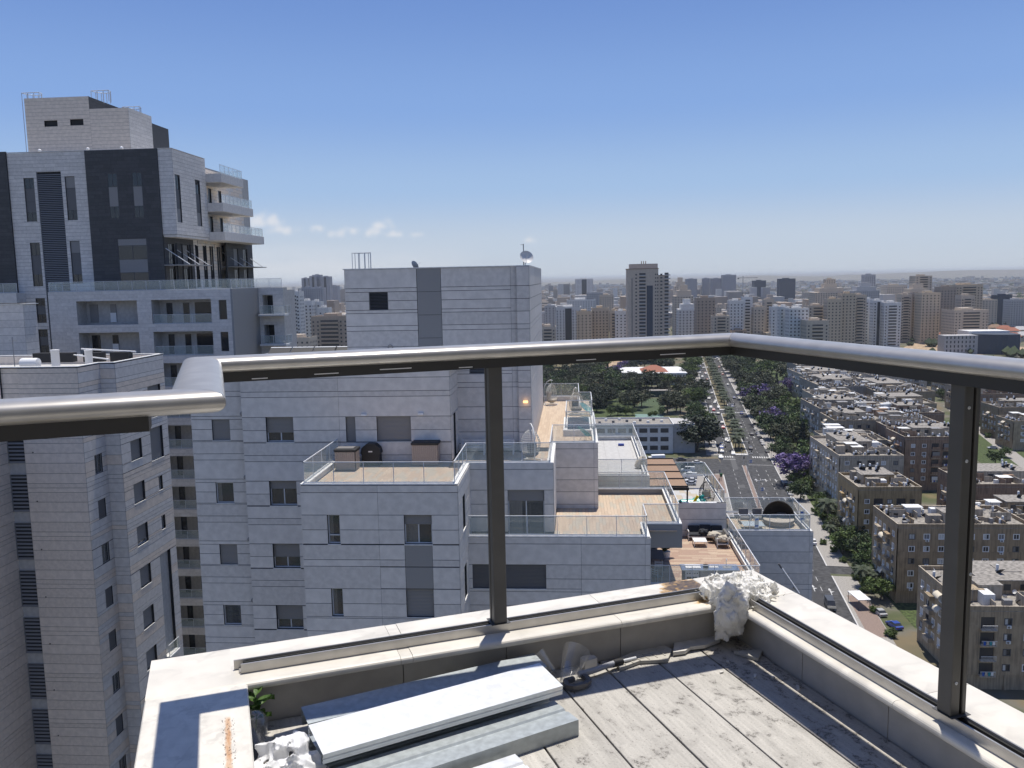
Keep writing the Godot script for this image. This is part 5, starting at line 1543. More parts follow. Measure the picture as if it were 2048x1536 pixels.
	for i in 40: # street trees and gardens beside the old blocks
		var c := RP(rng.randf_range(20, 190), rng.randf_range(6.5, 11))
		tr.append([c.x, c.z, [0, 6, 2, 6, 0][i % 5], rng.randf_range(2.5, 6)])
	for i in 44: # big trees overhanging the kerbs
		var c := RP(rng.randf_range(186, 640), rng.randf_range(2.5, 7.5) if i % 3 else rng.randf_range(-31, -24))
		tr.append([c.x, c.z, [0, 2, 0][i % 3], rng.randf_range(7.5, 11)])
	for i in 60: # left park canopy
		var c := V(rng.randf_range(-30, 70), 0, rng.randf_range(-690, -560))
		if c.x > 30 and c.x < 64 and c.z > -572: continue
		if c.x > 32 and c.x < 86 and c.z < -628: continue
		tr.append([c.x, c.z, [0, 2, 1, 2][i % 4], rng.randf_range(7, 11)])
	for q in tr:
		if q[2] < 3: q[3] *= 1.25
		if q[2] == 3: q[3] *= 1.5
	tr.append([RP(250, 9).x, RP(250, 9).z, 3, 13.0]); tr.append([RP(345, 12).x, RP(345, 12).z, 3, 13.0])
	var cnt := {}
	var names := ["leafy green tree", "dark ficus tree", "grey-green tree", "purple flowering jacaranda", "dark columnar cypress", "date palm", "rounded garden shrub"]
	tr.sort_custom(func(a, b): return a[1] > b[1])
	for i in tr.size():
		var q: Array = tr[i]
		var d: Vector3 = V(q[0], 0, q[1]) - R0
		var t := d.dot(RN)
		var where := "in the park right of the avenue"
		if q[2] == 5 and t > -16 and t < -7: where = "on the avenue median"
		elif q[1] > -330 and t > 0: where = "beside the near beige apartment blocks"
		elif t > 85: where = "in the far right courtyard gardens"
		elif t < -20 and q[1] > -620: where = "around the school and pitch left of the avenue"
		elif t < -20: where = "in the scrub left of the avenue"
		var k := "%s %s" % [names[q[2]], where]
		cnt[k] = cnt.get(k, 0) + 1
		var lab := "%s %s" % [nth(cnt[k] - 1), k]
		tree(q[0], q[1], q[2], q[3], lab, k, i)

func car_proto(c: Color, van: bool) -> Node3D:
	var t := Node3D.new()
	t.name = "proto"
	var paint := mat("paint_%s" % c.to_html(), c.linear_to_srgb(), .3)
	paint.clearcoat_enabled = true; paint.clearcoat = .6
	var L := 5.6 if van else 4.4; var W := 2.0 if van else 1.78; var H := 2.3 if van else 1.46
	var g := G.new()
	var pr: PackedVector2Array
	if van: pr = PackedVector2Array([Vector2(-L / 2, .35), Vector2(L / 2, .35), Vector2(L / 2, .95), Vector2(L / 2 - .25, 1.15), Vector2(L / 2 - .95, 1.3), Vector2(-L / 2, 1.3)])
	else: pr = PackedVector2Array([Vector2(-L / 2 + .05, .3), Vector2(L / 2 - .05, .3), Vector2(L / 2, .5), Vector2(L / 2 - .1, .72), Vector2(L / 2 - 1.15, .92), Vector2(-L / 2 + .55, .95), Vector2(-L / 2 + .05, .85), Vector2(-L / 2, .55)])
	g.prism(pr, -W / 2, W / 2); gpart(t, "body", g, paint)
	g = G.new()
	var b0 := -L / 2 + (.05 if van else .5); var b1 := L / 2 - (.85 if van else 1.1); var t0 := b0 + (.1 if van else .55); var t1 := b1 - (.75 if van else .85)
	var yb := 1.28 if van else .92; var yt := H - .06
	var lo := [V(b0, yb, W / 2 - .04), V(b1, yb, W / 2 - .04), V(b1, yb, -W / 2 + .04), V(b0, yb, -W / 2 + .04)]
	var hi := [V(t0, yt, W / 2 - .2), V(t1, yt, W / 2 - .2), V(t1, yt, -W / 2 + .2), V(t0, yt, -W / 2 + .2)]
	for i in 4:
		var j := (i + 1) % 4
		g.quad(lo[i], lo[j], hi[j], hi[i])
	gpart(t, "glass_house", g, M.pane_far)
	g = G.new(); g.cbox(V(t0 - .04, yt - .01, -W / 2 + .17), V(t1 + .04, H, W / 2 - .17), .03); gpart(t, "roof", g, paint)
	if van: bpart(t, "cargo_side", V(b0 + .05, 1.3, -W / 2 + .06), V(b0 + 1.9, H - .05, W / 2 - .06), paint)
	for x in [-L * .3, L * .31]:
		for z in [-W / 2 + .1, W / 2 - .1]:
			g = G.new(); g.xf = Transform3D(Basis(V(1, 0, 0), V(0, 0, 1), V(0, -1, 0)), V(x, .32, z)); g.lathe([Vector2(.02, -.11), Vector2(.32, -.11), Vector2(.32, .11), Vector2(.02, .11)], 12); gpart(t, "wheel", g, M.rubber)
	for z in [-W / 2 + .25, W / 2 - .25]:
		bpart(t, "headlight", V(L / 2 - .06, .58, z - .16), V(L / 2 + .012, .7, z + .16), M.cap); bpart(t, "tail_light", V(-L / 2 - .012, .62, z - .14), V(-L / 2 + .06, .78, z + .14), M.tail)
	return t

func vehicles() -> void:
	mat("tail", lin(.3, .01, .01), .4)
	var cols := {"white": Color(.72, .72, .7), "silver": Color(.38, .39, .4), "grey": Color(.12, .12, .13), "black": Color(.02, .02, .022), "red": Color(.4, .02, .02), "blue": Color(.02, .06, .3)}
	var pr := {}
	for k in cols: pr[k] = car_proto(cols[k], false)
	pr.white_van = car_proto(cols.white, true); pr.dark_van = car_proto(Color(.06, .06, .055), true)
	var ry := rad_to_deg(atan2(RD.x, RD.z)) - 90.0
	var lists := [
		["car driving in the left lanes of the avenue", "cars driving on the avenue", [[79.3, -463.5, "grey"], [73.5, -410.6, "grey"], [68.7, -401.6, "grey"], [66.3, -386.8, "silver"], [70.4, -381.7, "white"], [63.6, -374.0, "white"], [82.1, -508.7, "red"], [86.7, -519.3, "white"], [89.2, -545.1, "silver"], [87, -557, "grey"], [95.9, -642.5, "white"], [91.3, -624.9, "white_van"], [103.1, -709.7, "silver"], [111.1, -746.6, "white"], [114.8, -748.2, "grey"], [106.8, -703.3, "white"], [110.1, -768.2, "white"], [118, -800, "silver"]], 180.0],
		["car parked along the right kerb of the avenue", "cars parked along the right kerb", [[95.4, -457, "black"], [94.2, -450.0, "grey"], [92.9, -443, "white"], [91.6, -432, "white"], [90.6, -424, "silver"], [89.9, -417.2, "black"], [89.0, -410, "white"], [88.3, -403.4, "white"], [86.5, -386.3, "grey"], [79.4, -323.0, "black"], [78.5, -316.4, "grey"], [77.8, -309.4, "white"]], 0.0],
		["car parked far up the right side of the avenue", "cars parked far up the avenue", [[147, -920.5, "white"], [143.2, -885.3, "grey"], [141.6, -872, "white"], [140.4, -857.7, "grey"], [138.3, -845, "white"], [137.3, -833.0, "silver"], [134.5, -809.7, "black"], [120.6, -709.1, "black"]], 0.0]]
	rng.seed = 21
	var kinds := ["white", "silver", "grey", "black", "white", "blue", "red"]
	var extra := []
	for i in 22:
		var c := RP(200 + i * 21.0 + rng.randf_range(-5, 5), [-19.6, -16.2][i % 2] + rng.randf_range(-.3, .3))
		extra.append([c.x, c.z, kinds[rng.randi() % 7]])
	lists.append(["car further along the busy left lanes", "more cars on the left lanes", extra, 180.0])
	extra = []
	for i in 14:
		var c := RP(205 + i * 33.0 + rng.randf_range(-8, 8), [-6.6, -3.0][i % 2])
		extra.append([c.x, c.z, kinds[rng.randi() % 7]])
	lists.append(["car driving away in the right lanes", "cars on the right lanes", extra, 0.0])
	for l in lists:
		for i in l[2].size():
			var q: Array = l[2][i]
			copy(pr[q[2]], "van" if "van" in q[2] else "car", V(q[0], .025, q[1]), ry + l[3], "", 1.0)
			var o := get_child(get_child_count() - 1) as Node3D
			tag(o, "%s %s, %s from the viewer" % [q[2].replace("_van", ""), (l[0] as String).replace("car ", "van " if "van" in q[2] else "car "), nth(i)], "van" if "van" in q[2] else "car", l[1])
	for q in [[60.6, -201.6, "dark_van", 180.0, "dark delivery van driving on the near road beside marble coping"], [70.2, -252.0, "white", 0.0, "white car parked by the pavement behind the daybed terrace"], [70.9, -197.9, "silver", 15.0, "silver car parked behind the blue car by the ramp"], [71.6, -190.4, "blue", 20.0, "bright blue car parked by the garage ramp"],
		[64.5, -398.4, "white", 0.0, "white car stopped under the ficus shade"], [51.9, -362.9, "white", -75.0, "white car crossing on the side road"], [45.9, -369.5, "grey", -75.0, "dark grey car waiting on the side road"], [46.7, -355.6, "dark_van", 92.0, "black van in the row of parked vans"], [45.9, -347.3, "white_van", 92.0, "white van with dark windows next to the black van"], [45.5, -341.4, "white", 92.0, "white car squeezed between two parked vans"], [45.2, -336.2, "white_van", 92.0, "second white van in the parked row"], [44.8, -330.4, "white", 92.0, "white car near the pergola end of the row"], [43.8, -324.8, "silver", 92.0, "silver car last in the parked row"],
		[187.3, -391.5, "silver", 95.0, "silver car on the right courtyard lane"], [33.2, -877.4, "white_van", 80.0, "white van parked on the sandy lot"], [46, -806, "white", 10.0, "white car on the lane beside the sandy lot"], [22, -860, "black", 60.0, "black car at the edge of the sandy lot"], [40, -868, "black", 70.0, "black car right of the van on the sandy lot"], [14, -852, "silver", 100.0, "silver car left on the sandy lot"]]:
		var o := copy(pr[q[2]], "van" if "van" in q[2] else "car", V(q[0], .025, q[1]), ry + q[3], q[4])
		tag(o, q[4], "van" if "van" in q[2] else "car")
	for k in pr: pr[k].free()
	var t := thing("box_truck", "white box truck parked behind the grey roof terrace railing", "truck", V(35, .02, -366), 8)
	var g := G.new(); g.cbox(V(-2.4, .9, -1.2), V(3.4, 3.3, 1.2), .05); gpart(t, "cargo_box", g, M.white)
	g = G.new(); g.prism(PackedVector2Array([Vector2(-4.3, .5), Vector2(-2.5, .5), Vector2(-2.5, 2.5), Vector2(-3.6, 2.5), Vector2(-4.2, 1.5)]), -1.1, 1.1); gpart(t, "cab", g, M.cap)
	bpart(t, "windscreen", V(-4.05, 1.6, -1.0), V(-3.55, 2.3, 1.0), M.pane_far)
	for x in [-3.4, 1.4, 2.5]:
		for z in [-1.0, 1.0]:
			g = G.new(); g.xf = Transform3D(Basis(V(1, 0, 0), V(0, 0, 1), V(0, -1, 0)), V(x, .45, z)); g.lathe([Vector2(.02, -.14), Vector2(.45, -.14), Vector2(.45, .14), Vector2(.02, .14)], 12); gpart(t, "wheel", g, M.rubber)
	t = thing("carport_canopy", "white flat canopy on posts over the brick pavement", "canopy", V(67.8, 0, -203), 7)
	bpart(t, "canopy_roof", V(-1.5, 2.6, -3), V(1.5, 2.75, 3), M.white)
	for x in [-1.35, 1.35]:
		for z in [-2.8, 2.8]: bpart(t, "post", V(x - .05, 0, z - .05), V(x + .05, 2.6, z + .05), M.alu_dark)

func lamps() -> void:
	var spots := [[150.0, -12.2, true], [104.0, -12.2, true], [60.0, -12.0, true], [215.0, -22.5, false], [270.0, -22.5, false], [340.0, -22.5, false], [420.0, -22.5, false], [500.0, -22.5, false], [300.0, 2.5, false], [400.0, 2.5, false], [520.0, 2.5, false]]
	for i in spots.size():
		var q: Array = spots[i]
		var t := thing("street_lamp", "%s %s street lamp along the avenue" % [ORD[i if q[2] else i - 3], "double-arm median" if q[2] else "single-arm roadside"], "street lamp", RP(q[0], q[1]), 0, "street lamps along the avenue")
		var g := G.new(); g.tube([V(0, 0, 0), V(0, 9, 0)], .1, 8, .06); gpart(t, "pole", g, M.alu)
		for s in ([-1.0, 1.0] if q[2] else [1.0]):
			g = G.new(); g.tube([V(0, 8.9, 0), V(s * 1.4, 9.2, 0)], .045, 6); gpart(t, "arm", g, M.alu)
			bpart(t, "lamp_head", V(s * 1.3 - .3, 9.12, -.15), V(s * 1.3 + .5, 9.26, .15), M.cap)
	var sg := [[191.0, -11.5], [187.0, .9], [170.0, -12.2], [180.0, -22.3], [308.0, -10.0]]
	for i in sg.size():
		var t := thing("traffic_light", "%s traffic light at the avenue crossings" % ORD[i], "traffic light", RP(sg[i][0], sg[i][1]), 0, "traffic lights at the avenue crossings")
		var g := G.new(); g.tube([V(0, 0, 0), V(0, 5.6, 0), V(.3, 5.9, 0), V(3.2, 5.9, 0)], .07, 6); gpart(t, "pole", g, M.alu)
		bpart(t, "signal_head", V(-.2, 2.6, .08), V(.2, 3.7, .35), M.black); bpart(t, "signal_head", V(2.9, 5.0, -.15), V(3.3, 6.2, .15), M.black)
	for i in 3:
		var t := thing("flag", "%s blue and white flag hanging on a lamp pole" % ORD[i], "flag", RP([104.0, 150.0, 60.0][i], -11.6, 5.2), 20, "flags on the median lamp poles")
		bpart(t, "cloth", V(0, 0, 0), V(1.2, 1.3, .03), M.white)
		for y in [.12, 1.0]: bpart(t, "stripe", V(.02, y, -.012), V(1.18, y + .2, .042), mat("flag_blue", lin(.03, .1, .42), .8))
		var g := G.new()
		for s in [1.0, -1.0]:
			for k in 3:
				var a: float = PI / 2 * s + TAU * k / 3; var b: float = a + TAU / 3
				g.bar(V(.6 + cos(a) * .26, .66 + sin(a) * .26, .036), V(.6 + cos(b) * .26, .66 + sin(b) * .26, .036), .014, .05)
		gpart(t, "star", g, M.flag_blue)

func people() -> void:
	var skin := mat("skin", lin(.35, .2, .14), .6)
	for i in 4:
		var q: Array = [[137.0, -24.0], [139.0, -23.2], [152.0, -23.0], [149.0, -25.2]][i]
		var t := thing("person", ["person in dark clothes standing at the kerb corner", "person in a dark shirt standing beside another at the corner", "person in blue trousers waiting near the green bin", "person walking along the left pavement near the crossing"][i], "person", RP(q[0], q[1], .16), i * 70.0)
		var st := .1 if i < 3 else .24
		var f := func(p: Vector3) -> float:
			var d := cap(p, V(0, 1.0, 0), V(0, 1.36, 0), .13, .15)
			d = smin(d, cap(p, V(-.17, 1.38, 0), V(.17, 1.38, 0), .07, .07), .06)
			for s in [-1.0, 1.0]:
				d = smin(d, cap(p, V(s * .09, .95, 0), V(s * .1, .5, s * st * .5), .09, .065), .05)
				d = smin(d, cap(p, V(s * .1, .5, s * st * .5), V(s * .1, .08, s * st), .062, .045), .03)
				d = smin(d, cap(p, V(s * .1, .05, s * st), V(s * .1, .04, s * st + .16), .045, .035), .03)
				d = smin(d, cap(p, V(s * .2, 1.36, 0), V(s * .25, 1.08, -s * st * .4), .05, .042), .04)
				d = smin(d, cap(p, V(s * .25, 1.08, -s * st * .4), V(s * .25, .84, -s * st * .2 + .05), .04, .032), .03)
			return smin(d, cap(p, V(0, 1.42, 0), V(0, 1.55, 0), .055, .055), .04)
		part(t, "body", nets(f, V(-.42, -.02, -.4), V(.42, 1.62, .5), .04), mat("clothes%d" % i, [lin(.03, .03, .035), lin(.02, .025, .04), lin(.06, .09, .2), lin(.3, .28, .25)][i], .9))
		var g := G.new(); g.xf.origin = V(0, 1.66, .01); g.lathe([Vector2(.01, -.12), Vector2(.06, -.1), Vector2(.085, -.02), Vector2(.088, .04), Vector2(.05, .11), Vector2(.005, .125)], 12); gpart(t, "head", g, skin)
		g = G.new(); g.xf.origin = V(0, 1.68, -.012); g.lathe([Vector2(.092, -.03), Vector2(.097, .04), Vector2(.058, .12), Vector2(.005, .135)], 12); gpart(t, "hair", g, M.black)
	var t := thing("waste_bin", "green waste bin beside the waiting people at the corner", "bin", RP(146.5, -22.8, .16))
	var g := G.new(); g.prism(PackedVector2Array([Vector2(-.4, 0), Vector2(.4, 0), Vector2(.5, 1.2), Vector2(-.5, 1.2)]), -.4, .4); gpart(t, "bin_body", g, mat("bin_green", lin(.02, .09, .03), .6))
	bpart(t, "lid", V(-.53, 1.2, -.44), V(.53, 1.3, .44), M.bin_green)

# ---------------------------------------------------------------- old apartment blocks
var wmesh := {}
func block_kit() -> void:
	var g := G.new()
	for q in [[-.76, -.72, -.58, .72], [.58, -.72, .76, .72], [-.58, .55, .58, .72], [-.58, -.72, .58, -.55], [-.03, -.55, .03, .55]]: g.box(V(q[0], q[1], -.04), V(q[2], q[3], .13))
	wmesh.frame = g.mesh()
	g = G.new()
	for i in 9: g.box(V(-.6, -.55 + i * .123, .0), V(.6, -.45 + i * .123, .02))
	wmesh.shut = g.mesh()
	g = G.new(); g.cbox(V(-.4, -.28, 0), V(.4, .28, .32), .02); wmesh.ac = g.mesh()
	g = G.new(); g.xf = Transform3D(Basis(V(1, 0, 0), V(0, 0, 1), V(0, -1, 0)), V(-.08, 0, .321)); g.lathe([Vector2(.22, 0), Vector2(.22, .012), Vector2(.17, .012), Vector2(.03, .004)], 14); wmesh.fan = g.mesh()
	g = G.new(); g.lathe([Vector2(.01, 0), Vector2(.27, .02), Vector2(.28, 1.15), Vector2(.24, 1.24), Vector2(.01, 1.28)], 14); wmesh.tank = g.mesh()
	g = G.new(); g.xf = Transform3D(Basis(V(1, 0, 0), deg_to_rad(-38)), V(0, .45, .9)); g.box(V(-.5, 0, -.95), V(.5, .08, .95)); wmesh.panel = g.mesh()
	g = G.new(); g.xf = Transform3D(Basis.from_euler(V(deg_to_rad(60), .5, 0)), V(0, .8, 0))
	var p := []
	for i in 5: p.append(Vector2(.45 * i / 4.0 + .001, .14 * pow(i / 4.0, 2)))
	g.lathe(p, 16); g.xf = Transform3D.IDENTITY; g.tube([V(0, 0, 0), V(0, .85, 0)], .03, 6); wmesh.dish = g.mesh()
	g = G.new(); g.tube([V(0, 0, 0), V(0, 3.2, 0)], .03, 5)
	for i in 5: g.bar(V(-.5 + .06 * i, 3.1 - i * .16, 0), V(.5 - .06 * i, 3.1 - i * .16, 0), .025, .025)
	wmesh.mast = g.mesh()
	g = G.new()
	for i in 7:
		var a0 := PI * i / 14; var a1 := PI * (i + 1) / 14
		g.quad(V(-1.3, sin(a0) * .9, cos(a0) * 1.1), V(1.3, sin(a0) * .9, cos(a0) * 1.1), V(1.3, sin(a1) * .9, cos(a1) * 1.1), V(-1.3, sin(a1) * .9, cos(a1) * 1.1))
	wmesh.awn = g.mesh()
	mat("awning", lin(.62, .56, .45), .9); mat("tank_white", lin(.72, .72, .7), .5)
	var stk := streak_tex(61, .8)
	for k in [["bl_sand", .36, .275, .18], ["bl_beige", .38, .31, .22], ["bl_pink", .3, .205, .145], ["bl_grey", .33, .3, .26], ["bl_pale", .48, .42, .34], ["bl_ochre", .38, .285, .16]]:
		tmat(k[0], lin(k[1], k[2], k[3]), stk, 13.0, .95)
	tmat("roof_dirty", lin(.33, .305, .27), ntex(63, .02, .74, 1.0, 256, 6), 6.0, .95)

func block_face(t: Node3D, pos: Vector3, ry: float, w: float, h: float, y0: float, m: Material, gap: float, acs: float, bcol := -1) -> void:
	var op := []
	var bal_op := []
	var n := int((w - 1.2) / gap)
	var off := (w - (n - 1) * gap) / 2
	var fl := int((h - y0) / 3.05)
	for f in fl:
		for i in n:
			if i == bcol or (bcol >= 0 and i == n - 1 - bcol and n > 4): bal_op.append(Rect2(off + i * gap - 1.3, y0 + f * 3.05 + .15, 2.6, 2.3))
			else: op.append(Rect2(off + i * gap - .62, y0 + f * 3.05 + .95, 1.24, 1.16))
	var wall := facade(t, pos, ry, 0, w, y0, h, [], [], op + bal_op, [m], .2)
	(wall as MeshInstance3D).material_override = m
	wall.name = "wall"
	var b := Basis(Vector3.UP, deg_to_rad(ry))
	var pick := rng.randi() % 3
	for r: Rect2 in bal_op:
		var bn := sub(t, "balcony", pos + b * V(r.position.x, r.position.y, 0), ry)
		bpart(bn, "slab", V(-.1, -.16, -.15), V(2.7, -.01, 1.0), M.bl_pale)
		bpart(bn, "door_glass", V(.05, 0, -.17), V(2.55, 2.25, -.13), M.pane_far)
		if pick == 0:
			bpart(bn, "parapet", V(-.1, -.01, .88), V(2.7, .95, 1.0), m)
			if rng.randf() < .6: part(bn, "closing_shutter", shutter_mesh(2.5, 1.3), M.cap if rng.randf() < .5 else M.shutter, V(.05, .97, .9))
		else:
			for k in 14: bpart(bn, "baluster", V(-.08 + k * .21, -.01, .95), V(-.05 + k * .21, .92, .98), M.white if pick == 1 else M.alu_dark)
			bpart(bn, "top_rail", V(-.1, .92, .93), V(2.7, .98, 1.0), M.white if pick == 1 else M.alu_dark)
		if rng.randf() < .35:
			for k in 4: bpart(bn, "laundry", V(.2 + k * .55, .15 + .1 * (k % 2), 1.03), V(.62 + k * .55, .9, 1.05), [M.white, M.flag_blue, M.cushion_sand, M.teal][(k + pick) % 4])
	for r: Rect2 in op:
		var c: Vector3 = pos + b * V(r.get_center().x, r.get_center().y, -.1)
		var wn := part(t, "window", wmesh.frame, M.white if rng.randf() < .7 else M.alu_dark, c, b)
		bpart(wn, "pane", V(-.6, -.56, -.06), V(.6, .56, -.05), M.pane_far)
		var k := rng.randf()
		if k < .6: part(wn, "shutter", wmesh.shut, M.cap if rng.randf() < .6 else M.shutter, V(0, 0, .0) if k < .3 else V(-.3, 0, 0), Basis.from_scale(V(1 if k < .3 else .5, 1, 1)))
		if rng.randf() < acs:
			var ac := part(t, "air_conditioner", wmesh.ac, M.tank_white, pos + b * V(r.get_center().x + .1, r.position.y - .38, .02), b)
			part(ac, "fan_grille", wmesh.fan, M.shutter_dark)

func block(label: String, x0: float, x1: float, zf: float, zb: float, h: float, col: String, sd: int, face := true) -> Node3D:
	rng.seed = 900 + sd
	var t := thing("apartment_block", label, "apartment block", V((x0 + x1) / 2, 0, (zf + zb) / 2), 0, "old apartment blocks right of the avenue")
	t.position = Vector3.ZERO
	var m: Material = M[col]
	var w := x1 - x0; var d := zf - zb
	bpart(t, "core", V(x0 + .25, 0, zb), V(x1 - .05, h - .1, zf - .25), m)
	block_face(t, V(x0, 0, zf), 0, w, h, 3.0, m, 3.2 + .25 * (sd % 4), .3, [1, -1, 0, 2][sd % 4])
	block_face(t, V(x0, 0, zb), -90, d, h, 3.0, m, 3.0, .6)
	bpart(t, "ground_floor_recess", V(x0 + .3, 0, zf - 2.5), V(x1 - .3, 2.95, zf - .3), M.dark_in)
	for i in 5: bpart(t, "column", V(x0 + .1 + (w - .6) * i / 4.0, 0, zf - .4), V(x0 + .5 + (w - .6) * i / 4.0, 3.0, zf - .02), m)
	# side balconies
	for f in int((h - 3) / 3.05):
		for i in 2:
			var z := zf - d * (.3 + .38 * i)
			bpart(t, "balcony", V(x0 - 1.1, 3.0 + f * 3.05, z - 1.4), V(x0 - .02, 4.0 + f * 3.05, z + 1.4), M.bl_pale if (f + i) % 2 else m)
		if rng.randf() < .35: part(t, "awning", wmesh.awn, M.awning, V(x0 - .05, 5.0 + f * 3.05, zf - d * .5), Basis(Vector3.UP, -PI / 2) )
	# roof
	bpart(t, "roof_slab", V(x0, h, zb), V(x1, h + .15, zf), M.roof_dirty)
	for q in [[x0, x1, zf - .2, zf], [x0, x1, zb, zb + .2], [x0, x0 + .2, zb + .2, zf - .2], [x1 - .2, x1, zb + .2, zf - .2]]:
		bpart(t, "parapet", V(q[0], h + .15, q[2]), V(q[1], h + 1.0, q[3]), m)
		bpart(t, "parapet_cap", V(q[0] - .04, h + 1.0, q[2] - .04), V(q[1] + .04, h + 1.07, q[3] + .04), M.bl_pale)
	var used_r := []
	for i in 2 + sd % 2:
		var a := x0 + w * rng.randf_range(.15, .6); var b := zb + d * rng.randf_range(.2, .6)
		var s := V(rng.randf_range(3, 5.5), rng.randf_range(2.2, 3.4), rng.randf_range(3, 5))
		used_r.append(Rect2(a - .6, b - .6, s.x + 1.2, s.z + 1.2))
		bpart(t, "stairhouse", V(a, h + .1, b), V(a + s.x, h + s.y - i * .07, b + s.z), m if i % 2 else M.bl_pale)
		bpart(t, "stairhouse_roof", V(a - .15, h + s.y - i * .07, b - .15), V(a + s.x + .15, h + s.y + .14 - i * .07, b + s.z + .15), M.roof_dirty)
		bpart(t, "stairhouse_window", V(a + 1, h + 1.1, b + s.z - .1), V(a + 1.8, h + 1.8, b + s.z + .015), M.dark_in)
	var area := w * d
	for i in int(area / 24.0):
		var a := x0 + w * rng.randf_range(.04, .82); var b := zb + d * rng.randf_range(.06, .9)
		var tall := h + rng.randf_range(1.1, 2.5)
		if i % 2: bpart(t, "roof_wall", V(a, h + .14, b), V(minf(a + rng.randf_range(2, 5), x1 - .3), tall, b + .18), M.bl_pale if i % 3 else m)
		else: bpart(t, "roof_wall", V(a, h + .14, b), V(a + .18, tall, minf(b + rng.randf_range(2, 5), zf - .3)), M.bl_pale if i % 3 else m)
	for i in int(area / 75.0):
		var a := x0 + w * rng.randf_range(.05, .72); var b := zb + d * rng.randf_range(.08, .75)
		var s := V(rng.randf_range(1.8, 4.2), rng.randf_range(1.9, 3.0), rng.randf_range(1.8, 3.6))
		used_r.append(Rect2(a - .5, b - .5, s.x + 1, s.z + 1))
		bpart(t, "roof_room", V(a, h + .13, b), V(minf(a + s.x, x1 - .35), h + s.y + i * .011, minf(b + s.z, zf - .35)), [m, M.bl_pale, M.bl_grey, M.cap][rng.randi() % 4])
		if rng.randf() < .5: bpart(t, "roof_sheet", V(a - .4, h + s.y + .05 + i * .011, b - .3), V(a + s.x + .3, h + s.y + .1 + i * .011, b + s.z + .6), M.cap if i % 2 else M.shutter)
	if sd % 3 != 1:
		var px0 := x0 + w * .22; var px1 := x0 + w * (.7 + .1 * (sd % 3)); var pz0 := zb + d * .12; var pz1 := zb + d * .62
		bpart(t, "penthouse", V(px0, h + .12, pz0), V(px1, h + 2.9, pz1), M.bl_pale if sd % 2 else m); bpart(t, "penthouse_roof", V(px0 - .2, h + 2.9, pz0 - .2), V(px1 + .2, h + 3.1, pz1 + .2), M.roof_dirty)
		for i in 3: bpart(t, "penthouse_window", V(px0 + 1.0 + i * 3.2, h + .9, pz1 - .1), V(px0 + 2.4 + i * 3.2, h + 2.2, pz1 + .02), M.pane_far)
		for i in 5:
			var u := sub(t, "solar_heater", V(rng.randf_range(px0 + .8, px1 - .8), h + 3.1, rng.randf_range(pz0 + .5, pz1 - 1.8)), rng.randf_range(-15, 15))
			part(u, "tank", wmesh.tank, M.tank_white, V(0, .35, 0)); part(u, "panel", wmesh.panel, M.black, V(0, .05, .2))
			bpart(u, "stand", V(-.3, 0, -.3), V(.3, .36, .3), M.panel_grey)
		used_r.append(Rect2(px0 - .6, pz0 - .6, px1 - px0 + 1.2, pz1 - pz0 + 1.2))
	for i in int(area / 8.0):
		var p := Vector2(rng.randf_range(x0 + 1, x1 - 1), rng.randf_range(zb + 1, zf - 1.6))
		var ok := true
		for r: Rect2 in used_r:
			if r.has_point(p): ok = false
		if not ok: continue
		var k := rng.randf()
		if k < .62:
			var u := sub(t, "solar_heater", V(p.x, h + .15, p.y), rng.randf_range(-20, 20))
			part(u, "tank", wmesh.tank, M.tank_white, V(0, .35, 0)); part(u, "panel", wmesh.panel, M.black, V(0, .05, .2))
			bpart(u, "stand", V(-.3, 0, -.3), V(.3, .36, .3), M.panel_grey)
		elif k < .8: part(t, "satellite_dish", wmesh.dish, M.cap, V(p.x, h + .15, p.y), Basis(Vector3.UP, rng.randf() * 6))
		elif k < .88: part(t, "antenna", wmesh.mast, M.shutter_dark, V(p.x, h + .15, p.y), Basis(Vector3.UP, rng.randf() * 6))
		else: bpart(t, "roof_box", V(p.x, h + .15, p.y), V(p.x + rng.randf_range(.6, 1.6), h + rng.randf_range(.7, 1.5), p.y + 1.1), M.cap if rng.randf() < .5 else M.shutter)
	return t

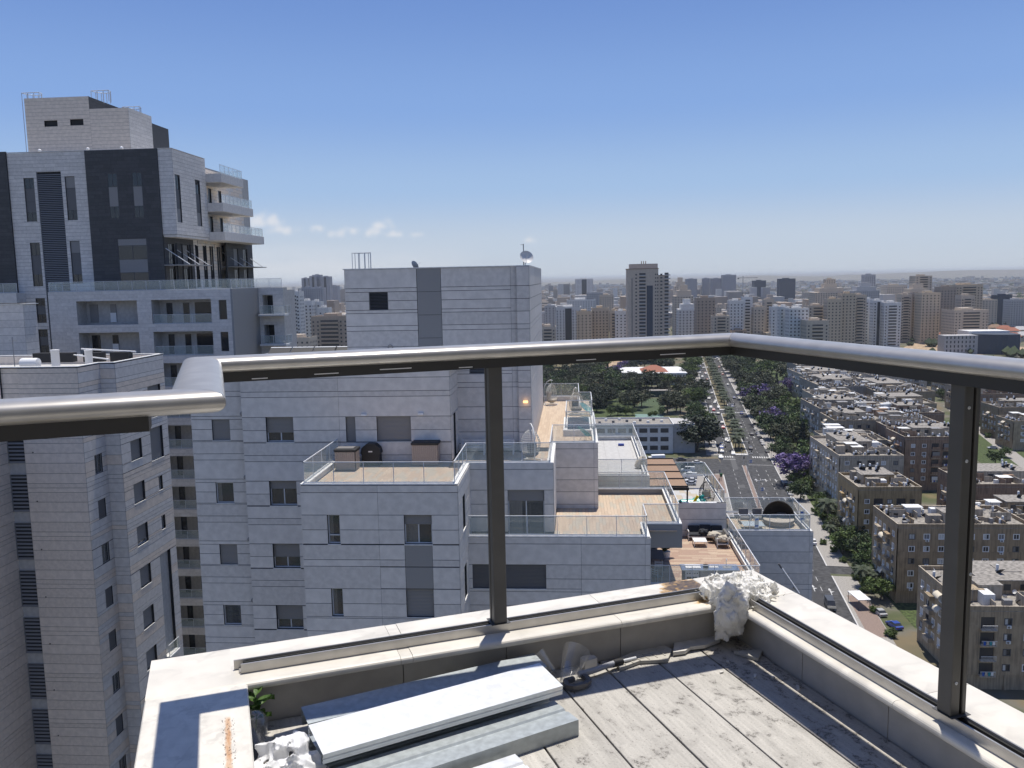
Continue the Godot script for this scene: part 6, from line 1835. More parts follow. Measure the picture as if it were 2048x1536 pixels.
func old_blocks() -> void:
	block_kit()
	var L := [
		["ochre apartment block with roof terrace and stair, nearest the palm garden", 82, 100, -249, -268, 17.0, "bl_ochre"],
		["sand apartment block with row of roof solar heaters, above the blue car", 77, 108, -205, -222, 17.2, "bl_sand"],
		["beige apartment block nearest the viewer behind the right post", 73.8, 104, -161, -184, 16.6, "bl_beige"],
		["pale apartment block directly behind the ochre block with the palm", 88, 109, -287, -311, 17.5, "bl_pale"],
		["grey apartment block third in the row along the avenue", 97, 119, -330, -350, 17.0, "bl_grey"],
		["beige apartment block fourth in the row along the avenue", 107, 124, -357, -375, 18.5, "bl_beige"],
		["wide grey apartment block fifth in the row along the avenue", 109, 136, -385, -407, 17.5, "bl_grey"],
		["pale apartment block sixth in the row along the avenue", 122, 146, -425, -448, 18.0, "bl_pale"],
		["grey apartment block seventh in the row along the avenue", 134, 159, -472, -496, 17.0, "bl_grey"],
		["pale apartment block eighth in the row just under the handrail", 143, 176, -525, -556, 17.5, "bl_pale"],
		["grey apartment block last in the row just under the handrail", 152, 186, -590, -622, 17.0, "bl_grey"],
		["apartment block with dull blue top floor between the rows", 127, 146, -316, -335, 17.5, "bl_pink"],
		["pinkish tall narrow apartment block in the second row", 145, 160, -378, -398, 19.0, "bl_pink"],
		["pinkish apartment block with many air conditioners in the second row", 131, 148, -345, -365, 17.0, "bl_pink"],
		["beige apartment block in the middle of the second row", 153, 174, -420, -442, 17.5, "bl_beige"],
		["sand apartment block farther up the second row", 165, 187, -454, -476, 17.0, "bl_sand"],
		["pale apartment block at the far end of the second row", 182, 206, -512, -536, 17.0, "bl_pale"],
		["brown apartment block with white penthouse right of the post", 118, 142, -260, -282, 16.0, "bl_pink"],
		["sand apartment block below the penthouse block at the right edge", 108, 140, -226, -240, 14.5, "bl_sand"],
		["beige courtyard apartment block at the right edge", 194, 222, -388, -404, 14.0, "bl_beige"],
		["grey courtyard apartment block behind the right hedge", 200, 232, -414, -432, 14.5, "bl_sand"],
		["pinkish courtyard apartment block farther right", 208, 238, -452, -472, 14.0, "bl_pink"],
		["pale courtyard apartment block second from the far right", 218, 250, -494, -516, 14.0, "bl_pale"],
		["beige courtyard apartment block far right under the handrail", 232, 268, -546, -570, 14.0, "bl_beige"],
		["grey courtyard apartment block farthest right under the handrail", 250, 290, -602, -628, 14.0, "bl_grey"]]
	for i in L.size():
		var q: Array = L[i]
		if i > 2 and i != 10 and i != 11 and i < 17: q[4] = minf(q[4], (L[i + 1][3] if i != 16 else -560.0) + 7.0) if i < 10 or i > 12 else q[4]
		if i > 10 and i < 17: q[1] -= 7.0
		block(q[0], q[1], q[2], q[3], q[4], q[5] + [0.0, 1.6, -.9, .8, -1.7][i % 5], q[6], i)
	rng.seed = 77
	# white penthouse storey and white canopy
	var t := thing("rooftop_canopy", "white metal canopy on the roof edge of the grey block", "canopy", V(97.5, 18.1, -333), 0)
	bpart(t, "canopy_sheet", V(0, 2.3, -4), V(6.5, 2.4, 0), M.white); bpart(t, "canopy_sheet", V(0, 2.7, -8), V(6.2, 2.8, -4.1), M.white)
	for x in [.2, 6.1]: bpart(t, "post", V(x, 0, -.2), V(x + .1, 2.3, -.1), M.alu)

# ---------------------------------------------------------------- the town towards the horizon
func tower(x0: float, x1: float, zf: float, h: float, m: Material, style: int, label: String, group: String, floors := true) -> Node3D:
	var w := x1 - x0; var d := clampf(w * 1.05, 10, 34)
	var t := thing("tower_block" if h > 28 else "town_block", label, "building", V((x0 + x1) / 2, 0, zf), 0, group)
	var g := G.new()
	var X := w / 2
	if style == 4:
		g.box(V(-X, 0, -d), V(X, h * .8, 0)); g.box(V(-X * .7, h * .8, -d * .9), V(X * .8, h * .9, -d * .1)); g.box(V(-X * .35, h * .9, -d * .7), V(X * .45, h, -d * .3))
	else:
		g.box(V(-X, 0, -d), V(X, h - 1.5, 0)); g.box(V(-X * .45, h - 1.5, -d * .7), V(X * .3, h + 1.4, -d * .25))
		for q in [[-X, X, -.4, 0], [-X, -X + .4, -d, -.4], [X - .4, X, -d, -.4]]: g.box(V(q[0], h - 1.5, q[2]), V(q[1], h - .4, q[3]))
	gpart(t, "wall", g, m)
	var top := h * .8 if style == 4 else h - 2.0
	var pw := G.new(); var bl := G.new()
	var n := maxi(2, int(w / 3.4)); var side := -1.0 if x0 > 0 else 1.0
	var y := 3.0
	while y < top - 1.5:
		for i in n:
			var x := -X + w * (i + .5) / n
			if style == 1 and absf(x) < w * .14: continue
			if style == 3 and absf(x) < w * .26: continue
			pw.box(V(x - .65, y, .01), V(x + .65, y + 1.35, .06))
		for i in int(d / 3.6):
			var z := -1.9 - i * 3.6
			pw.box(V(side * X - .06 if side < 0 else X + .01, y, z - .6), V(-X - .01 if side < 0 else X + .06, y + 1.35, z + .6))
		if style == 3:
			bl.box(V(-w * .26, y - .5, .02), V(w * .26, y + .55, 1.3)); pw.box(V(-w * .24, y + .5, .01), V(w * .24, y + 2.0, .05))
		y += 3.1
	if style == 1: pw.box(V(-w * .13, 2, .01), V(w * .13, top, .12))
	if pw.v.size(): gpart(t, "windows", pw, M.pane_far).set_meta("kind", "stuff")
	if bl.v.size(): gpart(t, "balconies", bl, m).set_meta("kind", "stuff")
	return t

func city() -> void:
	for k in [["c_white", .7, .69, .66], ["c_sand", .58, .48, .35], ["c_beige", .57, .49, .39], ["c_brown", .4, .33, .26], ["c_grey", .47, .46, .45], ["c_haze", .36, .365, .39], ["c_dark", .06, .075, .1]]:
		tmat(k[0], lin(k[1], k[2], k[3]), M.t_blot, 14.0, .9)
	var sty := ["with small windows", "with dark glazing strip", "with window grid", "with stacked balconies", "with stepped roofline"]
	var cw := {"white": "white", "sand": "sand coloured", "beige": "beige", "brown": "brown", "grey": "grey", "haze": "hazy grey", "dark": "dark glass"}
	var cnt := {}
	TOWERS.sort_custom(func(a, b): return a[0] / -a[2] < b[0] / -b[2])
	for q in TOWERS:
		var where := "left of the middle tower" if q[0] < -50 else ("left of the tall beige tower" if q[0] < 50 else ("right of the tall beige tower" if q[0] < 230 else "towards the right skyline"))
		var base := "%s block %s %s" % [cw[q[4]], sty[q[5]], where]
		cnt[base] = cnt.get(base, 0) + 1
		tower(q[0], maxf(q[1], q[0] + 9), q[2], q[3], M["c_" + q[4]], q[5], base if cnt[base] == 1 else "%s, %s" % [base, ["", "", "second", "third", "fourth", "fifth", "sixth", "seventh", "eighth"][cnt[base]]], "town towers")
	# tall beige tower by the avenue
	var t := thing("tall_tower", "tall beige stone tower with dark glass strip standing alone by the avenue", "building", V(0, 0, -806))
	t.position = Vector3.ZERO
	var m := tmat("tower_stone", lin(.57, .48, .385), M.t_blot, 12.0, .85)
	bpart(t, "wall", V(49.4, 0, -828), V(78.1, 87.4, -806), m)
	bpart(t, "side_wing", V(78.1, 0, -830), V(87.8, 81, -808), m); bpart(t, "roof_house", V(52, 87.4, -826), V(77.8, 92.3, -809), m)
	bpart(t, "roof_cap", V(49.0, 87.4, -828.4), V(78.5, 88.0, -805.6), M.bl_pink); bpart(t, "roof_cap", V(78.5, 81.0, -830.4), V(88.2, 81.6, -807.6), M.bl_pink)
	bpart(t, "glass_strip", V(67.4, 0, -806), V(73.0, 72, -805.7), M.c_dark); bpart(t, "stair_slot", V(53.4, 16, -806), V(54.0, 79, -805.8), M.c_dark)
	var bl := G.new(); var wn := G.new()
	for f in 25:
		var y := 3.0 + f * 3.25
		bl.box(V(60.3, y, -805.9), V(66.4, y + 1.0, -804.7)); wn.box(V(60.4, y + 1.0, -806), V(66.3, y + 2.7, -805.9))
		for x in [56.8, 75.0, 77.0]: wn.box(V(x, y + .6, -805.99), V(x + 1.5 if x < 60 else x + 1.1, y + 1.9, -805.9))
		wn.box(V(80.0, y + .6, -807.99), V(82.0, y + 1.9, -807.9)); bl.box(V(84.0, y, -808), V(89.3, y + 1.0, -806.6)); wn.box(V(84.0, y + 1.0, -808), V(87.7, y + 2.7, -807.9))
	gpart(t, "balconies", bl, M.c_grey).set_meta("kind", "stuff"); gpart(t, "windows", wn, M.pane_far).set_meta("kind", "stuff")
	for x in [63.0, 65.0, 67.0]: bpart(t, "flue", V(x, 92.3, -818), V(x + .7, 95.0, -817.3), M.bl_pink)
	# low buildings near the avenue
	t = thing("red_roof_school", "long white public building with red hipped roof beside the avenue", "building", V(60, 0, -650))
	t.position = Vector3.ZERO
	bpart(t, "wall", V(36, 0, -680), V(82, 8, -636), M.c_white); bpart(t, "roof_edge", V(35, 8, -681), V(83, 8.8, -635), M.cap)
	var g := G.new()
	var a := [V(50, 8.8, -642), V(70, 8.8, -642), V(70, 8.8, -668), V(50, 8.8, -668)]
	g.quad(a[0], a[1], V(62, 13, -655), V(58, 13, -655)); g.tri(a[1], a[2], V(62, 13, -655)); g.quad(a[2], a[3], V(58, 13, -655), V(62, 13, -655)); g.tri(a[3], a[0], V(58, 13, -655))
	gpart(t, "hipped_roof", g, tmat("red_tile", lin(.33, .13, .08), M.t_blot, 5.0, .9))
	for i in 22: bpart(t, "pillar", V(37 + i * 2.1, 0, -636), V(37.7 + i * 2.1, 7.8, -635.2), M.cap)
	for i in 21: bpart(t, "window", V(37.9 + i * 2.1, 1, -636), V(38.9 + i * 2.1, 7, -635.9), M.pane_far)
	t = thing("white_school", "white three storey school with flat roof behind the grey roof terrace", "building", V(20, 0, -390))
	t.position = Vector3.ZERO
	bpart(t, "wall", V(-2, 0, -404), V(44, 12.6, -385), M.c_white); bpart(t, "roof_slab", V(-2.4, 12.6, -404.4), V(44.4, 12.9, -384.6), M.roof_dirty)
	for q in [[-2.4, 44.4, -384.9, -384.6], [-2.4, 44.4, -404.4, -404.1], [44.1, 44.4, -404.1, -384.9]]: bpart(t, "parapet", V(q[0], 12.9, q[2]), V(q[1], 13.6, q[3]), M.c_white)
	bpart(t, "end_wing", V(44, 0, -402), V(54, 13.5, -386), M.c_grey)
	for f in 3:
		for i in 9: bpart(t, "window", V(0 + i * 4.8, 1.6 + f * 4.0, -385), V(3.6 + i * 4.8, 3.6 + f * 4.0, -384.85), M.pane_far)
	for i in 12: bpart(t, "roof_unit", V(4 + i * 3.2, 12.9, -402 + (i * 5) % 12), V(5.2 + i * 3.2, 13.9, -400.8 + (i * 5) % 12), M.cap if i % 2 else M.shutter_dark)
	t = thing("pitch_shed", "dark green shed with pale flat roof behind the sports pitch", "shed", V(55, 0, -570), 0)
	bpart(t, "shed_wall", V(-8, 0, -6), V(8, 4, 0), mat("shed_green", lin(.03, .06, .05), .8)); bpart(t, "shed_roof", V(-8.4, 4, -6.4), V(8.4, 4.4, .6), M.roof_dirty)
	t = thing("curved_office", "low office building with dark curved glass end and grey wing", "office building", V(384, 0, -850), 0)
	bpart(t, "wing", V(-27, 0, -16), V(4, 18, 0), M.c_grey); bpart(t, "rear_block", V(2, 0, -40), V(40, 21, -14), M.c_white)
	var cp := PackedVector2Array()
	for i in 9: cp.append(Vector2(4 + i * 4.4, 0) + Vector2(0, 7.0 * sin(PI * i / 9.0) + i * .7))
	cp.append(Vector2(42, -14)); cp.append(Vector2(4, -14))
	g = G.new(); g.xf = Transform3D(Basis(V(1, 0, 0), V(0, 0, 1), V(0, -1, 0)), V(0, 0, 0))
	g.prism(cp, -19, 0); gpart(t, "curved_glass_end", g, M.c_dark)
	for f in 4:
		for i in 8: bpart(t, "window", V(-25.5 + i * 3.6, 2.2 + f * 4.2, .0), V(-24.3 + i * 3.6, 4.6 + f * 4.2, .1), M.pane_far)
	# villas with pitched roofs
	HOUSES.sort_custom(func(a, b): return a[1] > b[1])
	for i in HOUSES.size():
		var q: Array = HOUSES[i]
		t = thing("villa", "%s of the villas on the right, %s tiled roof" % [nth(i), ["red", "grey", "red-brown"][i % 3]], "house", V(q[0], 0, q[1]), (i * 37) % 25 - 12, "villas with pitched roofs")
		bpart(t, "wall", V(-7, 0, -6), V(7, 7, 6), M.c_beige if i % 2 else M.c_white)
		g = G.new()
		g.quad(V(-8, 6.8, 7), V(8, 6.8, 7), V(4, 11, 0), V(-4, 11, 0)); g.quad(V(8, 6.8, -7), V(-8, 6.8, -7), V(-4, 11, 0), V(4, 11, 0)); g.tri(V(8, 6.8, 7), V(8, 6.8, -7), V(4, 11, 0)); g.tri(V(-8, 6.8, -7), V(-8, 6.8, 7), V(-4, 11, 0)); g.quad(V(-8, 6.8, -7), V(8, 6.8, -7), V(8, 6.8, 7), V(-8, 6.8, 7))
		gpart(t, "roof", g, [M.red_tile, M.c_grey, M.bl_pink][i % 3])
		for x in [-4.5, 0.0, 3.5]: bpart(t, "window", V(x, 3.8, 6), V(x + 1.6, 5.4, 6.1), M.pane_far)
	# mid-rise infill, one object each
	rng.seed = 31
	var cols := ["c_white", "c_beige", "c_sand", "c_grey", "c_brown", "c_beige"]
	var made := 0
	var lots := []
	while made < 270:
		var z := -rng.randf_range(860, 1800)
		var x := rng.randf_range(-.42, .56) * -z
		if x > 330 and z > -1200 or (x > -140 and x < 50 and z > -960) or (x > 85 and x < 150 and z > -1250): continue
		var h := rng.randf_range(12, 30) + (10 if rng.randf() < .15 else 0)
		if x > 300: h *= .6
		var w := rng.randf_range(14, 30)
		lots.append([z, x, w, h, cols[rng.randi() % 6], [0, 2, 3][rng.randi() % 3]])
		made += 1
	lots.sort_custom(func(p, q): return p[0] > q[0])
	for l in lots:
		var where := "far left quarter" if l[1] < -50 else ("quarter left of the tall beige tower" if l[1] < 60 else ("quarter right of the avenue" if l[1] < 320 else "quarter under the right skyline"))
		var k := "%s mid-rise block in the %s" % [cw[l[4].substr(2)], where]
		cnt[k] = cnt.get(k, 0) + 1
		tower(l[1] - l[2] / 2, l[1] + l[2] / 2, l[0], l[3], M[l[4]], l[5], "%s %s" % [nth(cnt[k] - 1), k], "mid-rise blocks in the " + where)
	# masses too far to count
	rng.seed = 32
	g = G.new(); g.hued = true
	var pal := [Color(.5, .49, .47), Color(.42, .36, .29), Color(.34, .29, .24), Color(.56, .55, .52), Color(.26, .24, .22), Color(.46, .37, .28)]
	for i in 14000:
		var z := -pow(rng.randf(), 1.5) * 7800.0 - 1500.0
		var x := rng.randf_range(-.5, .66) * -z
		var h := rng.randf_range(5, 17) * (1.0 if rng.randf() < .9 else rng.randf_range(1.5, 3.6))
		if x > 600: h *= .55
		var w := rng.randf_range(10, 34)
		g.col = pal[rng.randi() % 6] * rng.randf_range(.8, 1.15)
		g.box(V(x, 0, z - w), V(x + w, h, z))
	var vm := mat("far_walls", Color.WHITE, .9); vm.vertex_color_use_as_albedo = true
	var o := gpart(self, "distant_town", g, vm); o.set_meta("kind", "stuff"); tag(o, "hazy mass of pale town buildings below the horizon", "town")
	g = G.new(); g.hued = true
	for i in 5000:
		var z := -pow(rng.randf(), 1.3) * 6500.0 - 640.0
		var x := rng.randf_range(-.5, .66) * -z
		if z > -1000 and x > -60 and x < 330: continue
		var r := rng.randf_range(2.5, 6.5)
		var k := rng.randf_range(.6, 1.2)
		g.col = Color(.05 * k, .07 * k, .03 * k)
		for j in 3:
			var c := V(x + rng.randf_range(-r, r), r * .75, z + rng.randf_range(-r, r))
			var q := []
			for s in 6: q.append(c + V(cos(TAU * s / 6), -.2 + .3 * (s % 2), sin(TAU * s / 6)) * r * rng.randf_range(.7, 1.1))
			for s in 6:
				g.tri(q[(s + 1) % 6], q[s], c + V(0, r * .85, 0)); g.tri(q[s], q[(s + 1) % 6], c - V(0, r * .9, 0))
	o = gpart(self, "distant_trees", g, vm); o.set_meta("kind", "stuff"); tag(o, "scattered dark tree masses between the far buildings", "trees")
	g = G.new()
	var hn := noise(41, .0005, 3)
	for i in 60:
		var x0 := -9000.0 + i * 300; var x1 := x0 + 300
		var y0 := 25 + 60 * smoothstep(-2000, 9000, x0) + 45 * hn.get_noise_1d(x0); var y1 := 25 + 60 * smoothstep(-2000, 9000, x1) + 45 * hn.get_noise_1d(x1)
		g.quad(V(x0, 0, -12500), V(x1, 0, -12500), V(x1, y1, -14500), V(x0, y0, -14500)); g.quad(V(x1, 0, -15900), V(x0, 0, -15900), V(x0, y0, -14500), V(x1, y1, -14500))
	structure("hills", g, M.dry_grass)
	# tower cranes on the horizon
	for q in [[560.0, -2900.0, 70.0, "tower crane above the horizon right of the tall beige tower"], [-840.0, -2600.0, 62.0, "faint tower crane above the horizon left of the middle tower"]]:
		t = thing("tower_crane", q[3], "crane", V(q[0], 0, q[1]))
		bpart(t, "mast", V(-1, 0, -1), V(1, q[2] + 8, 1), M.panel_grey); bpart(t, "jib", V(-18, q[2], -.8), V(48, q[2] + 1.8, .8), M.panel_grey); bpart(t, "counterweight", V(-18, q[2] - 3, -1), V(-13, q[2] - .1, 1), M.c_dark)

# ---------------------------------------------------------------- things on the roof terraces
func egg_chair(label: String, p: Vector3, ry: float, wick: Material, cush: Material, stand: Material, sc := 1.0) -> void:
	var t := thing("hanging_egg_chair", label, "chair", p, ry)
	t.scale = Vector3.ONE * sc
	var g := G.new()
	var arc := [V(0, .04, -.55), V(0, .7, -.68), V(0, 1.4, -.62), V(0, 1.85, -.35), V(0, 2.02, .0), V(0, 1.98, .18)]
	g.tube(arc, .035, 8); gpart(t, "stand_arm", g, stand)
	g = G.new(); var ring := []
	for i in 21: ring.append(V(cos(TAU * i / 20) * .55, .03, sin(TAU * i / 20) * .55))
	g.tube(ring, .03, 6); gpart(t, "stand_base", g, stand)
	g = G.new(); g.tube([V(0, 1.98, .12), V(0, 1.72, .1)], .015, 5); gpart(t, "chain", g, stand)
	g = G.new()
	var rad := func(y: float) -> float: return .52 * sqrt(maxf(0.0, 1.0 - pow((y - .92) / .78, 2))) * (1.0 - .18 * maxf(0.0, y - 1.0))
	for i in 22:
		var a := TAU * i / 22
		var pts := []
		for k in 13:
			var y := .16 + 1.52 * k / 12.0
			if sin(a) > .45 and y > .75: break
			var r: float = rad.call(y)
			pts.append(V(cos(a) * r, y, .1 + sin(a) * r * .9))
		if pts.size() > 2: g.tube(pts, .012, 4)
	for k in 13:
		var y := .22 + k * .11
		var pts := []
		for i in 25:
			var a := PI * .86 + (TAU - PI * .72) * i / 24 if y > .75 else TAU * i / 24
			var r: float = rad.call(y)
			pts.append(V(cos(a) * r, y, .1 + sin(a) * r * .9))
		g.tube(pts, .011, 4)
	gpart(t, "woven_shell", g, wick)
	g = G.new(); g.xf.origin = V(0, .36, .1); g.lathe([Vector2(.02, -.14), Vector2(.3, -.1), Vector2(.43, .02), Vector2(.4, .12), Vector2(.02, .15)], 20); gpart(t, "seat_cushion", g, cush)
	g = G.new(); g.xf = Transform3D(Basis(V(1, 0, 0), .25), V(0, .8, -.14)); g.cbox(V(-.26, -.28, -.08), V(.26, .28, .08), .07); gpart(t, "back_cushion", g, cush)

func string_chair(label: String, p: Vector3, ry: float) -> void:
	var t := thing("string_lounge_chair", label, "chair", p, ry)
	var rim := []; var low := V(0, .34, .05)
	for i in 25:
		var a := TAU * i / 24
		rim.append(V(cos(a) * .42, .62 - sin(a) * .34, sin(a) * .42 - .02))
	var g := G.new(); g.tube(rim, .014, 5); gpart(t, "rim", g, M.teal)
	g = G.new()
	for i in 24: g.quad(rim[i], rim[i].lerp(rim[i + 1], .72), low + (rim[i + 1] - low) * .1, low + (rim[i] - low) * .1)
	gpart(t, "strings", g, M.teal)
	for x in [-.3, .3]:
		for z in [-.22, .3]:
			g = G.new(); g.tube([V(x * .5, .36, z * .4), V(x, 0, z)], .011, 5); gpart(t, "leg", g, M.cushion_sand)

func slat_box(label: String, p: Vector3, ry: float, w: float, d: float, h: float) -> void:
	var t := thing("storage_box", label, "storage box", p, ry)
	for i in int(w / .11): bpart(t, "slat", V(-w / 2 + i * .11, .04, d / 2 - .03), V(-w / 2 + i * .11 + .1, h, d / 2), M.box_wood)
	for i in int(d / .11):
		for s in [-1.0, 1.0]: bpart(t, "slat", V(s * (w / 2 - .015) - .014, .04, -d / 2 + i * .11), V(s * (w / 2 - .015) + .014, h, -d / 2 + i * .11 + .1), M.box_wood)
	bpart(t, "inner_box", V(-w / 2 + .03, .05, -d / 2 + .03), V(w / 2 - .03, h - .02, d / 2 - .035), M.black)
	var g := G.new(); g.cbox(V(-w / 2 - .05, h, -d / 2 - .05), V(w / 2 + .05, h + .16, d / 2 + .05), .04); gpart(t, "lid", g, M.black)

func sofa(label: String, p: Vector3, ry: float, w: float, n: int, cm: Material) -> Node3D:
	var t := thing("outdoor_sofa", label, "sofa", p, ry)
	for x in [-w / 2 + .03, w / 2 - .03]:
		for z in [-.36, .36]: bpart(t, "leg", V(x - .025, 0, z - .025), V(x + .025, .6, z + .025), M.cap)
		bpart(t, "armrest", V(x - .03, .6, -.4), V(x + .03, .64, .4), M.cap)
	bpart(t, "seat_frame", V(-w / 2, .22, -.38), V(w / 2, .28, .38), M.cap); bpart(t, "back_frame", V(-w / 2 + .06, .55, -.39), V(w / 2 - .06, .61, -.35), M.cap)
	var g: G
	for i in n:
		var x0 := -w / 2 + .07 + (w - .14) * i / n; var x1 := -w / 2 + .05 + (w - .14) * (i + 1) / n
		g = G.new(); g.cbox(V(x0, .28, -.3), V(x1, .43, .38), .04); gpart(t, "seat_cushion", g, cm)
		g = G.new(); g.xf = Transform3D(Basis(V(1, 0, 0), -.2), V(0, .43, -.24)); g.cbox(V(x0, 0, -.1), V(x1, .42 + .05 * (i % 2), .06), .045); gpart(t, "back_cushion", g, cm)
	return t

func throw_cloth(label: String, p: Vector3, r: Vector3, m: Material, sd: int) -> void:
	var n := noise(sd, 3.2, 3)
	var f := func(q: Vector3) -> float: return ell(q, Vector3.ZERO, r) - .13 * absf(n.get_noise_3dv(q)) + .02
	var o := part(self, "throw_blanket", nets(f, -r * 1.35, r * 1.35, .05), m)
	tag(o, label, "blanket"); o.position = p

func low_table(label: String, p: Vector3, w: float, d: float, h: float, top: Material) -> void:
	var t := thing("coffee_table", label, "table", p)
	var g := G.new(); g.cbox(V(-w / 2, h - .05, -d / 2), V(w / 2, h, d / 2), .012); gpart(t, "table_top", g, top)
	for x in [-w / 2 + .03, w / 2 - .03]:
		for z in [-d / 2 + .03, d / 2 - .03]: bpart(t, "leg", V(x - .02, 0, z - .02), V(x + .02, h - .05, z + .02), M.cap)

func lounge_chair(label: String, p: Vector3, ry: float) -> void:
	var t := thing("lounge_chair", label, "chair", p, ry)
	for x in [-.36, .36]:
		for z in [-.34, .34]: bpart(t, "leg", V(x - .025, 0, z - .025), V(x + .025, .5, z + .025), M.alu)
		bpart(t, "armrest", V(x - .03, .5, -.4), V(x + .03, .54, .4), M.alu)
	var g := G.new(); g.cbox(V(-.33, .24, -.33), V(.33, .42, .38), .05); gpart(t, "seat_cushion", g, M.cushion_grey)
	g = G.new(); g.xf = Transform3D(Basis(V(1, 0, 0), -.22), V(0, .42, -.3)); g.cbox(V(-.33, 0, -.07), V(.33, .5, .09), .05); gpart(t, "back_cushion", g, M.cushion_grey)

func dining_chair(label: String, p: Vector3, ry: float) -> void:
	var t := thing("dining_chair", label, "chair", p, ry, "dining chairs under the overhang")
	for x in [-.22, .22]:
		bpart(t, "leg", V(x - .02, 0, .18), V(x + .02, .45, .22), M.alu); bpart(t, "rear_leg", V(x - .02, 0, -.22), V(x + .02, .95, -.18), M.alu)
	bpart(t, "seat", V(-.24, .45, -.22), V(.24, .48, .24), M.shutter)
	for i in 3: bpart(t, "back_slat", V(-.2, .6 + i * .13, -.215), V(.2, .65 + i * .13, -.19), M.alu)

func furniture() -> void:
	rng.seed = 5
	tmat("box_wood", lin(.4, .335, .29), M.t_blot, .6, .85)
	var y := 69.905
	slat_box("wooden slatted storage box with grey top at the left terrace railing", V(-12.45, y, -44.75), 0, 1.15, .85, 1.02)
	part(self, "tray", UB, M.cushion_grey, V(-12.5, y + 1.2, -44.7), Basis.from_scale(V(.95, .025, .6))); tag(get_child(-1), "grey sheet lying on the left slatted storage box", "sheet")
	slat_box("wooden slatted storage box with black lid under the right wall light", V(-8.3, y, -45.85), 0, 1.45, .75, 1.15)
	var g := G.new()
	var t := thing("covered_grill", "black covered barbecue grill against the terrace wall", "grill", V(-11.35, y, -45.75))
	g.prism(PackedVector2Array([Vector2(-.52, 0), Vector2(.52, 0), Vector2(.5, .62), Vector2(.58, .7), Vector2(.5, 1.0), Vector2(.26, 1.22), Vector2(-.2, 1.24), Vector2(-.48, 1.02), Vector2(-.55, .72), Vector2(-.47, .62)]), -.3, .3); gpart(t, "cover", g, M.black)
	bpart(t, "logo_patch", V(-.1, .78, .301), V(.12, .85, .306), M.white)
	t = thing("planter", "small white planter between grill and slatted box", "planter", V(-12.15, y, -45.7)); g = G.new(); g.lathe([Vector2(.14, 0), Vector2(.2, .5), Vector2(.22, .5), Vector2(.22, .56), Vector2(.17, .56), Vector2(.15, .48), Vector2(.01, .48)], 16); gpart(t, "pot", g, M.white)
	for q in [[-6.0, "white slatted bench left of the post on the middle terrace"], [-4.3, "white slatted bench right of the post on the middle terrace"]]:
		t = thing("garden_bench", q[1], "bench", V(q[0], y, -48.6))
		for x in [-.7, .62]:
			for z in [-.25, .2]: bpart(t, "leg", V(x, 0, z), V(x + .08, .62 if z > 0 else .85, z + .08), M.cap)
			bpart(t, "armrest", V(x, .62, -.25), V(x + .08, .67, .3), M.cap)
		for i in 4: bpart(t, "seat_slat", V(-.68, .4, -.2 + i * .12), V(.68, .43, -.1 + i * .12), M.cap)
		for i in 3: bpart(t, "back_slat", V(-.62, .5 + i * .12, -.24), V(.62, .58 + i * .12, -.2), M.cap)
	egg_chair("white woven egg chair on the middle terrace beside the post", V(-2.5, y, -46.6), 200, M.wicker_white, M.cushion_grey, M.cap, 1.05)
	egg_chair("white egg chair at the far end of the upper deck", V(-2.0, y, -68.0), 60, M.wicker_white, M.cushion_sand, M.white)
	egg_chair("white egg chair behind the skylight on the upper deck", V(.0, y, -63.0), 20, M.wicker_white, M.cushion_grey, M.white)
	bpart(self, "door_mat", V(-2.0, y, -47.3), V(-1.55, y + .02, -46.2), M.box_wood); tag(get_child(-1), "brown wooden mat beside the near white egg chair", "mat")
	string_chair("teal string chair in front of the skylight", V(.55, y, -52.4), 120)
	string_chair("teal string chair next to the far white egg chairs", V(.8, y, -62.2), 60)
	# grey roof
	t = thing("roof_bag", "pale sack leaning at the grey roof railing", "sack", V(4.2, 66.92, -58.0)); g = G.new(); g.xf = Transform3D(Basis(V(0, 0, 1), -.4), Vector3.ZERO); g.lathe([Vector2(.02, 0), Vector2(.25, .05), Vector2(.28, .4), Vector2(.15, .8), Vector2(.02, .9)], 14); gpart(t, "sack_body", g, M.cushion_sand)
	bpart(self, "blue_box", V(3.3, 66.91, -66.2), V(3.75, 67.05, -65.9), mat("blue_plastic", lin(.02, .05, .3), .5)); tag(get_child(-1), "small blue box lying on the grey roof", "box")
	# terrace with sofas
	y = 62.605
	sofa("dark grey outdoor sofa along the white wall", V(8.55, y, -55.7), 0, 2.4, 3, M.cushion_dark)
	throw_cloth("dark crumpled blanket on the dark sofa", V(8.35, y + .55, -55.55), V(.3, .2, .25), M.cushion_dark, 81)
	sofa("grey outdoor sofa turned sideways by the glass railing", V(9.35, y, -54.6), -90, 1.7, 2, M.cushion_grey)
	throw_cloth("sand coloured blanket spilling off the sideways sofa", V(9.0, y + .5, -55.0), V(.45, .22, .3), M.cushion_sand, 82)
	throw_cloth("pale cushion heap at the end of the sideways sofa", V(9.45, y + .58, -54.0), V(.4, .2, .3), M.cushion_sand, 83)
	low_table("low white coffee table in front of the dark sofa", V(7.95, y, -54.3), .85, .85, .4, M.white)
	t = thing("outdoor_kitchen", "steel outdoor kitchen counter with hob, sink and oven", "kitchen counter", V(7.5, y, -47.45))
	var steel := mat("steel", lin(.55, .58, .62), .28, .85)
	bpart(t, "cabinet", V(-1.5, 0, -.42), V(1.5, .86, .38), M.shutter_dark)
	g = G.new(); g.cbox(V(-1.62, .86, -.5), V(1.62, .93, .5), .012); gpart(t, "worktop", g, steel)
	for x in [-1.4, -.55, .4]: bpart(t, "cabinet_door", V(x, .1, .38), V(x + .75, .82, .4), M.panel_grey if x != -1.4 else M.alu)
	bpart(t, "oven_window", V(-1.32, .2, .4), V(-.73, .5, .405), M.pane); for_knobs(t)
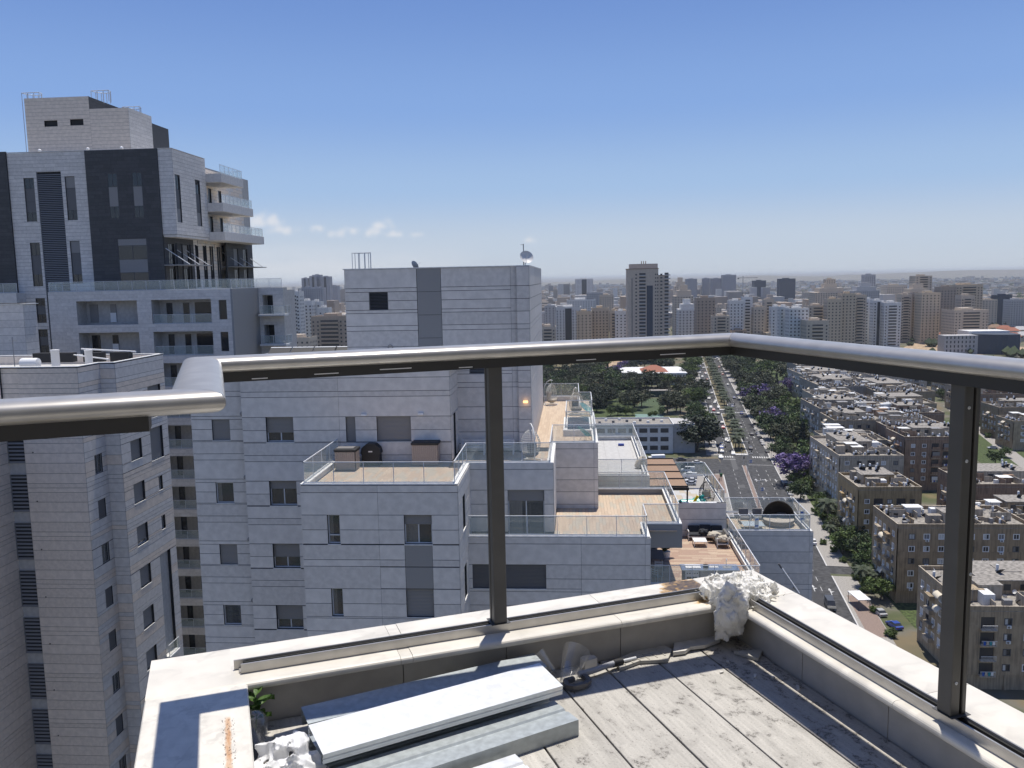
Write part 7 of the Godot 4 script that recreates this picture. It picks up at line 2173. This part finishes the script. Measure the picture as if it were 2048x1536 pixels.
	bpart(t, "sink_basin", V(.75, .931, -.25), V(1.25, .937, .2), M.panel_grey); bpart(t, "white_tray", V(-1.35, .931, -.3), V(-.5, .97, .25), M.white); bpart(t, "chopping_board", V(.0, .931, -.2), V(.5, .945, .1), M.cap)
	g = G.new(); g.tube([V(1.0, .93, -.32), V(1.0, 1.3, -.32), V(1.0, 1.36, -.22), V(1.0, 1.28, -.12)], .02, 6); gpart(t, "tap", g, steel)
	g = G.new(); g.xf.origin = V(-.2, .931, 0); g.lathe([Vector2(.01, 0), Vector2(.15, .01), Vector2(.16, .13), Vector2(.14, .13), Vector2(.13, .03), Vector2(.01, .02)], 18); gpart(t, "pot", g, M.black)
	t = thing("dining_table", "dark dining table in the shade under the overhang", "table", V(4.75, y, -50.2))
	bpart(t, "table_top", V(-.45, .72, -.9), V(.45, .76, .9), M.shutter_dark)
	for x in [-.38, .34]:
		for z in [-.82, .78]: bpart(t, "leg", V(x, 0, z), V(x + .05, .72, z + .05), M.alu_dark)
	dining_chair("dining chair at the near end of the shaded table", V(4.75, y, -48.6), 180); dining_chair("dining chair at the far end of the shaded table", V(4.75, y, -51.9), 0); dining_chair("dining chair left alone behind the terrace front railing", V(4.5, y, -47.2), 140)
	t = thing("potted_plant", "dark leafy potted plant under the overhang", "plant", V(4.9, y, -53.2)); g = G.new(); g.lathe([Vector2(.2, 0), Vector2(.3, .5), Vector2(.25, .5), Vector2(.02, .45)], 14); gpart(t, "pot", g, M.shutter_dark); part(t, "foliage", M.crowns[6][0][0], M.greens[0], V(0, 1.0, 0), Basis.from_scale(V(.6, .6, .6)))
	t = thing("potted_plant", "bushy potted plant at the sunny edge of the overhang", "plant", V(5.55, y, -51.9)); g = G.new(); g.lathe([Vector2(.2, 0), Vector2(.26, .4), Vector2(.22, .4), Vector2(.02, .36)], 14); gpart(t, "pot", g, M.cap); part(t, "foliage", M.crowns[6][0][0], M.greens[1], V(0, .8, 0), Basis.from_scale(V(.45, .5, .45)))
	# daybed terrace
	t = thing("round_daybed", "round wicker daybed with dark domed canopy", "daybed", V(14.1, y, -59.2), -8)
	var wk := tmat("wicker_dark", lin(.06, .05, .042), M.t_fine, .15, .85)
	g = G.new(); g.lathe([Vector2(.95, 0), Vector2(1.08, .3), Vector2(1.08, .34), Vector2(.02, .34)], 32); gpart(t, "wicker_base", g, tmat("wicker_grey", lin(.25, .23, .2), M.t_fine, .15, .85))
	g = G.new(); g.lathe([Vector2(1.05, .34), Vector2(1.07, .42), Vector2(1.0, .48), Vector2(.02, .48)], 32); gpart(t, "mattress", g, M.cushion_sand)
	g = G.new()
	for i in 18:
		for j in 7:
			var p := []
			for q in [[i, j], [i + 1, j], [i + 1, j + 1], [i, j + 1]]:
				var a: float = PI + PI * q[0] / 18.0; var e: float = PI * .46 * q[1] / 7.0
				p.append(V(cos(a) * 1.12 * cos(e), .3 + 1.35 * sin(e), sin(a) * 1.12 * cos(e)))
			g.quad(p[0], p[1], p[2], p[3])
	gpart(t, "canopy", g, wk)
	g = G.new(); var rim := []
	for i in 19: rim.append(V(cos(PI * i / 18.0) * 1.12, .3 + 1.36 * sin(PI * i / 18.0), .0))
	g.tube(rim, .03, 6); gpart(t, "canopy_rim", g, wk)
	g = G.new(); g.cbox(V(-.1, .48, -.75), V(.6, .66, -.3), .07); gpart(t, "pillow", g, M.cushion_grey)
	lounge_chair("grey cushioned lounge chair left of the other on the daybed terrace", V(11.85, y, -59.7), 0); lounge_chair("grey cushioned lounge chair nearer the round daybed", V(12.8, y, -59.7), 0)
	low_table("glass topped low table in front of the lounge chairs", V(12.1, y, -58.0), 1.45, 1.2, .4, mat("table_glass", lin(.45, .5, .5), .1))
	for q in [[15.3, -58.2, "blue and white flag tied to the daybed terrace railing"], [11.9, -56.5, "blue and white flag hanging at the daybed terrace front"]]:
		t = thing("flag", q[2], "flag", V(q[0], 63.1, q[1]), 25); bpart(t, "cloth", V(0, 0, 0), V(.32, .75, .02), M.white); bpart(t, "stripe", V(.03, .1, -.006), V(.29, .22, .026), M.flag_blue); bpart(t, "stripe", V(.03, .55, -.006), V(.29, .66, .026), M.flag_blue)
	# pergola terrace
	egg_chair("dark wicker hanging egg chair on the pergola terrace", V(9.3, 63.56, -60.4), 10, M.cushion_dark, M.cushion_sand, M.black, 1.1)
	var f := func(q: Vector3) -> float:
		var d := cap(q, V(-.8, .25, 0), V(.7, .3, .1), .26, .3)
		d = smin(d, cap(q, V(.2, .5, -.1), V(.75, .75, -.1), .16, .1), .12)
		return smin(d, cap(q, V(-.9, .3, .4), V(.5, .25, .55), .2, .22), .1)
	var o := part(self, "pool_inflatable", nets(f, V(-1.3, -.1, -.5), V(1.2, 1.0, 1.0), .06), mat("inflatable_teal", lin(.02, .38, .34), .3)); tag(o, "turquoise pool inflatable behind the white wall", "inflatable"); o.position = V(8.3, 63.6, -60.2)
	t = thing("pool_noodle", "yellow and pink pool noodle leaning on the inflatable", "pool noodle", V(7.75, 63.75, -58.2)); g = G.new(); g.tube([V(0, .1, 0), V(.3, .6, 0)], .1, 10); gpart(t, "pink_half", g, mat("noodle_pink", lin(.7, .04, .3), .5)); g = G.new(); g.tube([V(.3, .6, 0), V(.62, 1.15, 0)], .1, 10); gpart(t, "yellow_half", g, mat("noodle_yellow", lin(.8, .6, .02), .5))
	t = thing("facade_pole", "slanted white pole in front of the daybed block facade", "pole", Vector3.ZERO); g = G.new(); g.tube([V(13.35, 60.9, -54.9), V(14.5, 59.2, -54.9)], .06, 8); gpart(t, "pole_shaft", g, M.white); g = G.new(); g.tube([V(13.15, 61.2, -54.9), V(13.35, 60.9, -54.9)], .065, 8); gpart(t, "pole_tip", g, M.shutter_dark)
	g = G.new(); g.tube([V(14.5, 59.2, -54.9), V(14.5, 59.1, -56.3)], .05, 6); gpart(t, "bracket", g, M.shutter_dark)
	own_building()

func for_knobs(t: Node3D) -> void:
	for i in 5: bpart(t, "knob", V(-1.32 + i * .14, .66, .4), V(-1.26 + i * .14, .72, .43), M.black)

# the tower that carries the balcony, behind and below the camera
func own_building() -> void:
	var b := thing("viewer_tower", "white stone tower carrying the near marble balcony", "building")
	bal(b)
	bpart(b, "tower_body", V(-14, -78.5, -.9), V(1.9, -.3, 14), M.stone0)
	bpart(b, "tower_body", V(.05, -78.5, -2.85), V(1.9, -.3, -.9), M.stone0)
	bpart(b, "penthouse_wall", V(-14, -.3, 1.6), V(8, 7.5, 12), M.panel_grey)
	bpart(b, "penthouse_wall", V(-14, -.3, -.6), V(-3.2, 7.5, 1.6), M.panel_grey)

func _ready() -> void:
	rng.seed = 7
	make_view()
	make_materials(); box_unit()
	ground()
	balcony()
	centre_building()
	left_tower()
	near_left_building()
	street()
	old_blocks()
	city()
	furniture()
